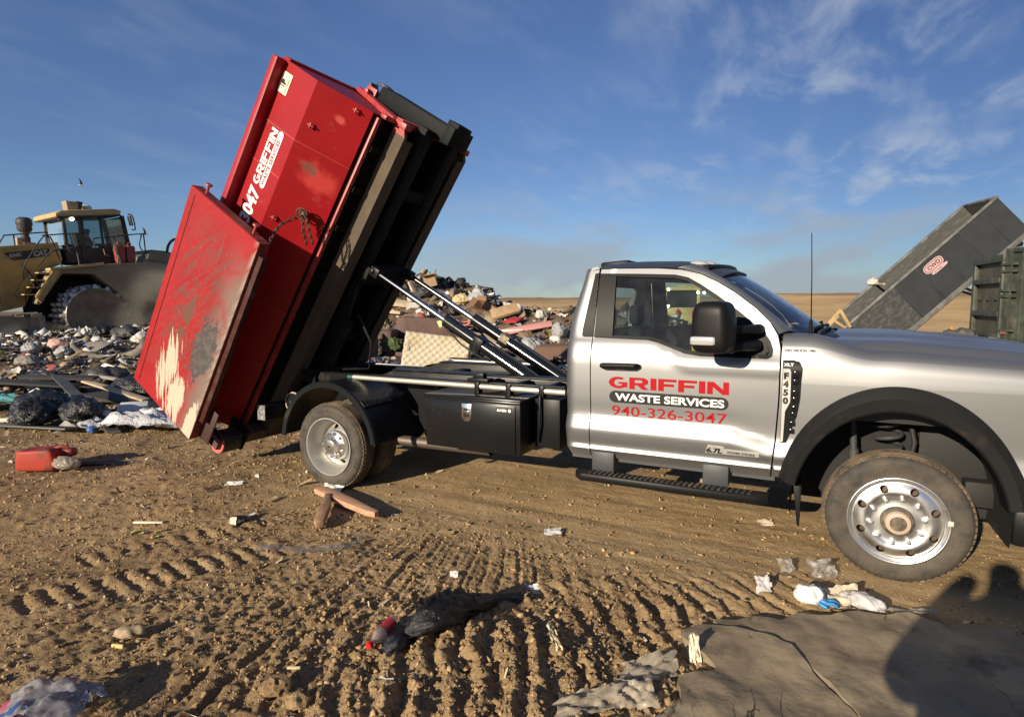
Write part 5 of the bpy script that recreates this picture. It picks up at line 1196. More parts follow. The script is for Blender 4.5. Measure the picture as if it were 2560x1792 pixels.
# the drums
def drum(u, z, v):
    root = bpy.data.objects.new('drum_wheel', None); COL.objects.link(root); root.parent = comp; root.matrix_parent_inverse = WM[comp.name].inverted(); WM[root.name] = Matrix()
    m = MB(CMAT); R_ = .94; m.lathe([(0, v - .13), (.30, v - .13), (.34, v - .10), (.55, v - .09), (.80, v - .06), (.88, v - .02), (R_ - .02, v)], (u, 0, z), 'y', 64); cbuild(m, 'drum_face', DRUM, root, sharp=40)
    m = MB(CMAT); m.lathe([(R_ - .02, v), (R_, v - .02), (R_, v - 1.15), (R_ - .1, v - 1.2), (0, v - 1.2)], (u, 0, z), 'y', 64); cbuild(m, 'drum_rim', DRUMW, root, sharp=40)
    m = MB(CMAT)
    for row in range(5):
        for k in range(16):
            a = 2 * math.pi * (k + .5 * (row % 2)) / 16; ca, sa = math.cos(a), math.sin(a); vv = v - .10 - row * .24; P = V(u, vv, z)
            rd = V(ca, 0, sa); tg = V(-sa, 0, ca); b0 = P + rd * (R_ - .01); w0, w1, hh = .085, .045, .14
            vs = [b0 + tg * s * w0 + V(0, t * w0, 0) for s, t in ((-1, -1), (1, -1), (1, 1), (-1, 1))] + [b0 + rd * hh + tg * s * w1 + V(0, t * w1, 0) for s, t in ((-1, -1), (1, -1), (1, 1), (-1, 1))]
            m.add(vs, [(4, 5, 6, 7), (0, 1, 5, 4), (1, 2, 6, 5), (2, 3, 7, 6), (3, 0, 4, 7)])
    cbuild(m, 'drum_teeth', DRUMW, root, bevel=.015)
drum(.06, -.32, .42); drum(-4.5, -.55, .42); drum(.06, -.32, W2 + 1.2); drum(-4.5, -.55, W2 + 1.2)
# cab
c0, c1v = -.35, -1.95
cabm = MB(CMAT)
def post(a, b, w=.10): 
    for v in (c0, c1v): cabm.beam((a[0], v, a[1]), (b[0], v, b[1]), .10, w, up=(1, 0, .1))
post((-.42, 1.55), (-.48, 2.98), .10); post((.08, 1.6), (.02, 3.05), .14); post((1.60, 1.62), (1.34, 3.28), .12); post((.68, 2.2), (.62, 3.15), .05)
cb_ = cbuild(cabm, 'cab_frame', CBLK, bevel=.012)
m = MB(CMAT)
for v in (c0 - .01, c1v + .01): prof(m, [(-.42, 1.55), (-.45, 2.15), (.08, 2.05), (1.52, 2.12), (1.62, 1.60), (.08, 1.48)], v, v - .06)
prof(m, [(-.42, 1.5), (1.62, 1.58), (1.62, 1.66), (-.42, 1.58)], c0, c1v); cbuild(m, 'cab_panel', CBLK, cb_)
m = MB(CMAT)
for v in (c0 - .03, c1v + .03): m.add([(-.45, v, 2.1), (1.52, v, 2.1), (1.34, v, 3.25), (-.48, v, 3.0)], [(0, 1, 2, 3)])
m.add([(-.46, c0, 2.1), (-.46, c1v, 2.1), (-.48, c1v, 3.0), (-.48, c0, 3.0)], [(0, 1, 2, 3)]); m.add([(1.54, c0, 2.1), (1.54, c1v, 2.1), (1.36, c1v, 3.25), (1.36, c0, 3.25)], [(0, 1, 2, 3)])
cbuild(m, 'cab_glass', CGLASS, cb_, recalc=False)
m = MB(CMAT); prof(m, [(-.76, 2.98), (-.30, 3.02), (1.20, 3.27), (1.26, 3.42), (1.0, 3.47), (-.58, 3.22), (-.76, 3.12)], c0 + .22, c1v - .2); rf = cbuild(m, 'cab_roof', CDECK, cb_, bevel=.03)
m = MB(CMAT); prof(m, [(-.72, 2.95), (1.22, 3.24), (1.22, 3.29), (-.72, 3.0)], c0 + .24, c1v - .22); cbuild(m, 'roof_rim', CBLK, rf)
for u, w, h, mt in ((-.12, .34, .26, CDUST), (.10, .16, .24, CBLK)):
    m = MB(CMAT); z = 3.32 + .2 * (u + .3); prof(m, [(u - w / 2 - .02, z + h), (u + w / 2 + .02, z + h - .01), (u + w / 2 - .02, z - .06), (u - w / 2 + .02, z - .06)], -.5, -.9); cbuild(m, 'roof_box', mt, rf, bevel=.015)
m = MB(CMAT); m.lathe([(0, 3.60), (.14, 3.59), (.19, 3.53), (.19, 3.42), (0, 3.42)], (.46, -1.0, 0), 'z', 24); cbuild(m, 'roof_beacon', pmat('beacon_white', (.55, .52, .46), .4), rf)
for u, v in ((-.62, c0 + .2), (-.30, c0 + .22)): m = MB(CMAT); m.lathe([(0, .05), (.06, .04), (.07, -.05), (0, -.06)], (u, v, 2.93 + .1 * (u + .6)), 'y', 14); cbuild(m, 'work_light', pmat('work_lamp', (.8, .78, .7), .2, emit=(1, .9, .7, 2.5)) if u > -.5 else CBLK, rf)
# air pre-cleaner stack
m = MB(CMAT); m.lathe([(.0, 2.95), (.13, 2.94), (.21, 2.88), (.225, 2.78), (.225, 2.70), (.20, 2.66), (.21, 2.56), (.17, 2.47), (.11, 2.45), (.11, 2.30), (.14, 2.28), (.14, 2.12), (.12, 2.10), (.12, 1.9)], (-1.43, -.8, 0), 'z', 28); cbuild(m, 'air_cleaner', CBLK, sharp=50)
m = MB(CMAT); m.bx(-1.68, -1.50, -.9, -.7, 2.0, 2.25); m.bx(-1.52, -1.2, -.95, -.65, 2.05, 2.12); cbuild(m, 'stack_base', CDUST)
# hand rails
def rail(pts, name='hand_rail', r=.022, v=.0):
    m = MB(CMAT); m.tube(smooth_line([(a, q if len(p) > 2 else v, b) for p in pts for a, b, q in [(p[0], p[1], p[2] if len(p) > 2 else v)]], 4), r, 7); cbuild(m, name, CRAIL)
rail([(-2.30, 1.92), (-2.14, 2.22), (-2.05, 2.27), (-1.05, 2.45), (-.98, 2.42), (-.92, 2.12)], v=-.3); rail([(-1.86, 1.94), (-1.88, 2.29)], v=-.3)
rail([(-1.20, 2.32), (-.50, 2.44), (-.1, 2.50)], v=-.05); rail([(-1.62, .60), (-1.86, 1.02), (-1.88, 1.26), (-1.35, 2.20), (-1.18, 2.24), (-1.10, 2.18), (-.90, 1.45), (-.86, 1.20)], v=.40)
rail([(-1.86, 1.22), (-1.6, .80), (-1.45, .45), (-1.44, .2)], v=.40); rail([(-1.50, 1.30), (-1.12, 1.78), (-.62, 1.92), (-.45, 1.96)], v=.40); rail([(-.66, 2.10), (-.58, 2.05), (-.50, 1.85), (-.36, 1.76), (-.2, 1.78)], v=.1)
rail([(-.52, 2.42), (-.42, 1.9), (-.36, 1.30)], v=.40); rail([(.20, 2.02), (.16, 2.26), (.24, 2.34), (1.0, 2.49), (1.72, 2.62), (1.78, 2.55), (1.82, 1.70)], v=.25); rail([(1.72, 2.62), (1.62, 2.2), (1.78, 1.9)], v=.25); rail([(.80, 2.45), (.86, 2.0), (1.02, 1.40)], v=.25)
rail([(1.40, 3.30), (1.55, 3.26), (1.62, 2.80), (1.50, 2.78)], v=.0)
m = MB(CMAT); m.obx((1.47, .0, 3.08), (.06, 0, 0), (0, .22, 0), (-.06, 0, .34)); cbuild(m, 'cab_mirror', CBLK, bevel=.02)
# fuel cans on the platform
for u in (1.04, 1.38):
    m = MB(CMAT); superbox(m, (u, .0, 1.86), .15, .14, .32, .3, 20, 12); m.tube([(u - .06, 0, 2.18), (u - .02, 0, 2.26), (u + .06, 0, 2.24)], .03, 8); cbuild(m, 'fuel_can', JERRY, weld=.002)
m = MB(CMAT); m.tube([(.78, .15, 2.0), (.90, .2, 1.75), (.88, .22, 1.52), (.7, .2, 1.46)], .02, 7); m.tube([(.52, .05, 2.0), (.56, .06, 1.80), (.70, .06, 1.76)], .018, 7); m.beam((.86, .1, 2.18), (1.04, .14, 1.36), .03, .06); cbuild(m, 'hose', pmat('hose_pink', (.30, .16, .12), .7))
# front frame, lift arm and blade partly behind the gate
m = MB(CMAT); prof(m, [(1.9, 1.50), (2.12, 1.60), (2.34, 2.14), (2.96, 2.12), (3.6, 1.9), (4.2, 1.2), (4.2, -.9), (2.2, -.9), (1.6, -.3)], -.5, W2 + .9); prof(m, [(1.72, 1.55), (1.95, 1.75), (2.12, 1.66), (2.2, 1.5)], -.1, -.5); ff = cbuild(m, 'front_frame', CDUST, bevel=.04)
m = MB(CMAT); m.tube(smooth_line([(2.88, -.4, 2.05), (2.96, -.4, 2.35), (3.18, -.4, 2.58), (3.6, -.4, 2.66)], 5), .05, 9); cbuild(m, 'guard_hoop', CRAIL, ff)
m = MB(CMAT); m.bx(4.2, 4.45, W2 - .4, .9, -1.0, 1.3); cbuild(m, 'blade', CDUST, bevel=.03)
# driver in the cab
def body(name, parts, mat, parent=None, levels=1):
    """skinned figure: parts = list of chains [(point, radius), ...]; chains share points by coordinates"""
    pts = []; rads = []; edges = []; idx = {}
    for ch in parts:
        prev = None
        for p, r in ch:
            k = tuple(round(c, 3) for c in p)
            if k not in idx: idx[k] = len(pts); pts.append(p); rads.append(r)
            i = idx[k]
            if prev is not None and prev != i: edges.append((prev, i))
            prev = i
    me = bpy.data.meshes.new(name); me.from_pydata(pts, edges, []); o = bpy.data.objects.new(name, me); COL.objects.link(o)
    sk = o.modifiers.new('skin', 'SKIN'); sk.use_smooth_shade = True
    for i, r in enumerate(rads): me.skin_vertices[0].data[i].radius = (r, r); me.skin_vertices[0].data[i].use_root = (i == 0)
    sb = o.modifiers.new('sub', 'SUBSURF'); sb.levels = levels; sb.render_levels = levels
    dg = bpy.context.evaluated_depsgraph_get(); me2 = bpy.data.meshes.new_from_object(o.evaluated_get(dg)); bpy.data.objects.remove(o); bpy.data.meshes.remove(me)
    me2.materials.clear(); me2.materials.append(mat); return finish(name, me2, parent, sharp=180)
def q(u, z, v=-1.15): return tuple(CMAT @ V(u, v, z))
drv = body('person', [[(q(.42, 1.95), .17), (q(.40, 2.25), .19), (q(.42, 2.45), .17), (q(.46, 2.56), .07), (q(.50, 2.68), .11), (q(.51, 2.80), .10)],
                      [(q(.42, 2.45), .17), (q(.44, 2.42, -.95), .085), (q(.55, 2.20, -.90), .065), (q(.80, 2.22, -1.0), .05), (q(.90, 2.26, -1.05), .045)],
                      [(q(.42, 2.45), .17), (q(.44, 2.42, -1.36), .085), (q(.55, 2.20, -1.42), .065), (q(.80, 2.24, -1.35), .05), (q(.90, 2.28, -1.3), .045)],
                      [(q(.42, 1.95), .17), (q(.70, 1.98, -1.05), .10), (q(.98, 1.95, -1.05), .08)], [(q(.42, 1.95), .17), (q(.70, 1.98, -1.28), .10), (q(.98, 1.95, -1.28), .08)]], pmat('dark_clothes', (.05, .045, .04), .9))
tag(drv, 'person in dark clothes seated at the controls inside the compactor cab', 'person')
m = MB(CMAT); m.bx(.15, .65, -1.42, -.88, 1.62, 1.86); m.obx((.14, -1.15, 2.2), (.14, 0, 0), (0, .5, 0), (-.10, 0, .75)); m.tube([(1.1, -1.15, 1.7), (1.0, -1.15, 2.25)], .05, 8); m.obx((1.05, -1.15, 2.15), (.25, 0, 0), (0, .6, 0), (0, 0, .25)); cbuild(m, 'operator_seat', CBLK, cb_, bevel=.03)

# ------------------------------------------------------------------ the second compactor, seen end-on through the pickup's window
D2 = V(-7.75, 31.9, 0); yv = math.atan2(D2.x - CAM.x, D2.y - CAM.y)
A2 = V(math.cos(yv), -math.sin(yv), 0); B2 = V(-math.sin(yv), -math.cos(yv), 0)
M2 = Matrix(((A2.x, B2.x, 0, D2.x), (A2.y, B2.y, 0, D2.y), (0, 0, 1, -.75), (0, 0, 0, 1)))
comp2 = thing('landfill_compactor', 'mud-coloured compactor facing the camera with lamps lit, seen through the pickup window', 'compactor', (D2.x, D2.y, -.75))
CY2 = pmat('mud_yellow', (.50, .41, .17), .7, col2=(.36, .29, .13), scale=1.1)
def c2(mb, name, mat, parent=comp2, **k): return mb.build(name, mat, parent, **k)
m = MB(M2); m.bx(-1.25, 1.35, -4, .0, .75, 2.05); m.bx(-1.15, .95, -.02, .15, .95, 1.7); c2(m, 'body', CY2, bevel=.05)
m = MB(M2)
for x in (-.98, .98): m.bx(x - .10, x + .10, -1.7, -.1, 2.0, 3.2)
m.bx(-1.0, 1.0, -1.6, -.12, 1.95, 2.12); k2 = c2(m, 'cab_frame', CY2, bevel=.03)
m = MB(M2); m.bx(-.88, .88, -.13, -.10, 2.12, 3.15); m.bx(-.9, .9, -1.6, -1.55, 2.1, 3.2); c2(m, 'cab_glass', pmat('dark_window', (.02, .025, .025), .12), k2)
m = MB(M2); m.bx(-1.35, 1.30, -1.9, .15, 3.15, 3.38); m.bx(-.35, .95, -1.0, -.2, 3.38, 3.48); c2(m, 'cab_roof', CY2, k2, bevel=.05)
for x, z in ((-.80, 3.22), (.95, 3.02), (-.80, 2.20), (1.30, 3.0)):
    m = MB(M2); m.lathe([(0, .22), (.075, .20), (.09, .12), (0, .10)], (x, 0, z), 'y', 14); c2(m, 'head_lamp', pmat('lit_lamp', (.9, .88, .8), .2, emit=(1, .93, .75, 9)), k2)
for x in (-.22, .72):
    m = MB(M2); m.lathe([(0, 2.05), (.05, 2.04), (.05, 1.95), (.12, 1.88), (.12, 1.45), (0, 1.44)], (x, .26, 0), 'z', 16); c2(m, 'fire_bottle', pmat('bottle_red', (.34, .02, .04), .4))
m = MB(M2); m.tube([(-.5, .3, 1.0), (-.2, .35, 1.15), (.2, .35, 1.0), (.5, .3, 1.15)], .09, 8); m.tube([(-.6, .3, .8), (0, .35, .9), (.5, .3, .75)], .07, 8); m.bx(-1.0, 1.0, -.1, .25, .35, .75); c2(m, 'linkage', CDUST)
for x in (-1.35, 1.35):
    m = MB(M2); m.lathe([(0, x - .55), (.85, x - .55), (.85, x + .55), (0, x + .55)], (0, -.9, .85), 'x', 36)
    for k in range(14):
        for vv in (-.4, 0, .4): a = 2 * math.pi * k / 14; m.obx((x + vv, -.9 + .9 * math.cos(a), .85 + .9 * math.sin(a)), (.14, 0, 0), V(0, math.cos(a), math.sin(a)) * .16, V(0, -math.sin(a), math.cos(a)) * .14)
    c2(m, 'drum_wheel', pmat('muddy_drum', (.12, .10, .06), .8), bevel=.0)

# ------------------------------------------------------------------ dust raised round the drums
def dust():
    m = MB(CMAT); m.bx(-3.2, 4.6, -2.2, 2.2, -1.1, 1.9)
    mat = bpy.data.materials.new('dust'); mat.use_nodes = True; nt = mat.node_tree; N = nt.nodes; L = nt.links; N.clear()
    out = N.new('ShaderNodeOutputMaterial'); pv = N.new('ShaderNodeVolumePrincipled'); pv.inputs['Color'].default_value = (.95, .86, .70, 1); pv.inputs['Anisotropy'].default_value = 0
    tc = N.new('ShaderNodeTexCoord'); n = N.new('ShaderNodeTexNoise'); n.inputs['Scale'].default_value = .75; n.inputs['Detail'].default_value = 5; L.new(tc.outputs['Object'], n.inputs['Vector'])
    def mr(v, a, b, lo=0, hi=1):
        k = N.new('ShaderNodeMapRange'); k.interpolation_type = 'SMOOTHSTEP'; L.new(v, k.inputs[0]); k.inputs[1].default_value = a; k.inputs[2].default_value = b; k.inputs[3].default_value = lo; k.inputs[4].default_value = hi; return k.outputs[0]
    def mul(a, b):
        k = N.new('ShaderNodeMath'); k.operation = 'MULTIPLY'; L.new(a, k.inputs[0]); L.new(b, k.inputs[1]); return k.outputs[0]
    sp = N.new('ShaderNodeSeparateXYZ'); mp = N.new('ShaderNodeMapping'); mp.vector_type = 'POINT'
    g = N.new('ShaderNodeVectorMath'); g.operation = 'SUBTRACT'; L.new(tc.outputs['Object'], g.inputs[0]); g.inputs[1].default_value = CORIG
    def dot(v):
        k = N.new('ShaderNodeVectorMath'); k.operation = 'DOT_PRODUCT'; L.new(g.outputs[0], k.inputs[0]); k.inputs[1].default_value = v; return k.outputs['Value']
    u, vv, zz = dot(CH), dot(CN), dot(V(0, 0, 1))
    def lobe(u0, ru, z0, rz, amp):
        a = N.new('ShaderNodeMath'); a.operation = 'SUBTRACT'; L.new(u, a.inputs[0]); a.inputs[1].default_value = u0; b = N.new('ShaderNodeMath'); b.operation = 'DIVIDE'; L.new(a.outputs[0], b.inputs[0]); b.inputs[1].default_value = ru
        c = N.new('ShaderNodeMath'); c.operation = 'SUBTRACT'; L.new(zz, c.inputs[0]); c.inputs[1].default_value = z0; d = N.new('ShaderNodeMath'); d.operation = 'DIVIDE'; L.new(c.outputs[0], d.inputs[0]); d.inputs[1].default_value = rz
        e = N.new('ShaderNodeMath'); e.operation = 'DIVIDE'; L.new(vv, e.inputs[0]); e.inputs[1].default_value = 1.9
        cm = N.new('ShaderNodeCombineXYZ'); L.new(b.outputs[0], cm.inputs[0]); L.new(d.outputs[0], cm.inputs[1]); L.new(e.outputs[0], cm.inputs[2])
        l = N.new('ShaderNodeVectorMath'); l.operation = 'LENGTH'; L.new(cm.outputs[0], l.inputs[0]); return mr(l.outputs['Value'], 1.0, .25, 0, amp)
    a = N.new('ShaderNodeMath'); a.operation = 'ADD'; a0 = N.new('ShaderNodeMath'); a0.operation = 'ADD'; L.new(lobe(2.0, 1.7, .3, 1.4, .9), a0.inputs[0]); L.new(lobe(1.2, 1.2, -.5, .8, .5), a0.inputs[1]); L.new(a0.outputs[0], a.inputs[0]); L.new(lobe(-1.9, 1.3, -.85, .5, .9), a.inputs[1])
    dn = mul(mul(mr(n.outputs['Fac'], .36, .70), a.outputs[0]), mr(zz, 1.9, .9)); k = N.new('ShaderNodeMath'); k.operation = 'MULTIPLY'; L.new(dn, k.inputs[0]); k.inputs[1].default_value = 2.2
    L.new(k.outputs[0], pv.inputs['Density']); L.new(pv.outputs[0], out.inputs['Volume'])
    o = m.build('dust_cloud', mat); tag(o, 'cloud of pale brown dust raised round the spiked drums', 'dust', kind='stuff')
dust()
# ------------------------------------------------------------------ gulls
GREY = pmat('gull_dark', (.06, .06, .065), .8); WHT = pmat('gull_white', (.7, .7, .68), .7)
def gull(p, s, yaw, label, dark):
    M = Matrix.Translation(p) @ Matrix.Rotation(yaw, 4, 'Z') @ Matrix.Scale(s, 4)
    g = thing('gull', label, 'bird', tuple(p), 'gulls over the tip')
    rows = [[(x, r * math.cos(a), r * math.sin(a) + z) for a in np.linspace(0, 2 * math.pi, 9)[:-1]] for x, r, z in ((-.30, .004, .01), (-.22, .03, .0), (-.08, .055, 0), (.06, .055, .0), (.16, .035, .015), (.21, .032, .02), (.25, .012, .015), (.29, .003, .012))]
    m = MB(M); loft(m, rows, closed=True); m.build('body', GREY if dark else WHT, g, sharp=180)
    for sg in (-1, 1):
        pts = [[(.09, sg * .03, .02), (.10, sg * .22, .26), (.02, sg * .36, .46), (-.10, sg * .46, .62)], [(-.08, sg * .03, .02), (-.06, sg * .22, .25), (-.09, sg * .36, .45), (-.13, sg * .46, .615)]]
        m = MB(M); m.add([p_ for r in pts for p_ in r] + [(p_[0], p_[1], p_[2] - .012) for r in pts for p_ in r], [(0, 1, 5, 4), (1, 2, 6, 5), (2, 3, 7, 6), (8, 12, 13, 9), (9, 13, 14, 10), (10, 14, 15, 11), (0, 8, 9, 1), (1, 9, 10, 2), (2, 10, 11, 3), (4, 5, 13, 12), (5, 6, 14, 13), (6, 7, 15, 14), (3, 11, 15, 7)])
        m.build('wing', GREY, g, sharp=60)
gull(V(-34.07, 12.14, 7.79), .50, 1.0, 'pale gull with raised dark wings flying above the compactor roof', False)
gull(V(-27.0, 10.93, 4.81), .45, .9, 'dark gull flying beside the compactor cab rail', True)
# =================================================================== raised grey dumpster on the right
GR = pmat('dumpster_grey', (.030, .034, .037), .5, col2=(.024, .027, .030), scale=1.5, dirt=((.10, .095, .088), 2.4, .68, .95))
GRS = pmat('scuffed_grey', (.035, .038, .038), .55, col2=(.085, .085, .08), scale=3, lo=.45, hi=.65, stretch=(1, 1, 2.5), dirt=((.36, .35, .32), 4.2, .69, .76))
GRI = pmat('dumpster_inside', (.06, .06, .057), .6, col2=(.12, .118, .11), scale=7, lo=.45, hi=.75, stretch=(.35, 1, 2.2))
PS = rad(18); T2 = rad(44)
hD = V(math.cos(PS), math.sin(PS), 0); wD = V(-math.sin(PS), math.cos(PS), 0)
LX = hD * math.cos(T2) + V(0, 0, math.sin(T2)); NX = hD * -math.sin(T2) + V(0, 0, math.cos(T2)); O2 = V(3.91, 26.37, .93)
DM = Matrix(((LX.x, wD.x, NX.x, O2.x), (LX.y, wD.y, NX.y, O2.y), (LX.z, wD.z, NX.z, O2.z), (0, 0, 0, 1)))
dump = thing('raised_dumpster', 'long dark grey open dumpster tipped high with a pink oval sign on its side', 'dumpster', M=DM.copy())
def dp(mb, name, mat, parent=dump, **k): return mb.build(name, mat, parent, world=False, **k)
L0, L1, WW = -2.75, 5.40, 2.4
m = MB()
m.bx(-.05, L1, .0, .05, .02, 1.93); m.bx(-.05, L1, WW - .05, WW, .02, 1.93); m.bx(L1 - .05, L1, .05, WW - .05, .02, 1.93); m.bx(L0, L1, .05, WW - .05, .02, .07); dp(m, 'side_wall', GR)
m = MB(); m.bx(L0, -.05, .0, .05, .02, 1.93); m.bx(L0, -.05, WW - .05, WW, .02, 1.93); dp(m, 'worn_side_panel', GRS)
m = MB(); m.bx(L0, L1 - .06, WW - .062, WW - .052, .08, 1.92); m.bx(L1 - .064, L1 - .052, .06, WW - .06, .08, 1.92); dp(m, 'inner_lining', GRI)
m = MB(); m.bx(L0, L1 + .04, -.06, .07, 1.93, 2.04); m.bx(L0, L1 + .04, WW - .07, WW + .06, 1.93, 2.04); m.bx(L1 - .07, L1 + .04, .07, WW - .07, 1.93, 2.04); dp(m, 'top_rail', pmat('rail_grey', (.10, .10, .097), .5, col2=(.20, .195, .18), scale=2), bevel=.02)
m = MB()
for x in (-.04, 1.16, 3.39, 4.52): m.bx(x - .03, x + .03, -.022, .0, .1, 1.92)
m.bx(1.29, 2.26, -.02, .0, .93, .965); m.bx(2.24, 2.28, -.02, .0, .1, .93); dp(m, 'side_rib', GR, bevel=.004)
m = MB(); m.bx(L0, L1, -.04, .12, -.12, .10); m.bx(L0, L1, WW - .12, WW + .04, -.12, .10); dp(m, 'bottom_rail', pmat('rail_grey2', (.09, .09, .087), .55, col2=(.15, .145, .135), scale=2), bevel=.01)
m = MB(); m.bx(L0 - .2, L1 - .2, .7, .9, -.40, -.12); m.bx(L0 - .2, L1 - .2, 1.5, 1.7, -.40, -.12)
for k in range(12): m.bx(L0 + .3 + k * .65, L0 + .4 + k * .65, .1, WW - .1, -.11, .0)
m.lathe([(0, -.1), (.12, -.1), (.12, .12), (0, .12)], (4.75, .10, -.16), 'y', 18); dp(m, 'under_frame', UNDERF)
ov = lambda cx, cz, a, b, n=28: [(cx + math.copysign(abs(math.cos(t))**.55, math.cos(t)) * a, cz + math.copysign(abs(math.sin(t))**.8, math.sin(t)) * b) for t in np.linspace(0, 2 * math.pi, n + 1)[:-1]]
onS = lambda off: (lambda a, b: (a, off, b))
m = MB(); panel(m, ov(1.76, 1.55, .47, .215), [], onS(-.006), .08); panel(m, ov(1.86, 1.27, .40, .075), [], onS(-.0055), .08); sg_ = dp(m, 'oval_sign', pmat('pink_sign', (.48, .33, .33), .5), recalc=False, sharp=0)
m = MB(); panel(m, ov(1.76, 1.55, .42, .172), [ov(1.76, 1.55, .395, .15)], onS(-.010), .06); text_mesh(m, 'CWD', .235, lambda a, b: (1.47 + a * 1.05, -.010, 1.47 + b), .006); text_mesh(m, '377-6005', .10, lambda a, b: (1.58 + a, -.010, 1.235 + b), .0); dp(m, 'sign_lettering', pmat('sign_maroon', (.09, .02, .025), .5), sg_, recalc=False, sharp=0)
# tipping truck under it: frame and lift cylinders, mostly behind the green container
tr = thing('tipper_chassis', 'black lift cylinders and frame raising the grey dumpster', 'tipper', (6.5, 27.2, -.95))
m = MB()
for w in (.7, 1.6):
    a = DM @ V(1.35 + .9, w, -.3); b = V(9.6, 0, .55) + V(0, 27.6 + w * .9, 0); m.tube([a, a.lerp(b, .55)], .055, 12); m.tube([a.lerp(b, .5), b], .085, 12)
m.build('lift_cylinder', GLOSSB, tr)
m = MB()
for w in (.5, 1.4): m.beam(V(2.6, 26.4 + w, -.30), V(11.5, 28.6 + w, -.05), .12, .30)
m.build('chassis_rail', UNDERF, tr)
for x, y in ((4.2, 26.5), (5.6, 26.95), (10.2, 28.2)):
    m = MB(); m.lathe([(0, 0), (.3, 0), (.5, .03), (.52, .1), (.52, .26), (.3, .28), (0, .28)], (x, y, -.45), 'y', 32); m.build('wheel', TYRE, tr)
m = MB(); m.bx(10.6, 12.6, 27.7, 29.9, -.2, 1.9); m.build('cab', pmat('truck_white', (.6, .6, .58), .4), tr, bevel=.12)
# =================================================================== green container with its door open
GN = pmat('container_green', (.036, .043, .030), .55, col2=(.07, .08, .065), scale=1.6, lo=.50, hi=.66, dirt=((.16, .14, .10), 3, .52, .85))
GND = pmat('door_olive', (.062, .057, .033), .65, col2=(.095, .084, .055), scale=1.4, dirt=((.17, .13, .10), 2.5, .52, .85))
def pxd(px, py, D):
    return CAM + (CW + (px - 1280) / F_PX * CR - (py - 896) / F_PX * CU) * D
HN = pxd(2517, 740, 13.2); HN.z = 0
dl = pxd(2440, 740, 15.0); dl.z = 0
sdir = (pxd(2700, 740, 11.6)); sdir.z = 0; sdir = (sdir - HN).normalized(); back = V(-sdir.y, sdir.x, 0)
if back.dot(CW) < 0: back = -back
ZB, ZT = .84, 2.77
GMAT = Matrix(((sdir.x, back.x, 0, HN.x), (sdir.y, back.y, 0, HN.y), (0, 0, 1, 0), (0, 0, 0, 1)))
green = thing('green_container', 'dark green roll-off container on a trailer with its ribbed end door open', 'container', tuple(HN + V(0, 0, ZB)))
def gb(mb, name, mat, parent=green, **k): return mb.build(name, mat, parent, **k)
m = MB(GMAT); m.bx(0, 5.5, 0, .06, ZB, ZT); m.bx(0, 5.5, 2.3, 2.36, ZB, ZT); m.bx(5.44, 5.5, .06, 2.3, ZB, ZT); m.bx(0, 5.5, .06, 2.3, ZB, ZB + .06); gb(m, 'side_wall', GN)
m = MB(GMAT); m.bx(-.04, .12, -.05, .10, ZB - .02, ZT + .02); m.bx(.34, .40, -.045, 0, ZB, ZT)
for x in (1.0, 1.6, 2.2, 2.8, 3.4): m.bx(x, x + .07, -.05, 0, ZB, ZT)
m.bx(-.04, 5.5, -.06, .08, ZT, ZT + .10); m.bx(-.04, 5.5, -.05, .08, ZB - .10, ZB); gb(m, 'corner_post', GN, bevel=.008)
m = MB(GMAT); m.bx(.14, .16, -.062, -.052, ZB + .1, ZT - .1); m.tube([(.155, -.075, ZB + .2), (.155, -.075, ZT - .15)], .018, 8); gb(m, 'lock_bar', CBLK)
for z in (ZB + .18, ZB + .52 + .55, ZB + .52 + .42, ZB + 1.50, ZB + 1.65):
    m = MB(GMAT); m.bx(-.10, .30, -.095, -.055, z, z + .055); gb(m, 'hinge_bar', GN, bevel=.006)
m = MB(GMAT); m.bx(-.02, .12, -.09, -.052, ZB + .12, ZB + .22); gb(m, 'rust_bracket', pmat('rust_red', (.22, .07, .05), .7))
m = MB(GMAT); m.lathe([(0, -.10), (.03, -.10), (.04, -.06), (.12, -.055), (.135, -.03), (.135, .22), (0, .22)], (.20, .0, ZB - .17), 'y', 26); gb(m, 'ground_roller', pmat('roller_tan', (.30, .25, .18), .7))
# the door, swung back and away to the left
dd = (dl - HN); DW = dd.length; dd.normalize(); dn = V(dd.y, -dd.x, 0)
if dn.dot(HN - V(CAM.x, CAM.y, 0)) > 0: dn = -dn
DMm = Matrix(((dd.x, dn.x, 0, HN.x), (dd.y, dn.y, 0, HN.y), (0, 0, 1, 0), (0, 0, 0, 1)))
m = MB(DMm); m.bx(.05, DW, -.05, .0, ZB + .02, ZT - .02); gd = gb(m, 'end_door', GND)
m = MB(DMm)
m.bx(.05, DW, .0, .10, ZT - .18, ZT - .02); m.bx(.05, DW, .0, .10, ZB + .02, ZB + .12); m.bx(.05, .15, .0, .10, ZB + .12, ZT - .18); m.bx(DW - .14, DW, .0, .10, ZB + .12, ZT - .18)
for z in (ZB + .50, ZT - .66): m.bx(.15, DW - .14, .0, .11, z, z + .12)
gb(m, 'door_frame', GN, gd, bevel=.006)
for k in range(3): m = MB(DMm); m.tube([(.5 + k * .5, .0, ZB + .90), (.5 + k * .5, .06, ZB + .90), (.5 + k * .5, .06, ZB + .97)], .022, 7); gb(m, 'door_hook', CBLK, gd)
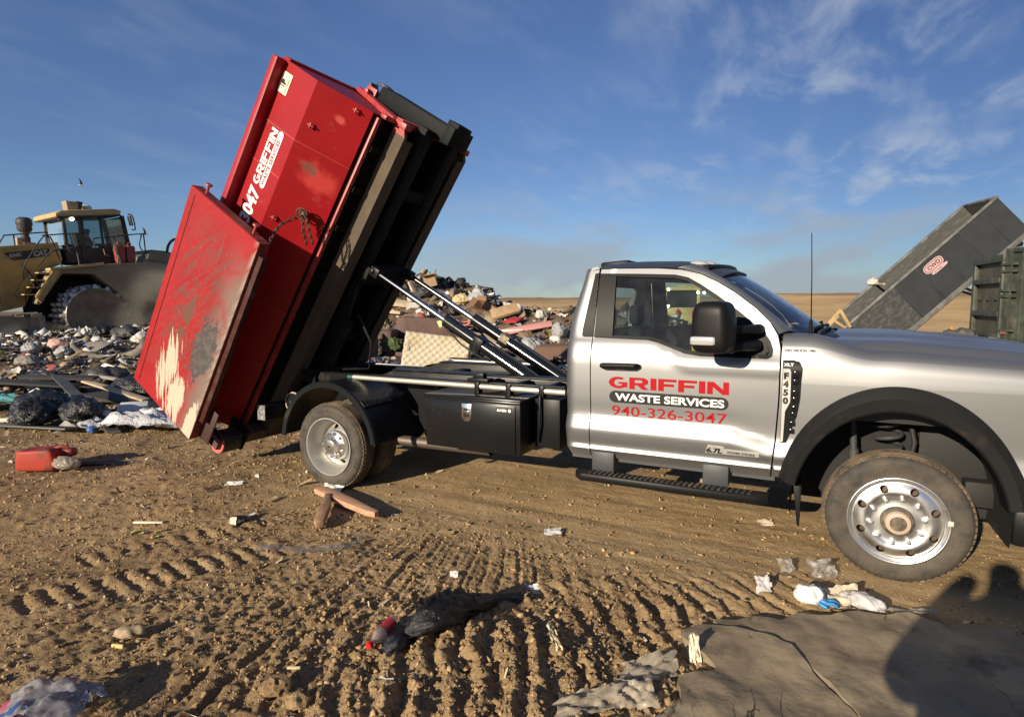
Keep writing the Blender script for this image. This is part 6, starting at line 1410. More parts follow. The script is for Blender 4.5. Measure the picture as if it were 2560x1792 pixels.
# trailer carrying it
trl = thing('container_trailer', 'low dark trailer with red tail light under the green container', 'trailer', tuple(HN))
m = MB(GMAT)
for w in (.75, 1.5): m.bx(-1.5, 6.0, w - .08, w + .08, ZB - .42, ZB - .12)
m.bx(-1.6, -1.45, .2, 2.2, ZB - .36, ZB - .2); m.build('trailer_frame', UNDERF, trl)
for x, lab in ((2.4, ''), (3.5, '')):
    m = MB(GMAT); m.lathe([(0, 0), (.25, 0), (.42, .03), (.44, .08), (.44, .26), (0, .28)], (x, .1, .42), 'y', 32); m.build('wheel', TYRE, trl)
tl = pxd(2425, 850, 14.2)
m = MB(); m.obx(tl, CR * .33, CW * .06, V(0, 0, .07)); m.obx(tl + CW * .12 - V(0, 0, .02), CR * .6, CW * .12, V(0, 0, .12), 1); tlo = m.build('tail_light', [pmat('tail_red', (.55, .03, .03), .3, emit=(1, .05, .04, .6)), UNDERF], trl)
m = MB(); m.obx(tl - CW * .035 + CR * .01, CR * .13, CW * .02, V(0, 0, .05)); m.build('light_lens', pmat('lens_white', (.85, .8, .75), .2, emit=(1, .9, .85, .8)), tlo)
p = pxd(2386, 838, 14.6); m = MB(); superbox(m, p + CR * .12, .34, .22, .16, .7, 24, 12, shape=lambda q_: q_ + V(0, 0, .04 * math.sin(q_.x * 14) + .03 * math.sin(q_.x * 31 + 1))); m.tube([p + CR * .3 - V(0, 0, .03), p + CR * .8 + V(0, 0, -.05)], .07, 8); m.build('rolled_tarp', pmat('tarp_grey', (.05, .05, .045), .8, col2=(.10, .10, .08), scale=8), trl)
# traffic cone far out on the field
cx, cy = 8.5, 47.5
co = thing('traffic_cone', 'tiny orange and white traffic cone far away on the tan field', 'cone', (cx, cy, H(cx, cy)))
m = MB(Matrix.Translation((cx, cy, H(cx, cy)))); m.bx(-.24, .24, -.24, .24, 0, .05); m.lathe([(.19, .05), (.145, .30), (.10, .52), (.055, .85), (0, .85)], (0, 0, 0), 'z', 20); cn_ = m.build('cone_body', pmat('cone_orange', (.75, .17, .03), .5), co)
m = MB(Matrix.Translation((cx, cy, H(cx, cy)))); m.lathe([(.148, .30), (.108, .50)], (0, 0, 0), 'z', 20); m.lathe([(.092, .58), (.075, .70)], (0, 0, 0), 'z', 20); m.build('cone_band', WHITE, cn_)
# =================================================================== rubbish
def hit(px, py, t0=1.5, t1=90):
    """where the line of sight through a picture point meets the terrain"""
    d = (CW + (px - 1280) / F_PX * CR - (py - 896) / F_PX * CU); d.normalize(); t = t0 * (t1 / t0)**np.linspace(0, 1, 1500)
    z = CAM.z + d.z * t - height(CAM.x + d.x * t, CAM.y + d.y * t); k = np.argmax(z < 0)
    if z[k] >= 0: k = len(t) - 1
    p = CAM + d * float(t[k]); return V(p.x, p.y, H(p.x, p.y))
PAL = np.array([[.62, .60, .56], [.50, .48, .44], [.70, .66, .58], [.30, .22, .14], [.36, .27, .16], [.22, .16, .10], [.03, .03, .032], [.055, .05, .05], [.10, .085, .07], [.16, .13, .105], [.07, .06, .09], [.12, .13, .17], [.10, .22, .34], [.42, .10, .08], [.46, .28, .22], [.45, .38, .12], [.12, .18, .08]])
PW = np.array([13, 10, 7, 8, 8, 8, 13, 11, 9, 9, 3, 4, 2, 1.6, 3, 1.6, 1.2]); PW = PW / PW.sum()
LEFT_W = np.array([13, 11, 9, 8, 6, 8, 8, 7, 12, 11, 2, 2, 1, 1, 1.5, 1, 1]); LEFT_W = LEFT_W / LEFT_W.sum()
def grid_t(n):
    g = np.linspace(-1, 1, n); X, Y = np.meshgrid(g, g, indexing='ij'); v = np.stack([X.ravel(), Y.ravel(), np.zeros(n * n)], 1)
    f = [(i * n + j, (i + 1) * n + j, (i + 1) * n + j + 1, i * n + j + 1) for i in range(n - 1) for j in range(n - 1)]; return v, np.array(f)
BOX_V = np.array([(x, y, z) for x in (-1, 1) for y in (-1, 1) for z in (-1, 1)], float); BOX_F = np.array([(0, 1, 3, 2), (4, 6, 7, 5), (0, 4, 5, 1), (2, 3, 7, 6), (0, 2, 6, 4), (1, 5, 7, 3)])
RUB = pmat('rubbish', (.3, .3, .3), .7, attr='col', spec=.3, bump=.3, bscale=25, bdist=.01)
def rubbish(name, label, zone, n, r0, r1, b0, b1, weights, smin, smax, alpha, seed, lift=.3):
    rng = np.random.default_rng(seed); u = rng.random(n * 4); r = r0 + (r1 - r0) * u**.8; b = np.radians(rng.uniform(b0, b1, n * 4)); x = CAM.x + r * np.sin(b); y = CAM.y + r * np.cos(b)
    k = np.nonzero(rng.random(n * 4) < zone(x, y) * (.35 + .65 * (vnoise(x * .8, y * .8, seed) > .42)))[0][:n]; x, y, r = x[k], y[k], r[k]; n = len(x)
    s = np.clip(smin * (1 + rng.pareto(alpha, n)), smin, smax); z = height(x, y, False); col = PAL[rng.choice(len(PAL), n, p=weights)] * rng.uniform(.65, 1.2, (n, 1)); kind = rng.choice(3, n, p=[.70, .22, .08])
    q_v = []; q_f = []; q_c = []; off = 0; t_v, t_f, t_c = [], [], []
    gv, gf = grid_t(4)
    def put(idx, tv, tf, scl, rot, jit, lift_):
        nonlocal off
        m_ = len(idx); kk = len(tv); P = np.stack([x[idx], y[idx], z[idx] + s[idx] * lift_], 1); VV = np.repeat(tv[None], m_, 0) + rng.normal(0, 1, (m_, kk, 3)) * jit
        VV = np.einsum('nij,nkj->nki', rot, VV * scl[:, None, :]) + P[:, None, :]; F = (tf[None] + (np.arange(m_) * kk)[:, None, None]).reshape(-1, tf.shape[1])
        return VV.reshape(-1, 3), F, np.repeat(col[idx], kk, 0)
    i0 = np.nonzero(kind == 0)[0]; sc = np.stack([s[i0] * rng.uniform(.6, 1.3, len(i0)), s[i0] * rng.uniform(.35, 1.0, len(i0)), s[i0] * rng.uniform(.5, 1.0, len(i0))], 1)
    a = put(i0, gv, gf, sc, tilt_rot(len(i0), .95, rng), np.array([.12, .12, .34]), lift * .6)
    i1 = np.nonzero(kind == 1)[0]; sc = np.stack([s[i1] * rng.uniform(.5, 1.4, len(i1)), s[i1] * rng.uniform(.3, .9, len(i1)), s[i1] * rng.uniform(.06, .5, len(i1))], 1)
    b_ = put(i1, BOX_V, BOX_F, sc, tilt_rot(len(i1), 1.0, rng), .07, lift)
    i2 = np.nonzero(kind == 2)[0]; sc = np.stack([s[i2] * rng.uniform(.6, 1.0, len(i2)), s[i2] * rng.uniform(.5, .9, len(i2)), s[i2] * rng.uniform(.4, .7, len(i2))], 1)
    c_ = put(i2, ICO_V, ICO_F, sc, rand_rot(len(i2), rng), .2, lift)
    v = np.vstack([a[0], b_[0], c_[0]]); quads = np.vstack([a[1], b_[1] + len(a[0])]); tris = c_[1] + len(a[0]) + len(b_[0]); cc = np.vstack([a[2], b_[2], c_[2]])
    me = np_mesh(name, v, quads, tris); attr_c(me, 'col', cc); me.materials.append(RUB); o = finish(name, me, None, sharp=0); tag(o, label, 'rubbish', kind='stuff'); return o
rubbish('heaped_rubbish', 'great heap of mixed household rubbish behind the truck bed', heap_zone, 17000, 11.3, 34, -56, -5, PW, .04, .30, 1.8, 3)
rubbish('crushed_rubbish', 'field of crushed rubbish and shredded bags under the compactor', left_field, 21000, 9.6, 30, -80, -44, LEFT_W, .024, .16, 1.9, 4, .10)
def litter():
    rng = np.random.default_rng(8); n = 20000; x, y, r = view_points(n, 2.2, 15, 1.3, rng=rng); left = 1 / (1 + np.exp((x + 5.5) * .8)); keep = rng.random(n) < 0.10 + .8 * left * (y > -2.5) + .28 * (vnoise(x * 1.2, y * 1.2, 61) > .6)
    keep &= ~((y > -1.2) & (y < 1.2) & (x > -5) & (rng.random(n) < .75)); x, y = x[keep], y[keep]; n = len(x); s = np.clip(.0038 * (1 + rng.pareto(2.0, n)), .0038, .04)
    col = np.array([[.66, .60, .48], [.55, .44, .28], [.42, .30, .17], [.70, .68, .62], [.30, .20, .11], [.60, .42, .30], [.10, .08, .06]])[rng.choice(7, n, p=[.24, .22, .2, .10, .14, .03, .07])] * rng.uniform(.7, 1.15, (n, 1))
    gv, gf = grid_t(3); P = np.stack([x, y, height(x, y) + s * .35 + .002], 1); VV = np.repeat(gv[None], n, 0) + rng.normal(0, 1, (n, 9, 3)) * np.array([.1, .1, .3])
    sc = np.stack([s * rng.uniform(.8, 2.2, n), s * rng.uniform(.25, .8, n), s * .6], 1); VV = np.einsum('nij,nkj->nki', tilt_rot(n, .8, rng), VV * sc[:, None, :]) + P[:, None, :]
    me = np_mesh('litter_flecks', VV.reshape(-1, 3), (gf[None] + (np.arange(n) * 9)[:, None, None]).reshape(-1, 4)); attr_c(me, 'col', np.repeat(col, 9, 0)); me.materials.append(pmat('fleck', (.5, .4, .3), .8, attr='col', spec=.2)); o = finish('litter_flecks', me, None, sharp=0)
    tag(o, 'shredded paper chips and straw flecks scattered over the soil', 'litter', kind='stuff')
litter()

# ------------------------------------------------------------------ builders for single pieces
def nz(p, sc, seed):
    a = np.array([[p[0] * sc, p[1] * sc + p[2] * sc * .7]]); return float(fbm(a[:, 0], a[:, 1], seed, 3)[0])
def lump(mb, c, rx, ry, rz, yaw=0, seed=0, rough=.22, sub=3, flat=.55, ridge=0.0, mi=0):
    """a crumpled bag: a ball thrown out of shape, flattened below"""
    bm = bmesh.new(); bmesh.ops.create_icosphere(bm, subdivisions=sub, radius=1); vs = np.array([v.co[:] for v in bm.verts]); fs = [tuple(q_.index for q_ in f.verts) for f in bm.faces]; bm.free()
    n1 = fbm(vs[:, 0] * 1.4 + vs[:, 2] * .9, vs[:, 1] * 1.4 - vs[:, 2] * .8, seed, 4); n2 = np.abs(fbm(vs[:, 0] * 3.2 + vs[:, 2] * 2.3, vs[:, 1] * 3.2 - vs[:, 2] * 1.9, seed + 5, 3)); n3 = np.abs(fbm(vs[:, 0] * 7 - vs[:, 2] * 5, vs[:, 1] * 7 + vs[:, 2] * 5, seed + 9, 2))
    r = 1 + rough * n1 - rough * 1.1 * n2 - rough * .55 * n3; vs = vs * r[:, None]; vs[:, 2] = np.where(vs[:, 2] < 0, vs[:, 2] * flat, vs[:, 2])
    ca, sa = math.cos(yaw), math.sin(yaw); X = vs[:, 0] * rx; Y = vs[:, 1] * ry
    mb.add([(c[0] + x * ca - y * sa, c[1] + x * sa + y * ca, c[2] + z * rz) for x, y, z in zip(X, Y, vs[:, 2])], fs, mi); return mb
def sheet(mb, c, ax, ay, n=14, amp=.08, seed=0, sc=2.5, curl=0.0, ragged=.12, mi=0, thick=.0015):
    """a thin crumpled piece lying about c; ax, ay span it"""
    c = Vector(c); ax = Vector(ax); ay = Vector(ay); nn = ax.cross(ay).normalized(); top = []
    if nn.z < 0: nn = -nn
    L_ = (ax.length + ay.length) / 2
    for i in range(n):
        for j in range(n):
            u = i / (n - 1) - .5; v = j / (n - 1) - .5; e = max(abs(u), abs(v)) * 2
            w = 1 + ragged * nz((u * 3, v * 3, 0), 1.7, seed + 3) * 2 * e
            h = nz((u, v, 0), sc * 2.2, seed) * amp + abs(nz((u, v, .3), sc * 5, seed + 7)) * amp * .6 + curl * (u * u + v * v)
            top.append(c + ax * u * w + ay * v * w + nn * h * L_)
    f = [(i * n + j, (i + 1) * n + j, (i + 1) * n + j + 1, i * n + j + 1) for i in range(n - 1) for j in range(n - 1)]
    mb.add(top, f, mi); mb.add([p - nn * thick for p in top], [tuple(reversed(q_)) for q_ in f], mi); return mb
def film_mat(name, col, alpha, rough=.18, refl=.32):
    if name in MATS: return MATS[name]
    m = bpy.data.materials.new(name); m.use_nodes = True; nt = m.node_tree; N = nt.nodes; L = nt.links; N.clear(); MATS[name] = m
    out = N.new('ShaderNodeOutputMaterial'); t = N.new('ShaderNodeBsdfTransparent'); d = N.new('ShaderNodeBsdfDiffuse'); tl_ = N.new('ShaderNodeBsdfTranslucent'); g = N.new('ShaderNodeBsdfGlossy'); g.inputs['Roughness'].default_value = rough
    d.inputs[0].default_value = (*col, 1); tl_.inputs[0].default_value = (*col, 1); fs_ = N.new('ShaderNodeMath'); fs_.operation = 'MULTIPLY'; fs_.inputs[1].default_value = refl; a = N.new('ShaderNodeMixShader'); a.inputs[0].default_value = .3; L.new(d.outputs[0], a.inputs[1]); L.new(tl_.outputs[0], a.inputs[2])
    tc = N.new('ShaderNodeTexCoord'); n = N.new('ShaderNodeTexNoise'); n.inputs['Scale'].default_value = 22; n.inputs['Detail'].default_value = 5; L.new(tc.outputs['Object'], n.inputs['Vector']); mr = N.new('ShaderNodeMapRange'); L.new(n.outputs['Fac'], mr.inputs[0]); mr.inputs[1].default_value = .35; mr.inputs[2].default_value = .65; mr.inputs[3].default_value = max(0, alpha - .22); mr.inputs[4].default_value = min(1, alpha + .2)
    b = N.new('ShaderNodeMixShader'); L.new(mr.outputs[0], b.inputs[0]); L.new(t.outputs[0], b.inputs[1]); L.new(a.outputs[0], b.inputs[2])
    fr = N.new('ShaderNodeFresnel'); fr.inputs[0].default_value = 1.45; c = N.new('ShaderNodeMixShader'); L.new(fr.outputs[0], fs_.inputs[0]); L.new(fs_.outputs[0], c.inputs[0]); L.new(b.outputs[0], c.inputs[1]); L.new(g.outputs[0], c.inputs[2]); L.new(c.outputs[0], out.inputs[0]); return m
def bagmat(name, col, rough=.32, c2_=None): return pmat(name, col, rough, col2=c2_, scale=6, lo=.5, hi=.7, bump=1.0, bscale=20, bdist=.03, spec=.55, detail=3)
BBAG = bagmat('black_bag', (.016, .016, .017), .28); WBAG = bagmat('white_bag', (.50, .485, .45), .5, (.33, .30, .26)); GBAG = bagmat('grey_film_bag', (.34, .345, .35), .34, (.20, .19, .18)); TBAG = bagmat('tan_bag', (.50, .40, .22), .6); DBAG = bagmat('dusty_black_bag', (.05, .048, .046), .45); BRBAG = bagmat('brown_bag', (.17, .12, .07), .6)
CARD = pmat('cardboard', (.40, .27, .15), .85, col2=(.33, .22, .12), scale=4); CARDP = pmat('pale_cardboard', (.52, .40, .27), .85, col2=(.42, .31, .2), scale=5); CARDD = pmat('dark_cardboard', (.23, .13, .08), .85)
PLY = pmat('raw_wood', (.50, .36, .19), .75, col2=(.40, .27, .13), scale=5, stretch=(1, 8, 8)); WOODP = pmat('pink_wood', (.52, .30, .19), .75, col2=(.40, .22, .13), scale=6, stretch=(1, 7, 7)); BOARDW = pmat('cream_board', (.66, .60, .46), .7); GREYB = pmat('grey_board', (.22, .20, .18), .8, col2=(.30, .26, .22), scale=5)
def obj1(mb, name, mat, label, cat, group=None, **k): return tag(mb.build(name, mat, **k), label, cat, group)
def bag_at(px, py, w, h, mat, label, seed, name='rubbish_bag', yaw=.4, dz=.0, deep=.75, rough=.22, sub=3, group='bags on the rubbish'):
    p = hit(px, py); w *= .64; h *= .66; m = MB(); lump(m, (p.x, p.y, p.z + h * .34 + dz), w / 2, w / 2 * deep, h / 2 * 1.15, yaw, seed, rough * 1.5, max(sub, 4)); return obj1(m, name, mat, label, 'bag', group, sharp=0 if sub < 3 else 180)
def open_box(px, py, w, d, h, yaw, mat, label, tilt=(0, 0), dz=0.0, flaps=True, name='cardboard_box'):
    p = hit(px, py) + V(0, 0, dz); M = Matrix.Translation(p) @ Matrix.Rotation(yaw, 4, 'Z') @ Matrix.Rotation(tilt[0], 4, 'X') @ Matrix.Rotation(tilt[1], 4, 'Y'); t = .008
    r = thing(name, label, 'box', M=M.copy(), group='cardboard boxes on the heap'); m = MB()
    m.bx(-w / 2, w / 2, -d / 2, -d / 2 + t, 0, h); m.bx(-w / 2, w / 2, d / 2 - t, d / 2, 0, h); m.bx(-w / 2, -w / 2 + t, -d / 2 + t, d / 2 - t, 0, h); m.bx(w / 2 - t, w / 2, -d / 2 + t, d / 2 - t, 0, h); m.bx(-w / 2 + t, w / 2 - t, -d / 2 + t, d / 2 - t, 0, t); m.build('box_body', mat, r, world=False)
    if flaps:
        for a, sg in ((0, -1), (0, 1), (1, -1), (1, 1)):
            m = MB(); L_ = d * .45 if a == 0 else w * .42; ang = rad(random.Random(hash((px, a, sg)) & 999).uniform(15, 75))
            if a == 0: m.obx((0, sg * (d / 2 + L_ / 2 * math.cos(ang)), h + L_ / 2 * math.sin(ang)), (w * .96, 0, 0), V(0, sg * math.cos(ang), math.sin(ang)) * L_, V(0, -math.sin(ang) * sg, math.cos(ang)) * t)
            else: m.obx((sg * (w / 2 + L_ / 2 * math.cos(ang)), 0, h + L_ / 2 * math.sin(ang)), V(sg * math.cos(ang), 0, math.sin(ang)) * L_, (0, d * .96, 0), V(-math.sin(ang) * sg, 0, math.cos(ang)) * t)
            m.build('box_flap', mat, r, world=False)
    return r
def board(px, py, ln, wd, th, yaw, mat, label, pitch=0, roll=0, dz=.02, name='board', cat='board', group='boards among the rubbish', p=None):
    p = p or hit(px, py); M = Matrix.Translation(p + V(0, 0, dz)) @ Matrix.Rotation(yaw, 4, 'Z') @ Matrix.Rotation(pitch, 4, 'Y') @ Matrix.Rotation(roll, 4, 'X')
    m = MB(M); rg = random.Random(int(px * 7 + py)); n = 7
    for i in range(n): pass
    a, b = -ln / 2, ln / 2; j = lambda k: rg.uniform(-.02, .02) * k
    m.prism([(a + j(1), -wd / 2), (b + j(1), -wd / 2 + j(.4)), (b + j(2), wd / 2), (a + j(2), wd / 2 + j(.4))], lambda u, v: (u, v, -th / 2), lambda u, v: (u, v, th / 2)); return obj1(m, name, mat, label, cat, group, bevel=min(.004, th * .3))
# ------------------------------------------------------------------ behind the truck bed
def mattress():
    p = hit(1085, 935); yaw = rad(22); M = Matrix.Translation(p + V(0, .1, .42)) @ Matrix.Rotation(yaw, 4, 'Z') @ Matrix.Rotation(rad(78), 4, 'X') @ Matrix.Rotation(rad(-7), 4, 'Z')
    m = MB(); w, h, t = 1.62, 1.02, .20; n = 66; k = 44; rows = []
    for i in range(n + 1):
        row = []
        for j in range(k + 1):
            u = (i / n - .5); v = (j / k - .5); e = min(.5 - abs(u), (.5 - abs(v)) * h / w) * w; a = (u * w + v * h) * 1.0 / .088; b = (u * w - v * h) / .088
            q_ = abs(math.sin(a * math.pi / 2)) * abs(math.sin(b * math.pi / 2)); z = t / 2 + .040 * q_**.6 - .06 * max(0, 1 - e / .05)**2 - .03 * math.cos(u * 3); row.append((u * w, v * h, z))
        rows.append(row)
    loft(m, rows); m.M = None; r = thing('mattress', 'cream quilted mattress propped on edge behind the truck bed', 'mattress', M=M.copy())
    m.build('quilted_cover', pmat('quilt', (.46, .41, .31), .85, col2=(.40, .32, .19), scale=1.6, lo=.48, hi=.66), r, world=False, recalc=False, sharp=180)
    m = MB(); m.bx(-w / 2, w / 2, -h / 2, h / 2, -t / 2, t / 2 - .058); m.build('side_band', pmat('mattress_side', (.20, .19, .18), .85), r, world=False, bevel=.05, seg=3); m = MB(); m.bx(-w / 2 + .12, -w / 2 + .17, .02, .24, t / 2 - .01, t / 2 + .022); m.build('mattress_tag', pmat('tag_grey', (.22, .22, .22), .8), r, world=False)
mattress()
def sofa():
    p = hit(1020, 905) + V(-.3, .9, 0); M = Matrix.Translation(p) @ Matrix.Rotation(rad(25), 4, 'Z') @ Matrix.Rotation(rad(4), 4, 'Y'); r = thing('sofa', 'brown upholstered sofa dumped behind the quilted mattress', 'sofa', M=M.copy()); up = pmat('sofa_brown', (.115, .065, .055), .75, col2=(.085, .05, .042), scale=5)
    m = MB(); superbox(m, (.2, .45, .85), 1.0, .20, .36, .35, 28, 14); m.build('backrest', up, r, world=False, weld=.002); m = MB(); superbox(m, (.2, .0, .36), .85, .45, .16, .35, 24, 12); m.build('seat', up, r, world=False, weld=.002)
    for x in (-.85, 1.2): m = MB(); superbox(m, (x, 0, .46), .17, .50, .36, .4, 22, 12); m.build('armrest', up, r, world=False, weld=.002)
    m = MB(); m.bx(-.9, 1.25, -.4, .5, .02, .2); m.build('base', up, r, world=False, bevel=.02)
sofa()
p = hit(955, 900); m = MB(); lump(m, (p.x, p.y + .5, p.z + .40), .40, .2, .30, .2, 77, .5, 4); obj1(m, 'green_rug', pmat('rug_green', (.07, .10, .035), .95), 'dark green rug crumpled beside the sofa arm', 'rug', sharp=180)
p = hit(930, 900); m = MB(); superbox(m, (p.x - .05, p.y - .2, p.z + .42), .16, .42, .42, .4, 20, 12); obj1(m, 'armchair', pmat('chair_brown', (.13, .07, .06), .7), 'arm of a brown leather chair left of the mattress', 'chair', weld=.002)
board(960, 925, 1.3, .75, .05, rad(18), pmat('white_panel', (.62, .63, .62), .6), 'pale grey flat panel lying left of the mattress', pitch=rad(3), roll=rad(-9), dz=.12, name='panel')
p = hit(1250, 935); m = MB(); lump(m, (p.x, p.y, p.z + .14), .9, .5, .2, .3, 31, .2); obj1(m, 'tarpaulin', DBAG, 'dark crumpled tarpaulin at the foot of the mattress', 'tarpaulin', sharp=180)
# the heap itself
open_box(1080, 722, .48, .40, .44, .5, CARD, 'open brown cardboard box standing on the very top of the heap', (rad(8), rad(-14)), dz=.1)
board(1035, 735, .75, .36, .08, rad(-40), CARDP, 'pale folded carton sliding below the top of the heap', pitch=rad(30), roll=rad(-25), dz=.22, name='carton', cat='carton')
open_box(1212, 790, .46, .34, .32, -.5, CARDD, 'dark brown carton tipped open right of the cylinder rods', (rad(50), rad(10)), dz=.2)
board(1262, 800, .95, .5, .10, rad(35), CARD, 'big flattened brown carton on the right slope of the heap', pitch=rad(-16), roll=rad(32), dz=.28, name='carton', cat='carton')
board(1000, 770, .9, .5, .10, rad(10), CARDP, 'pale torn carton on the heap above the sofa', pitch=rad(6), roll=rad(20), dz=.15, name='carton', cat='carton')
board(965, 792, 1.3, .30, .10, rad(12), CARDP, 'long tan roll of carpet above the sofa', pitch=rad(5), dz=.2, name='carpet_roll', cat='carpet')
board(1205, 868, .85, .5, .20, rad(30), CARDP, 'tan carton between the two hydraulic cylinders', pitch=rad(8), roll=rad(25), dz=.2, name='carton', cat='carton')
bag_at(1195, 762, 1.15, .95, GBAG, 'large pale grey plastic bag on the right shoulder of the heap', 1, deep=.8)
bag_at(1155, 765, 1.1, .8, TBAG, 'cream cloth sack left of the pale grey bag on the heap', 2)
bag_at(1030, 758, .7, .5, WBAG, 'white bag low beside the container underside', 3); bag_at(985, 790, .55, .4, TBAG, 'yellowish bag on the heap next to the container', 4)
bag_at(1330, 892, 1.35, .95, GBAG, 'large clear plastic sack of rubbish above the rear cylinder', 5); bag_at(1378, 905, .9, .8, WBAG, 'white plastic sack close to the cab corner', 6)
bag_at(1398, 850, .75, .85, GBAG, 'small grey plastic sack beside the cab rear edge', 7); bag_at(1352, 800, .62, .6, WBAG, 'white bag standing up on the skyline of the low heap', 8)
bag_at(1315, 860, .95, .7, BRBAG, 'muddy brown sack in the middle of the low heap', 9); bag_at(1290, 868, 1.1, .55, BBAG, 'black bag under the pale tube on the low heap', 10)
bag_at(1130, 790, 1.0, .55, BBAG, 'black bag in the centre of the heap', 11); bag_at(1060, 745, 1.2, .6, DBAG, 'dusty black bag just below the heap top', 12); bag_at(1012, 728, .9, .6, BBAG, 'black bag at the left edge of the heap top', 13)
board(1310, 840, 1.7, .34, .03, rad(28), pmat('pink_board', (.58, .27, .24), .7), 'pink painted board slanting on the low heap', pitch=rad(-10), roll=rad(25), dz=.22)
board(1285, 818, .6, .4, .06, rad(-18), pmat('crimson_box', (.36, .035, .035), .6), 'crimson box behind the pink board', roll=rad(18), dz=.22, name='crimson_carton', cat='carton')
for i, (px, py, c) in enumerate(((1170, 815, (.42, .13, .10)), (1185, 828, (.50, .22, .18)), (1165, 838, (.36, .07, .06)), (1200, 838, (.55, .25, .21)))):
    board(px, py, 1.0 - .1 * i, .5, .03, rad(8 + 9 * i), pmat('red_sheet%d' % i, c, .75), ['dull red sheet on top of the pile behind the cylinders', 'salmon pink sheet in the pile behind the cylinders', 'dark red sheet low in the pile behind the cylinders', 'pale pink sheet at the right of the pile behind the cylinders'][i], pitch=rad(4 * i - 6), roll=rad(6 - 7 * i), dz=.16 + .05 * i, name='fabric_sheet', cat='sheet', group='red sheets')
p = hit(1270, 848); m = MB(); m.tube([p + V(-.4, -.1, .22), p + V(.42, .15, .25)], .05, 12); obj1(m, 'plastic_tube', pmat('pale_tube', (.62, .66, .58), .5), 'pale green plastic tube lying under the pink board', 'tube')
p = hit(1370, 960); M_ = Matrix.Translation(p + V(.1, .3, .38)) @ Matrix.Rotation(.3, 4, 'Z'); m = MB(M_); superbox(m, (0, 0, 0), .55, .35, .42, .45, 22, 12); obj1(m, 'brown_cushion', pmat('cushion_brown', (.13, .075, .05), .85), 'dark brown seat cushion beside the cab back corner', 'cushion', weld=.002)
p = hit(1405, 960); m = MB(); lump(m, (p.x + .1, p.y, p.z + .18), .3, .25, .3, 0, 55, .25); obj1(m, 'orange_bag', bagmat('orange_bag', (.55, .25, .10)), 'orange carrier bag low beside the cab', 'bag', sharp=180)
board(1110, 845, .4, .3, .06, .5, pmat('yellow_foam', (.62, .55, .25), .9), 'yellow foam wedge resting on the sofa back', roll=rad(35), pitch=rad(-20), dz=.75, name='foam_wedge', cat='foam', p=hit(1080, 905) + V(-.15, .9, .3))
# ------------------------------------------------------------------ the field at the left
bag_at(262, 845, 1.05, .62, BBAG, 'shiny black bag standing in front of the compactor drum', 21, name='rubbish_bag'); bag_at(318, 848, 1.15, .60, DBAG, 'dusty black bag with a white top left of the red gate', 22)
bag_at(355, 862, 1.0, .5, WBAG, 'heap of white plastic sheeting against the red gate edge', 23); bag_at(145, 875, .75, .45, pmat('pink_bag', (.50, .30, .27), .7), 'pink and white bag in front of the stairs of the compactor', 24); bag_at(158, 893, .62, .42, GBAG, 'pale see-through bag right under the pink bag', 25)
bag_at(75, 885, .6, .4, GBAG, 'light grey bag low at the left of the rubbish field', 26); bag_at(262, 955, 1.25, .5, DBAG, 'flattened dusty black bag in the middle of the rubbish field', 27); bag_at(65, 915, .8, .35, GREYB, 'crumpled grey sack left in the rubbish field', 28); bag_at(215, 838, .35, .35, WBAG, 'crumpled white carton before the drum', 30); bag_at(120, 945, 1.0, .25, DBAG, 'long dark rolled rag behind the leaning slat', 29)
board(182, 878, .85, .04, .24, rad(-28), BOARDW, 'cream board standing on edge in the rubbish field', pitch=rad(4), dz=.10); board(168, 905, .65, .12, .05, rad(60), PLY, 'short wooden batten under the cream board', pitch=rad(-28), dz=.06); board(235, 880, .6, .5, .02, rad(20), GREYB, 'grey flat board behind the curved tyre piece', dz=.12, roll=rad(20))
p = hit(275, 893); m = MB(); m.tube([p + V(.15 * math.cos(t) * 0, 0, 0) + V(math.cos(yv * 0) * 0, 0, 0) + CR * (.78 * math.cos(t)) + V(0, 0, .30 + .34 * math.sin(t)) for t in np.linspace(math.pi * 1.02, math.pi * 2.1, 22)], [.05 + .055 * math.sin(k / 21 * 2.4) for k in range(22)], 12); obj1(m, 'tyre_piece', pmat('dusty_rubber', (.13, .115, .095), .85, col2=(.2, .17, .13), scale=6), 'grey curved piece of old tyre lying like a smile', 'tyre')
p = hit(175, 1015)
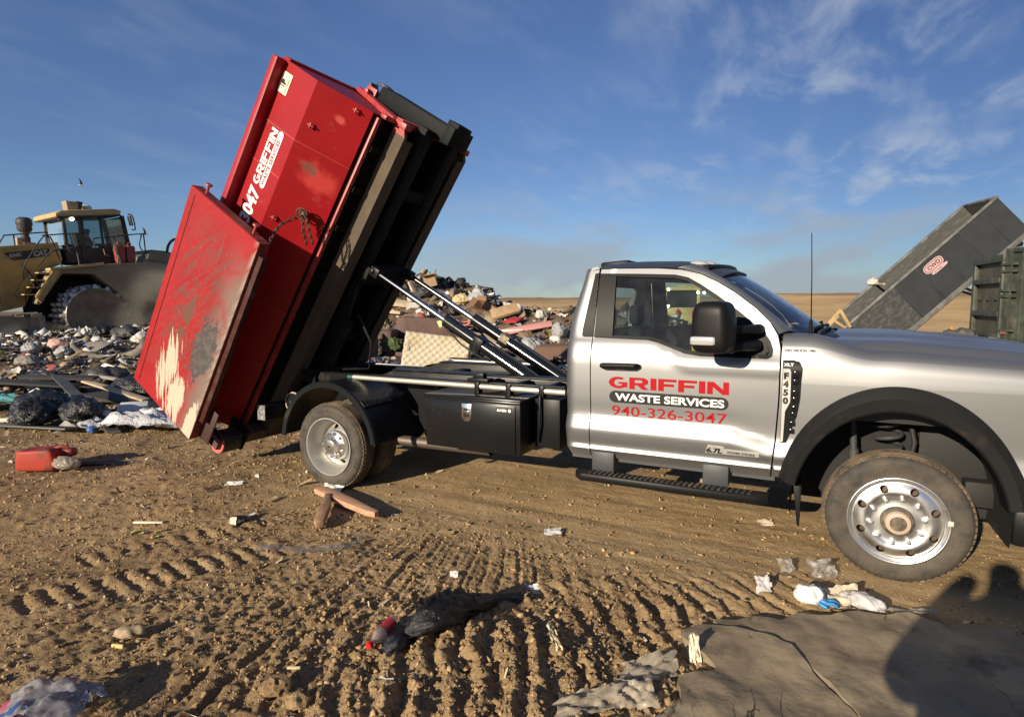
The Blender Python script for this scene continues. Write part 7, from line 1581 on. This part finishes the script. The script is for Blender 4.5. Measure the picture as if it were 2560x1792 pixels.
# builders' waste near the gate
def near_pile():
    q1 = hit(120, 1058); m = MB(); lump(m, (q1.x, q1.y, q1.z + .20), .42, .34, .30, .6, 41, .26, 4); lump(m, (q1.x + .22, q1.y - .32 + .05, q1.z + .17), .30, .30, .26, 0, 42, .26, 4); obj1(m, 'rubbish_bag', BBAG, 'plump black bag pinned under the leaning dark slat', 'bag', 'bags on the rubbish', sharp=180)
    q2 = hit(210, 1068); m = MB(); lump(m, (q2.x, q2.y, q2.z + .19), .36, .30, .27, .3, 43, .26, 4); obj1(m, 'rubbish_bag', BBAG, 'black bag with a torn side right under the leaning dark slat', 'bag', 'bags on the rubbish', sharp=180)
    a = hit(285, 1087); b = a + (pxd(143, 945, 9.6) - a); d = (b - a); m = MB(); m.obx((a + b) / 2 + V(0, 0, .03), d, CR * .15 + CW * .05, V(0, 0, 1).cross(d).cross(d).normalized() * .03); obj1(m, 'slat', pmat('dark_slat', (.045, .05, .056), .6, col2=(.07, .07, .07), scale=5), 'long dark grey slat leaning over the black bags', 'slat')
    g = 'loose boards beside the red gate'
    board(40, 1005, 1.6, .10, .03, rad(24), PLY, 'thin tan batten running out of the left edge', dz=.10, name='batten', group=g); board(70, 985, 1.7, .35, .04, rad(30), pmat('charred', (.03, .028, .026), .8), 'charred black sheet behind the plump black bag', pitch=rad(4), dz=.18, group=g)
    board(150, 975, 1.5, .18, .04, rad(20), pmat('charred', (.03, .028, .026), .8), 'narrow black board behind the top of the slat', dz=.22, group=g, roll=rad(12)); board(290, 1005, 1.9, .16, .03, rad(-2), CARDP, 'pale brown strip sloping down right of the slat', pitch=rad(6), dz=.20, group=g); board(330, 1020, 1.6, .5, .03, rad(8), pmat('charred', (.03, .028, .026), .8), 'wide black board beside the gate foot', pitch=rad(6), dz=.12, group=g)
    board(300, 985, 1.3, .10, .05, rad(10), GREYB, 'weathered grey batten above the pale brown strip', pitch=rad(5), dz=.26, group=g, name='batten'); board(335, 1045, .40, .28, .06, rad(50), pmat('white_tiles', (.60, .59, .56), .6), 'stack of off-white panels on the white plastic', roll=rad(20), dz=.16, name='panel_stack', cat='panel'); board(75, 1075, 1.5, .26, .025, rad(14), pmat('dark_strip', (.09, .09, .085), .6), 'dark flat strip lying below the plump black bag', dz=.05, group=g, roll=rad(-8)); board(55, 1062, .9, .06, .05, rad(40), BOARDW, 'pale wooden lath beside the dark flat strip', dz=.08, group=g, name='batten')
    w = hit(355, 1070); m = MB(); sheet(m, w + V(0, 0, .12), CR * 1.35, V(-CR.y, CR.x, 0) * .75, 20, .20, 6, 1.6); obj1(m, 'plastic_sheet', bagmat('white_sheet', (.62, .62, .63), .35), 'crumpled white plastic sheet at the foot of the red gate', 'sheet', sharp=180)
    t = hit(35, 1025); m = MB(); sheet(m, t + V(0, 0, .14), CR * 1.25 + V(0, 0, .08), V(-CR.y, CR.x, 0) * .55, 16, .20, 9, 1.8); obj1(m, 'cloth', pmat('teal_cloth', (.12, .36, .34), .7), 'pale teal cloth at the left edge of the picture', 'cloth', sharp=180)
    b2 = hit(232, 1084); m = MB(); lump(m, (b2.x, b2.y, b2.z + .04), .10, .07, .07, 0, 12, .4); obj1(m, 'blue_wrapper', pmat('blue_wrap', (.05, .12, .34), .4), 'small blue wrapper at the foot of the slat', 'wrapper', sharp=180)
    dk = hit(340, 985); m = MB(); lump(m, (dk.x, dk.y, dk.z + .1), .55, .3, .22, .2, 47, .3, 4); obj1(m, 'rubbish_bag', BBAG, 'black bag half hidden behind the red gate edge', 'bag', 'bags on the rubbish', sharp=180)
near_pile()
# pallet-like timber frame left of the raised dumpster and its fallen load
a0 = pxd(2085, 815, 24.5); t0 = pxd(2098, 775, 24.5); 
fr = thing('timber_frame', 'A-shaped frame of raw timber below the tipped grey dumpster', 'frame', tuple(a0))
m = MB()
for p1, p2 in (((2060, 822), (2100, 775)), ((2100, 775), (2125, 818)), ((2082, 800), (2112, 820)), ((2070, 815), (2095, 790))): m.beam(pxd(*p1, 24.5), pxd(*p2, 24.6), .10, .14, up=tuple(CW)); 
m.build('timber_post', PLY, fr, bevel=.01)
for k, (px, py, w, mt, lb) in enumerate(((2045, 828, .7, WBAG, 'white bag spilled beyond the wiper below the grey dumpster'), (2062, 826, .5, pmat('red_bag2', (.4, .1, .09), .6), 'reddish bag spilled below the grey dumpster'))):
    p = pxd(px, py + 14, 23.5); m = MB(); lump(m, p, w * .6, w * .5, w * .5, .3, 60 + k, .25); obj1(m, 'rubbish_bag', mt, lb, 'bag', 'bags on the rubbish', sharp=180)
p = DM @ V(.25, 2.37, 2.05); m = MB(); lump(m, p, .30, .25, .28, .3, 71, .3); obj1(m, 'plastic_bag', WBAG, 'white plastic bag snagged on the far rail of the grey dumpster', 'bag', sharp=180)
a = DM @ V(.25, 2.3, 2.0); b = DM @ V(.05, .02, 2.06); m = MB(); m.beam(a.lerp(b, .1), a.lerp(b, .55), .09, .07); obj1(m, 'wood_piece', CARDP, 'short tan stick lying across the inside of the grey dumpster', 'stick')
# =================================================================== things lying in the foreground
FILM = film_mat('clear_film', (.55, .53, .49), .36); FILMD = film_mat('dusty_film', (.55, .48, .38), .62); WHITEF = film_mat('white_film', (.72, .71, .70), .88)
def g(px, py, dz=0.0): return hit(px, py) + V(0, 0, dz)
# red jug and the foil bag next to it
j0 = g(112, 1172); M = Matrix.Translation(j0) @ Matrix.Rotation(rad(30), 4, 'Z')
jug = thing('fuel_jug', 'dirty red plastic jug lying on its side left of the gate', 'jug', tuple(j0))
m = MB(M); superbox(m, (0, 0, .112), .20, .15, .112, .22, 30, 16, shape=lambda p: V(p.x * (1 - .10 * max(0, p.z / .112)), p.y, p.z * (1 + .25 * p.x) + .010 * math.sin(p.x * 22 + p.y * 9))); m.build('jug_body', pmat('jug_red', (.36, .040, .022), .55, spec=.3, col2=(.12, .04, .028), scale=6, lo=.46, hi=.62, dirt=((.18, .12, .08), 4, .52, .75)), jug, weld=.001)
m = MB(M); superbox(m, (.225, .04, .165), .075, .06, .045, .5, 18, 10); m.tube([(.12, 0, .215), (.18, .01, .235), (.24, .03, .215)], .020, 8); m.build('jug_spout', pmat('jug_dark', (.22, .035, .025), .5), jug, weld=.001)
p = g(170, 1182); m = MB(); lump(m, p + V(0, 0, .085), .165, .10, .10, rad(20), 3, .24, 4); obj1(m, 'foil_bag', film_mat('smoky_film', (.42, .36, .31), .78), 'smoky clear plastic bag beside the red jug', 'bag', sharp=180)
p = g(300, 1160); m = MB(); sheet(m, p + V(0, 0, .015), CR * .9 + CW * .25, V(-CR.y, CR.x, 0) * .10, 14, .05, 4); obj1(m, 'flat_strip', pmat('dull_strip', (.09, .075, .06), .6), 'thin dark strip trailing right of the smoky bag', 'strip', sharp=180)
# splintered planks by the rear tyre
a, b = g(800, 1240, .06), g(942, 1302, .05); m = MB(); d = b - a
m.prism([(0, -.055), (d.length * .42, -.06), (d.length * .9, -.045), (d.length, -.018), (d.length * .985, .03), (d.length * .5, .055), (.03, .06), (-.02, .02)], lambda u, v: tuple(a + d.normalized() * u + V(-d.y, d.x, 0).normalized() * v + V(0, 0, -.022)), lambda u, v: tuple(a + d.normalized() * u + V(-d.y, d.x, 0).normalized() * v + V(0, 0, .022)))
obj1(m, 'plank', WOODP, 'split pinkish plank lying in front of the rear tyre', 'plank', bevel=.004)
a, b = g(822, 1258, .06), g(797, 1330, .045); m = MB(); d = b - a
m.prism([(0, -.03), (d.length * .9, -.04), (d.length, -.02), (d.length * .97, .035), (d.length * .4, .045), (0, .02)], lambda u, v: tuple(a + d.normalized() * u + V(-d.y, d.x, 0).normalized() * v + V(0, 0, -.025)), lambda u, v: tuple(a + d.normalized() * u + V(-d.y, d.x, 0).normalized() * v + V(0, 0, .03)))
obj1(m, 'plank', pmat('rough_wood', (.40, .24, .14), .8, col2=(.28, .16, .09), scale=14), 'short rough broken plank under the end of the pinkish plank', 'plank', bevel=.006)
p = g(832, 1229, .03); m = MB(); sheet(m, p, CR * .19, V(-CR.y, CR.x, 0) * .16 + V(0, 0, .05), 12, .16, 12); obj1(m, 'paper', pmat('white_paper', (.70, .69, .66), .7, col2=(.3, .3, .32), scale=22, lo=.60, hi=.66), 'crumpled white paper touching the bottom of the rear tyre', 'paper', sharp=180)
# long clear film strip
pts = [(640, 1380), (700, 1378), (760, 1384), (820, 1380), (870, 1372), (912, 1350)]; rows = []
for i, (px, py) in enumerate(smooth_line(pts, 6)):
    c = hit(px, py); w = .055 + .03 * math.sin(i * 1.3) + .02 * math.sin(i * .7); rows.append([tuple(c + CW * (w * (k / 6 - .5) * 1.6) + V(0, 0, .012 + .03 * abs(nz((i * .3, k * .4, 0), 1.5, 5)) + .012 * k / 6)) for k in range(7)])
m = MB(); loft(m, rows); obj1(m, 'plastic_film', FILM, 'long strip of clear film lying across the middle ground', 'film', 'clear film scraps', sharp=180, recalc=False)
# sticks, leaves and scraps
p = g(372, 1311, .018); m = MB(); m.beam(p - CR * .115, p + CR * .115, .03, .014); obj1(m, 'lath', BOARDW, 'short pale lath with a pink edge in the left middle ground', 'stick', bevel=.003)
m = MB(); 
for k, (px, py) in enumerate(((335, 1332), (355, 1336), (395, 1333), (392, 1345))):
    p = g(px, py, .012); sheet(m, p, CR * .04 + V(0, 0, .01), V(-CR.y, CR.x, 0) * .03, 6, .2, k)
obj1(m, 'leaf_sprig', pmat('leaf_yellowgreen', (.38, .42, .10), .6), 'torn yellow-green leaf scraps just below the pale lath', 'leaves', sharp=180)
for k, (px, py, w, h, mt, lb, nm) in enumerate(((585, 1213, .15, .07, 'white_paper', 'white paper scrap in the soil left of the rear tyre', 'paper'), (1382, 1335, .13, .09, 'white_paper', 'white paper scrap in the wheel lane below the cab', 'paper'), (1330, 1476, .09, .06, 'white_paper', 'tiny white scrap behind the long black bag', 'paper'), (1765, 1202, .14, .07, 'cream_scrap', 'cream scrap under the running board', 'paper'), (1915, 1312, .11, .07, 'cream_scrap', 'pinkish torn scrap left of the front tyre', 'paper'), (1135, 1440, .05, .045, 'white_paper', 'small pale chip in the grooves above the black bag', 'chip'))):
    p = g(px, py, .014); m = MB(); sheet(m, p, CR * w, V(-CR.y, CR.x, 0) * h + V(0, 0, .02), 9, .14, 20 + k); obj1(m, nm, MATS.get(mt) or pmat(mt, (.62, .52, .40), .8), lb, 'scrap', sharp=180)
p = g(595, 1305); m = MB(); lump(m, p + V(.02, 0, .02), .085, .05, .035, .2, 31, .4); obj1(m, 'wrapper', BBAG, 'small black wrapper left of the broken planks', 'wrapper', sharp=180); p = g(583, 1310, .02); m = MB(); sheet(m, p, CR * .05, V(-CR.y, CR.x, 0) * .02 + V(0, 0, .06), 6, .2, 3); obj1(m, 'wood_chip', BOARDW, 'pale wood chip beside the small black wrapper', 'chip', sharp=180)
p = g(320, 1600); m = MB(); lump(m, p + V(0, 0, .03), .085, .04, .045, .6, 8, .4); obj1(m, 'husk', pmat('husk_tan', (.42, .32, .2), .8, col2=(.25, .18, .11), scale=20), 'curled tan husk in the left foreground grooves', 'husk', sharp=180); p = g(298, 1622, .012); m = MB(); m.beam(p - CR * .035, p + CR * .03 - CW * .01, .012, .02); obj1(m, 'yellow_chip', pmat('yellow_chip', (.62, .48, .22), .7), 'yellow chip under the curled tan husk', 'chip', bevel=.003)
p = g(735, 1676, .012); m = MB(); m.tube([p - CR * .03, p + CR * .03], .007, 8); obj1(m, 'cigarette_end', pmat('butt', (.58, .46, .28), .8), 'cream stub lying left of the soil berm', 'stub')
p = g(1385, 1608); m = MB(); sheet(m, p + V(0, 0, .03), CR * .03 + CW * .02, V(-CR.y, CR.x, 0) * .13 - CR * .04 + V(0, 0, .05), 12, .18, 14); sheet(m, p + V(.02, -.03, .03), CR * .025, V(-CR.y, CR.x, 0) * .10 - CR * .05 + V(0, 0, .02), 10, .2, 15); obj1(m, 'dry_husk', pmat('corn_husk', (.60, .50, .32), .8, stretch=(9, 1, 1), col2=(.42, .32, .18), scale=12), 'pale dry corn husk on the soil berm', 'husk', sharp=180)
for px, py, s in ((690, 1740, .075), (745, 1770, .06), (1048, 1720, .02)):
    p = g(px, py); m = MB(); lump(m, p + V(0, 0, s * .5), s, s * .8, s * .75, .3, int(px), .3); obj1(m, 'soil_lump' if s > .03 else 'nut', SOIL if s > .03 else pmat('nut_brown', (.24, .14, .07), .5), {690: 'large lump of tan soil at the bottom edge', 745: 'second lump of tan soil right of the largest one', 1048: 'round brown nut in the shade of the berm'}[px], 'lump' if s > .03 else 'nut', sharp=180 if s < .03 else 25)
# foil bag at the bottom left corner
p = g(165, 1785); m = MB(); sheet(m, p + V(-.02, -.05, .13), CR * .30, V(-CR.y, CR.x, 0) * .24, 26, .16, 16, 1.3, -.55, .10); sheet(m, p + V(0, -.03, .10), CR * .28 + V(0, 0, -.05), V(-CR.y, CR.x, 0) * .22, 20, .2, 18, 1.6, -.4, .12); fb = obj1(m, 'foil_bag', film_mat('silver_film', (.46, .44, .46), .50, .10, 1.0), 'shiny silvery plastic bag in the bottom left corner', 'bag', sharp=180); p = g(85, 1788); m = MB(); lump(m, p + V(0, -.05, .03), .12, .06, .06, 0, 17, .2); obj1(m, 'pink_wrapper', pmat('pink_wrap', (.34, .05, .09), .5), 'magenta wrapper under the silvery bag', 'wrapper', sharp=180)
# ------------------------------------------------------------------ long black bag with the bottle at its end
def long_bag():
    spine = [(958, 1640, .015, .03), (985, 1622, .05, .07), (1020, 1598, .085, .095), (1065, 1578, .120, .105), (1110, 1560, .130, .105), (1155, 1543, .120, .085), (1195, 1528, .085, .06), (1235, 1510, .050, .05), (1290, 1495, .022, .06), (1350, 1488, .012, .07), (1385, 1478, .008, .05)]
    rows = []; P = [(hit(px, py), h, w) for px, py, h, w in spine]; S_ = smooth_line([(p.x, p.y, p.z, h, w) for p, h, w in P], 7) if False else None
    c3 = smooth_line([tuple(p) for p, h, w in P], 7); hw = smooth_line([(h, w) for p, h, w in P], 7); n = 40
    for i, (c, (h, w)) in enumerate(zip(c3, hw)):
        a = Vector(c3[max(0, i - 1)]); b = Vector(c3[min(len(c3) - 1, i + 1)]); t = (b - a).normalized(); s = V(-t.y, t.x, 0).normalized(); row = []
        for k in range(n):
            th = 2 * math.pi * k / n; f = 1 + .20 * nz((i * .16, math.cos(th) * 1.3, math.sin(th) * 1.3), 1.5, 81) - .34 * abs(nz((i * .22 + math.cos(th) * .8, math.sin(th) * 2.2, math.cos(th) * 2.4), 1.6, 84)) - .26 * abs(nz((i * .42 + 2 * math.sin(th), math.sin(th) * 4, math.cos(th) * 4), 1.5, 88))
            z = math.sin(th); row.append(tuple(Vector(c) + s * math.cos(th) * w * f + V(0, 0, (h * f * z if z > 0 else h * .25 * z) + h * .35)))
        rows.append(row)
    m = MB(); loft(m, rows, closed=True); r = obj1(m, 'rubbish_bag', pmat('fresh_black_bag', (.006, .006, .0065), .17, spec=.7, bump=1.0, bscale=30, bdist=.02, detail=2), 'long twisted shiny black bag in the centre foreground', 'bag', 'bags on the rubbish', sharp=180)
long_bag()
a, b = g(925, 1632, .035), g(985, 1580, .055); d = (b - a).normalized(); ln = (b - a).length
bt = thing('drink_bottle', 'clear plastic drink bottle with red cap at the end of the black bag', 'bottle', tuple(a))
q4 = d.to_track_quat('Z', 'Y').to_matrix().to_4x4(); MBt = Matrix.Translation(a) @ q4
m = MB(MBt); m.lathe([(.011, .012), (.012, .026), (.020, .045), (.031, .07), (.034, .10), (.034, ln * .98), (.030, ln * 1.02), (.012, ln)], (0, 0, 0), 'z', 28); m.build('bottle_body', film_mat('bottle_film', (.62, .52, .50), .42, .08), bt, sharp=50)
m = MB(MBt); m.lathe([(0, -.014), (.0155, -.013), (.0165, .010), (.0, .012)], (0, 0, 0), 'z', 20); m.build('bottle_cap', pmat('cap_red', (.50, .015, .02), .35), bt)
m = MB(MBt); m.lathe([(.0355, ln * .52), (.0355, ln * .90)], (0, 0, 0), 'z', 28); lb = m.build('bottle_label', pmat('label_red', (.36, .03, .035), .4), bt)
m = MB(MBt); 
for z in (.45, .48, .51): m.lathe([(.0358, ln * z), (.0358, ln * (z + .012))], (0, 0, 0), 'z', 28)
m.build('label_stripe', pmat('label_maroon', (.12, .02, .03), .5), lb)
# ------------------------------------------------------------------ rags, tissue and glove near the front tyre
p = g(1908, 1475, .01); m = MB(); sheet(m, p + V(0, 0, .025), CR * .085 + V(0, 0, .01), V(-CR.y, CR.x, 0) * .06 + V(0, 0, .07), 14, .16, 33, 1.4, 0, .35); obj1(m, 'tissue', WHITEF, 'crumpled white tissue standing left of the rags', 'tissue', sharp=180)
p = g(2022, 1512); m = MB(); lump(m, p + V(0, 0, .055), .085, .07, .075, .3, 34, .30, 4); obj1(m, 'white_rag', pmat('rag_white', (.72, .71, .69), .8), 'bright white rag bundle with a blue glove against it', 'rag', sharp=180)
# the blue glove: a palm with five limp fingers
p = g(2055, 1524, .022)
def glove():
    X = (CR * .9 - CW * .15); X.z = 0; X.normalize(); Y = V(-X.y, X.x, 0)
    def q_(x, y, z): return tuple(p + X * x + Y * y + V(0, 0, z))
    ch = [[(q_(-.06, .02, .02), .022), (q_(-.03, .015, .025), .026), (q_(.0, .0, .022), .030)]]
    for k, (y, l, b) in enumerate(((.026, .055, .5), (.009, .066, .3), (-.009, .062, -.1), (-.024, .050, -.4))): ch.append([(q_(.0, .0, .022), .030), (q_(.022, y, .018), .012), (q_(.022 + l * .5, y + b * .012, .016 + .010 * (k % 2)), .0095), (q_(.022 + l, y + b * .03, .006), .008)])
    ch.append([(q_(-.03, .015, .025), .026), (q_(-.02, -.035, .018), .0115), (q_(.012, -.055, .010), .0095)])
    o = body('rubber_glove', ch, pmat('glove_blue', (.035, .22, .50), .45), None, 2); tag(o, 'crumpled sky-blue rubber glove beside the white rag', 'glove')
glove()
p = g(2105, 1510); m = MB(); sheet(m, p + V(0, 0, .04), CR * .24, V(-CR.y, CR.x, 0) * .16 + V(0, 0, .07), 18, .22, 36, 2); obj1(m, 'cloth', pmat('cream_cloth', (.58, .50, .38), .85, col2=(.40, .31, .2), scale=12), 'soiled cream cloth between the white rag and the front tyre', 'cloth', sharp=180)
p = g(2155, 1525); m = MB(); lump(m, p + V(0, 0, .045), .135, .065, .06, rad(-22), 37, .3, 4); obj1(m, 'plastic_bag', WHITEF, 'wrinkled white carrier bag below the front tyre', 'bag', sharp=180)
p = g(2055, 1440, .02); m = MB(); sheet(m, p + V(0, 0, .03), CR * .16, V(-CR.y, CR.x, 0) * .08 + V(0, 0, .09), 14, .2, 38); obj1(m, 'plastic_film', FILM, 'clear film scrap standing behind the white rag', 'film', 'clear film scraps', sharp=180)
p = g(1965, 1428, .02); m = MB(); sheet(m, p + V(0, 0, .025), CR * .09, V(-CR.y, CR.x, 0) * .06 + V(0, 0, .06), 12, .2, 39); obj1(m, 'plastic_film', FILM, 'small clear film scrap left of the front tyre', 'film', 'clear film scraps', sharp=180)
p = g(2280, 1540, .02); m = MB(); sheet(m, p + V(0, 0, .01), CR * .26, V(-CR.y, CR.x, 0) * .05, 12, .12, 40); obj1(m, 'plastic_film', FILMD, 'dusty film strip in the shade right of the rags', 'film', 'clear film scraps', sharp=180)
p = g(1625, 1690); m = MB(); sheet(m, p + V(0, 0, .03), CR * .26 + CW * .10, V(-CR.y, CR.x, 0) * .11 + V(0, 0, .05), 18, .16, 44); obj1(m, 'plastic_film', FILMD, 'torn clear bag with print left of the cracked slab', 'film', 'clear film scraps', sharp=180)
p = g(1735, 1650); m = MB(); sheet(m, p + V(0, 0, .045), CR * .05, V(-CR.y, CR.x, 0) * .06 + V(0, 0, .13), 14, .25, 45); obj1(m, 'plastic_film', pmat('cream_shred', (.66, .58, .42), .7), 'upright cream shred at the tip of the cracked slab', 'film', sharp=180)
p = g(1475, 1775); m = MB(); sheet(m, p + V(0, 0, .035), CR * .30 + CW * .10, V(-CR.y, CR.x, 0) * .09 + V(0, 0, .05), 20, .18, 46); obj1(m, 'plastic_film', FILMD, 'long dusty film at the bottom edge of the picture', 'film', 'clear film scraps', sharp=180)
p = g(1590, 1750); m = MB(); sheet(m, p + V(0, 0, .03), CR * .17, V(-CR.y, CR.x, 0) * .10 + V(0, 0, .06), 16, .18, 48); obj1(m, 'plastic_film', FILMD, 'dusty film corner between the bottom film and the slab', 'film', 'clear film scraps', sharp=180)
# ------------------------------------------------------------------ the cracked slab
SLAB = pmat('slab_crust', (.21, .165, .108), .9, col2=(.31, .245, .155), scale=2.2, dirt=((.085, .065, .045), 4, .50, .72), bump=.6, bscale=12, bdist=.014)
def add_cracks(m):
    nt = m.node_tree; N = nt.nodes; L = nt.links; b = N['Principled BSDF']; src = b.inputs['Base Color'].links[0].from_socket; tc = N.new('ShaderNodeTexCoord')
    def no(sc, de, rot=0):
        mp = N.new('ShaderNodeMapping'); L.new(tc.outputs['Object'], mp.inputs[0]); mp.inputs['Rotation'].default_value = (0, 0, rot); mp.inputs['Scale'].default_value = (1, .35, 1); n = N.new('ShaderNodeTexNoise'); L.new(mp.outputs[0], n.inputs['Vector']); n.inputs['Scale'].default_value = sc; n.inputs['Detail'].default_value = de; return n.outputs['Fac']
    a = N.new('ShaderNodeMath'); a.operation = 'SUBTRACT'; L.new(no(4.5, 5, .8), a.inputs[0]); a.inputs[1].default_value = .5; c = N.new('ShaderNodeMath'); c.operation = 'ABSOLUTE'; L.new(a.outputs[0], c.inputs[0])
    r = N.new('ShaderNodeMapRange'); L.new(c.outputs[0], r.inputs[0]); r.inputs[1].default_value = .011; r.inputs[2].default_value = .003; r2 = N.new('ShaderNodeMapRange'); L.new(no(6, 3, 2), r2.inputs[0]); r2.inputs[1].default_value = .50; r2.inputs[2].default_value = .58
    k = N.new('ShaderNodeMath'); k.operation = 'MULTIPLY'; L.new(r.outputs[0], k.inputs[0]); L.new(r2.outputs[0], k.inputs[1]); x = N.new('ShaderNodeMix'); x.data_type = 'RGBA'; L.new(k.outputs[0], x.inputs[0]); L.new(src, x.inputs[6]); x.inputs[7].default_value = (.02, .016, .012, 1); L.new(x.outputs[2], b.inputs['Base Color'])
add_cracks(SLAB)
def slab(poly, label, z0, seed, tilt=(0, 0)):
    r_ = resample(smooth_line(poly, 4, True), .03); cxm = sum(p[0] for p in r_) / len(r_); cym = sum(p[1] for p in r_) / len(r_)
    rr = [(x + .012 * nz((x, y, 0), 9, seed), y + .012 * nz((x, y, 0), 9, seed + 3)) for x, y in r_]
    top = lambda x, y: (x, y, z0 + tilt[0] * (x - cxm) + tilt[1] * (y - cym) + .026 * nz((x, y, 0), 1.6, seed + 5) - .030 * abs(nz((x, y, .2), 3.0, seed + 8)) + .009 * nz((x, y, 0), 12, seed + 9))
    m = MB(); panel(m, rr, [], top, .035); n0 = len(m.v); k = len(rr)
    for zz, sc in ((-.006, 1.004), (-.05, 1.006), (-.14, .97)): m.v += [Vector((cxm + (x - cxm) * sc + .008 * nz((x, y, zz * 9), 11, seed), cym + (y - cym) * sc, top(x, y)[2] + zz)) for x, y in rr]
    idx = [list(range(0, k))] + [list(range(n0 + i * k, n0 + (i + 1) * k)) for i in range(3)]
    cw = sum(rr[i - 1][0] * rr[i][1] - rr[i][0] * rr[i - 1][1] for i in range(k)) > 0
    for i in range(3):
        for j in range(k):
            j2 = (j + 1) % k; f = (idx[i][j], idx[i + 1][j], idx[i + 1][j2], idx[i][j2]); m.f.append(f if cw else tuple(reversed(f))); m.m.append(0)
    return obj1(m, 'broken_slab', SLAB, label, 'slab', 'pieces of the cracked slab', sharp=40, recalc=False)
crack = [(-.97, -2.13), (-.86, -2.10), (-.72, -2.10), (-.60, -2.12), (-.52, -2.17), (-.44, -2.30), (-.36, -2.42), (-.28, -2.56), (-.22, -2.75), (-.18, -3.05)]
slab([(-.99, -2.18)] + [(x, y - .017) for x, y in crack] + [(-.6, -3.2), (-1.0, -3.15), (-.98, -2.95), (-.93, -2.80), (-.97, -2.65), (-.88, -2.55), (-.84, -2.46), (-.94, -2.38), (-1.02, -2.28)], 'front left piece of the dark cracked slab in the bottom corner', .085, 3, (0, -.02))
slab([(x, y + .017) for x, y in reversed(crack[1:])] + [(-.90, -2.04), (-.80, -2.00), (-.72, -1.92), (-.60, -1.90), (-.52, -1.80), (-.35, -1.74), (-.24, -1.62), (-.10, -1.60), (.02, -1.50), (.18, -1.52), (.35, -1.44), (.60, -1.46), (.9, -1.5), (1.3, -1.9), (1.2, -2.8), (.5, -3.1)], 'rear right piece of the dark cracked slab, half in shade', .078, 7, (.0, -.03))
# ------------------------------------------------------------------ the photographer, whose shadow falls across the slab
def photographer():
    x, y = -.56, -5.62; z = H(x, y)
    def q_(a, b, c): return (x + a, y + b, z + c)
    r = thing('person', 'person in a work jacket standing behind the viewpoint with raised hands', 'person', (x, y, z))
    jac = pmat('work_jacket', (.05, .06, .08), .85); 
    body('body', [[(q_(0, 0, .90), .30), (q_(0, .0, 1.18), .31), (q_(0, .01, 1.38), .22), (q_(0, .02, 1.50), .075), (q_(0, .03, 1.60), .095), (q_(0, .04, 1.72), .085)],
        [(q_(0, .01, 1.38), .22), (q_(-.26, .0, 1.36), .12), (q_(-.32, .10, 1.14), .11), (q_(-.20, .28, 1.36), .07), (q_(-.08, .32, 1.52), .05)], [(q_(0, .01, 1.38), .22), (q_(.26, .0, 1.36), .12), (q_(.32, .10, 1.14), .11), (q_(.20, .28, 1.36), .07), (q_(.08, .32, 1.52), .05)],
        [(q_(0, 0, .90), .30), (q_(-.10, 0, .86), .11), (q_(-.12, .02, .48), .075), (q_(-.13, -.01, .10), .055), (q_(-.13, .14, .05), .045)], [(q_(0, 0, .90), .30), (q_(.10, 0, .86), .11), (q_(.12, .02, .48), .075), (q_(.13, -.01, .10), .055), (q_(.13, .14, .05), .045)]], jac, r, 2)
photographer()
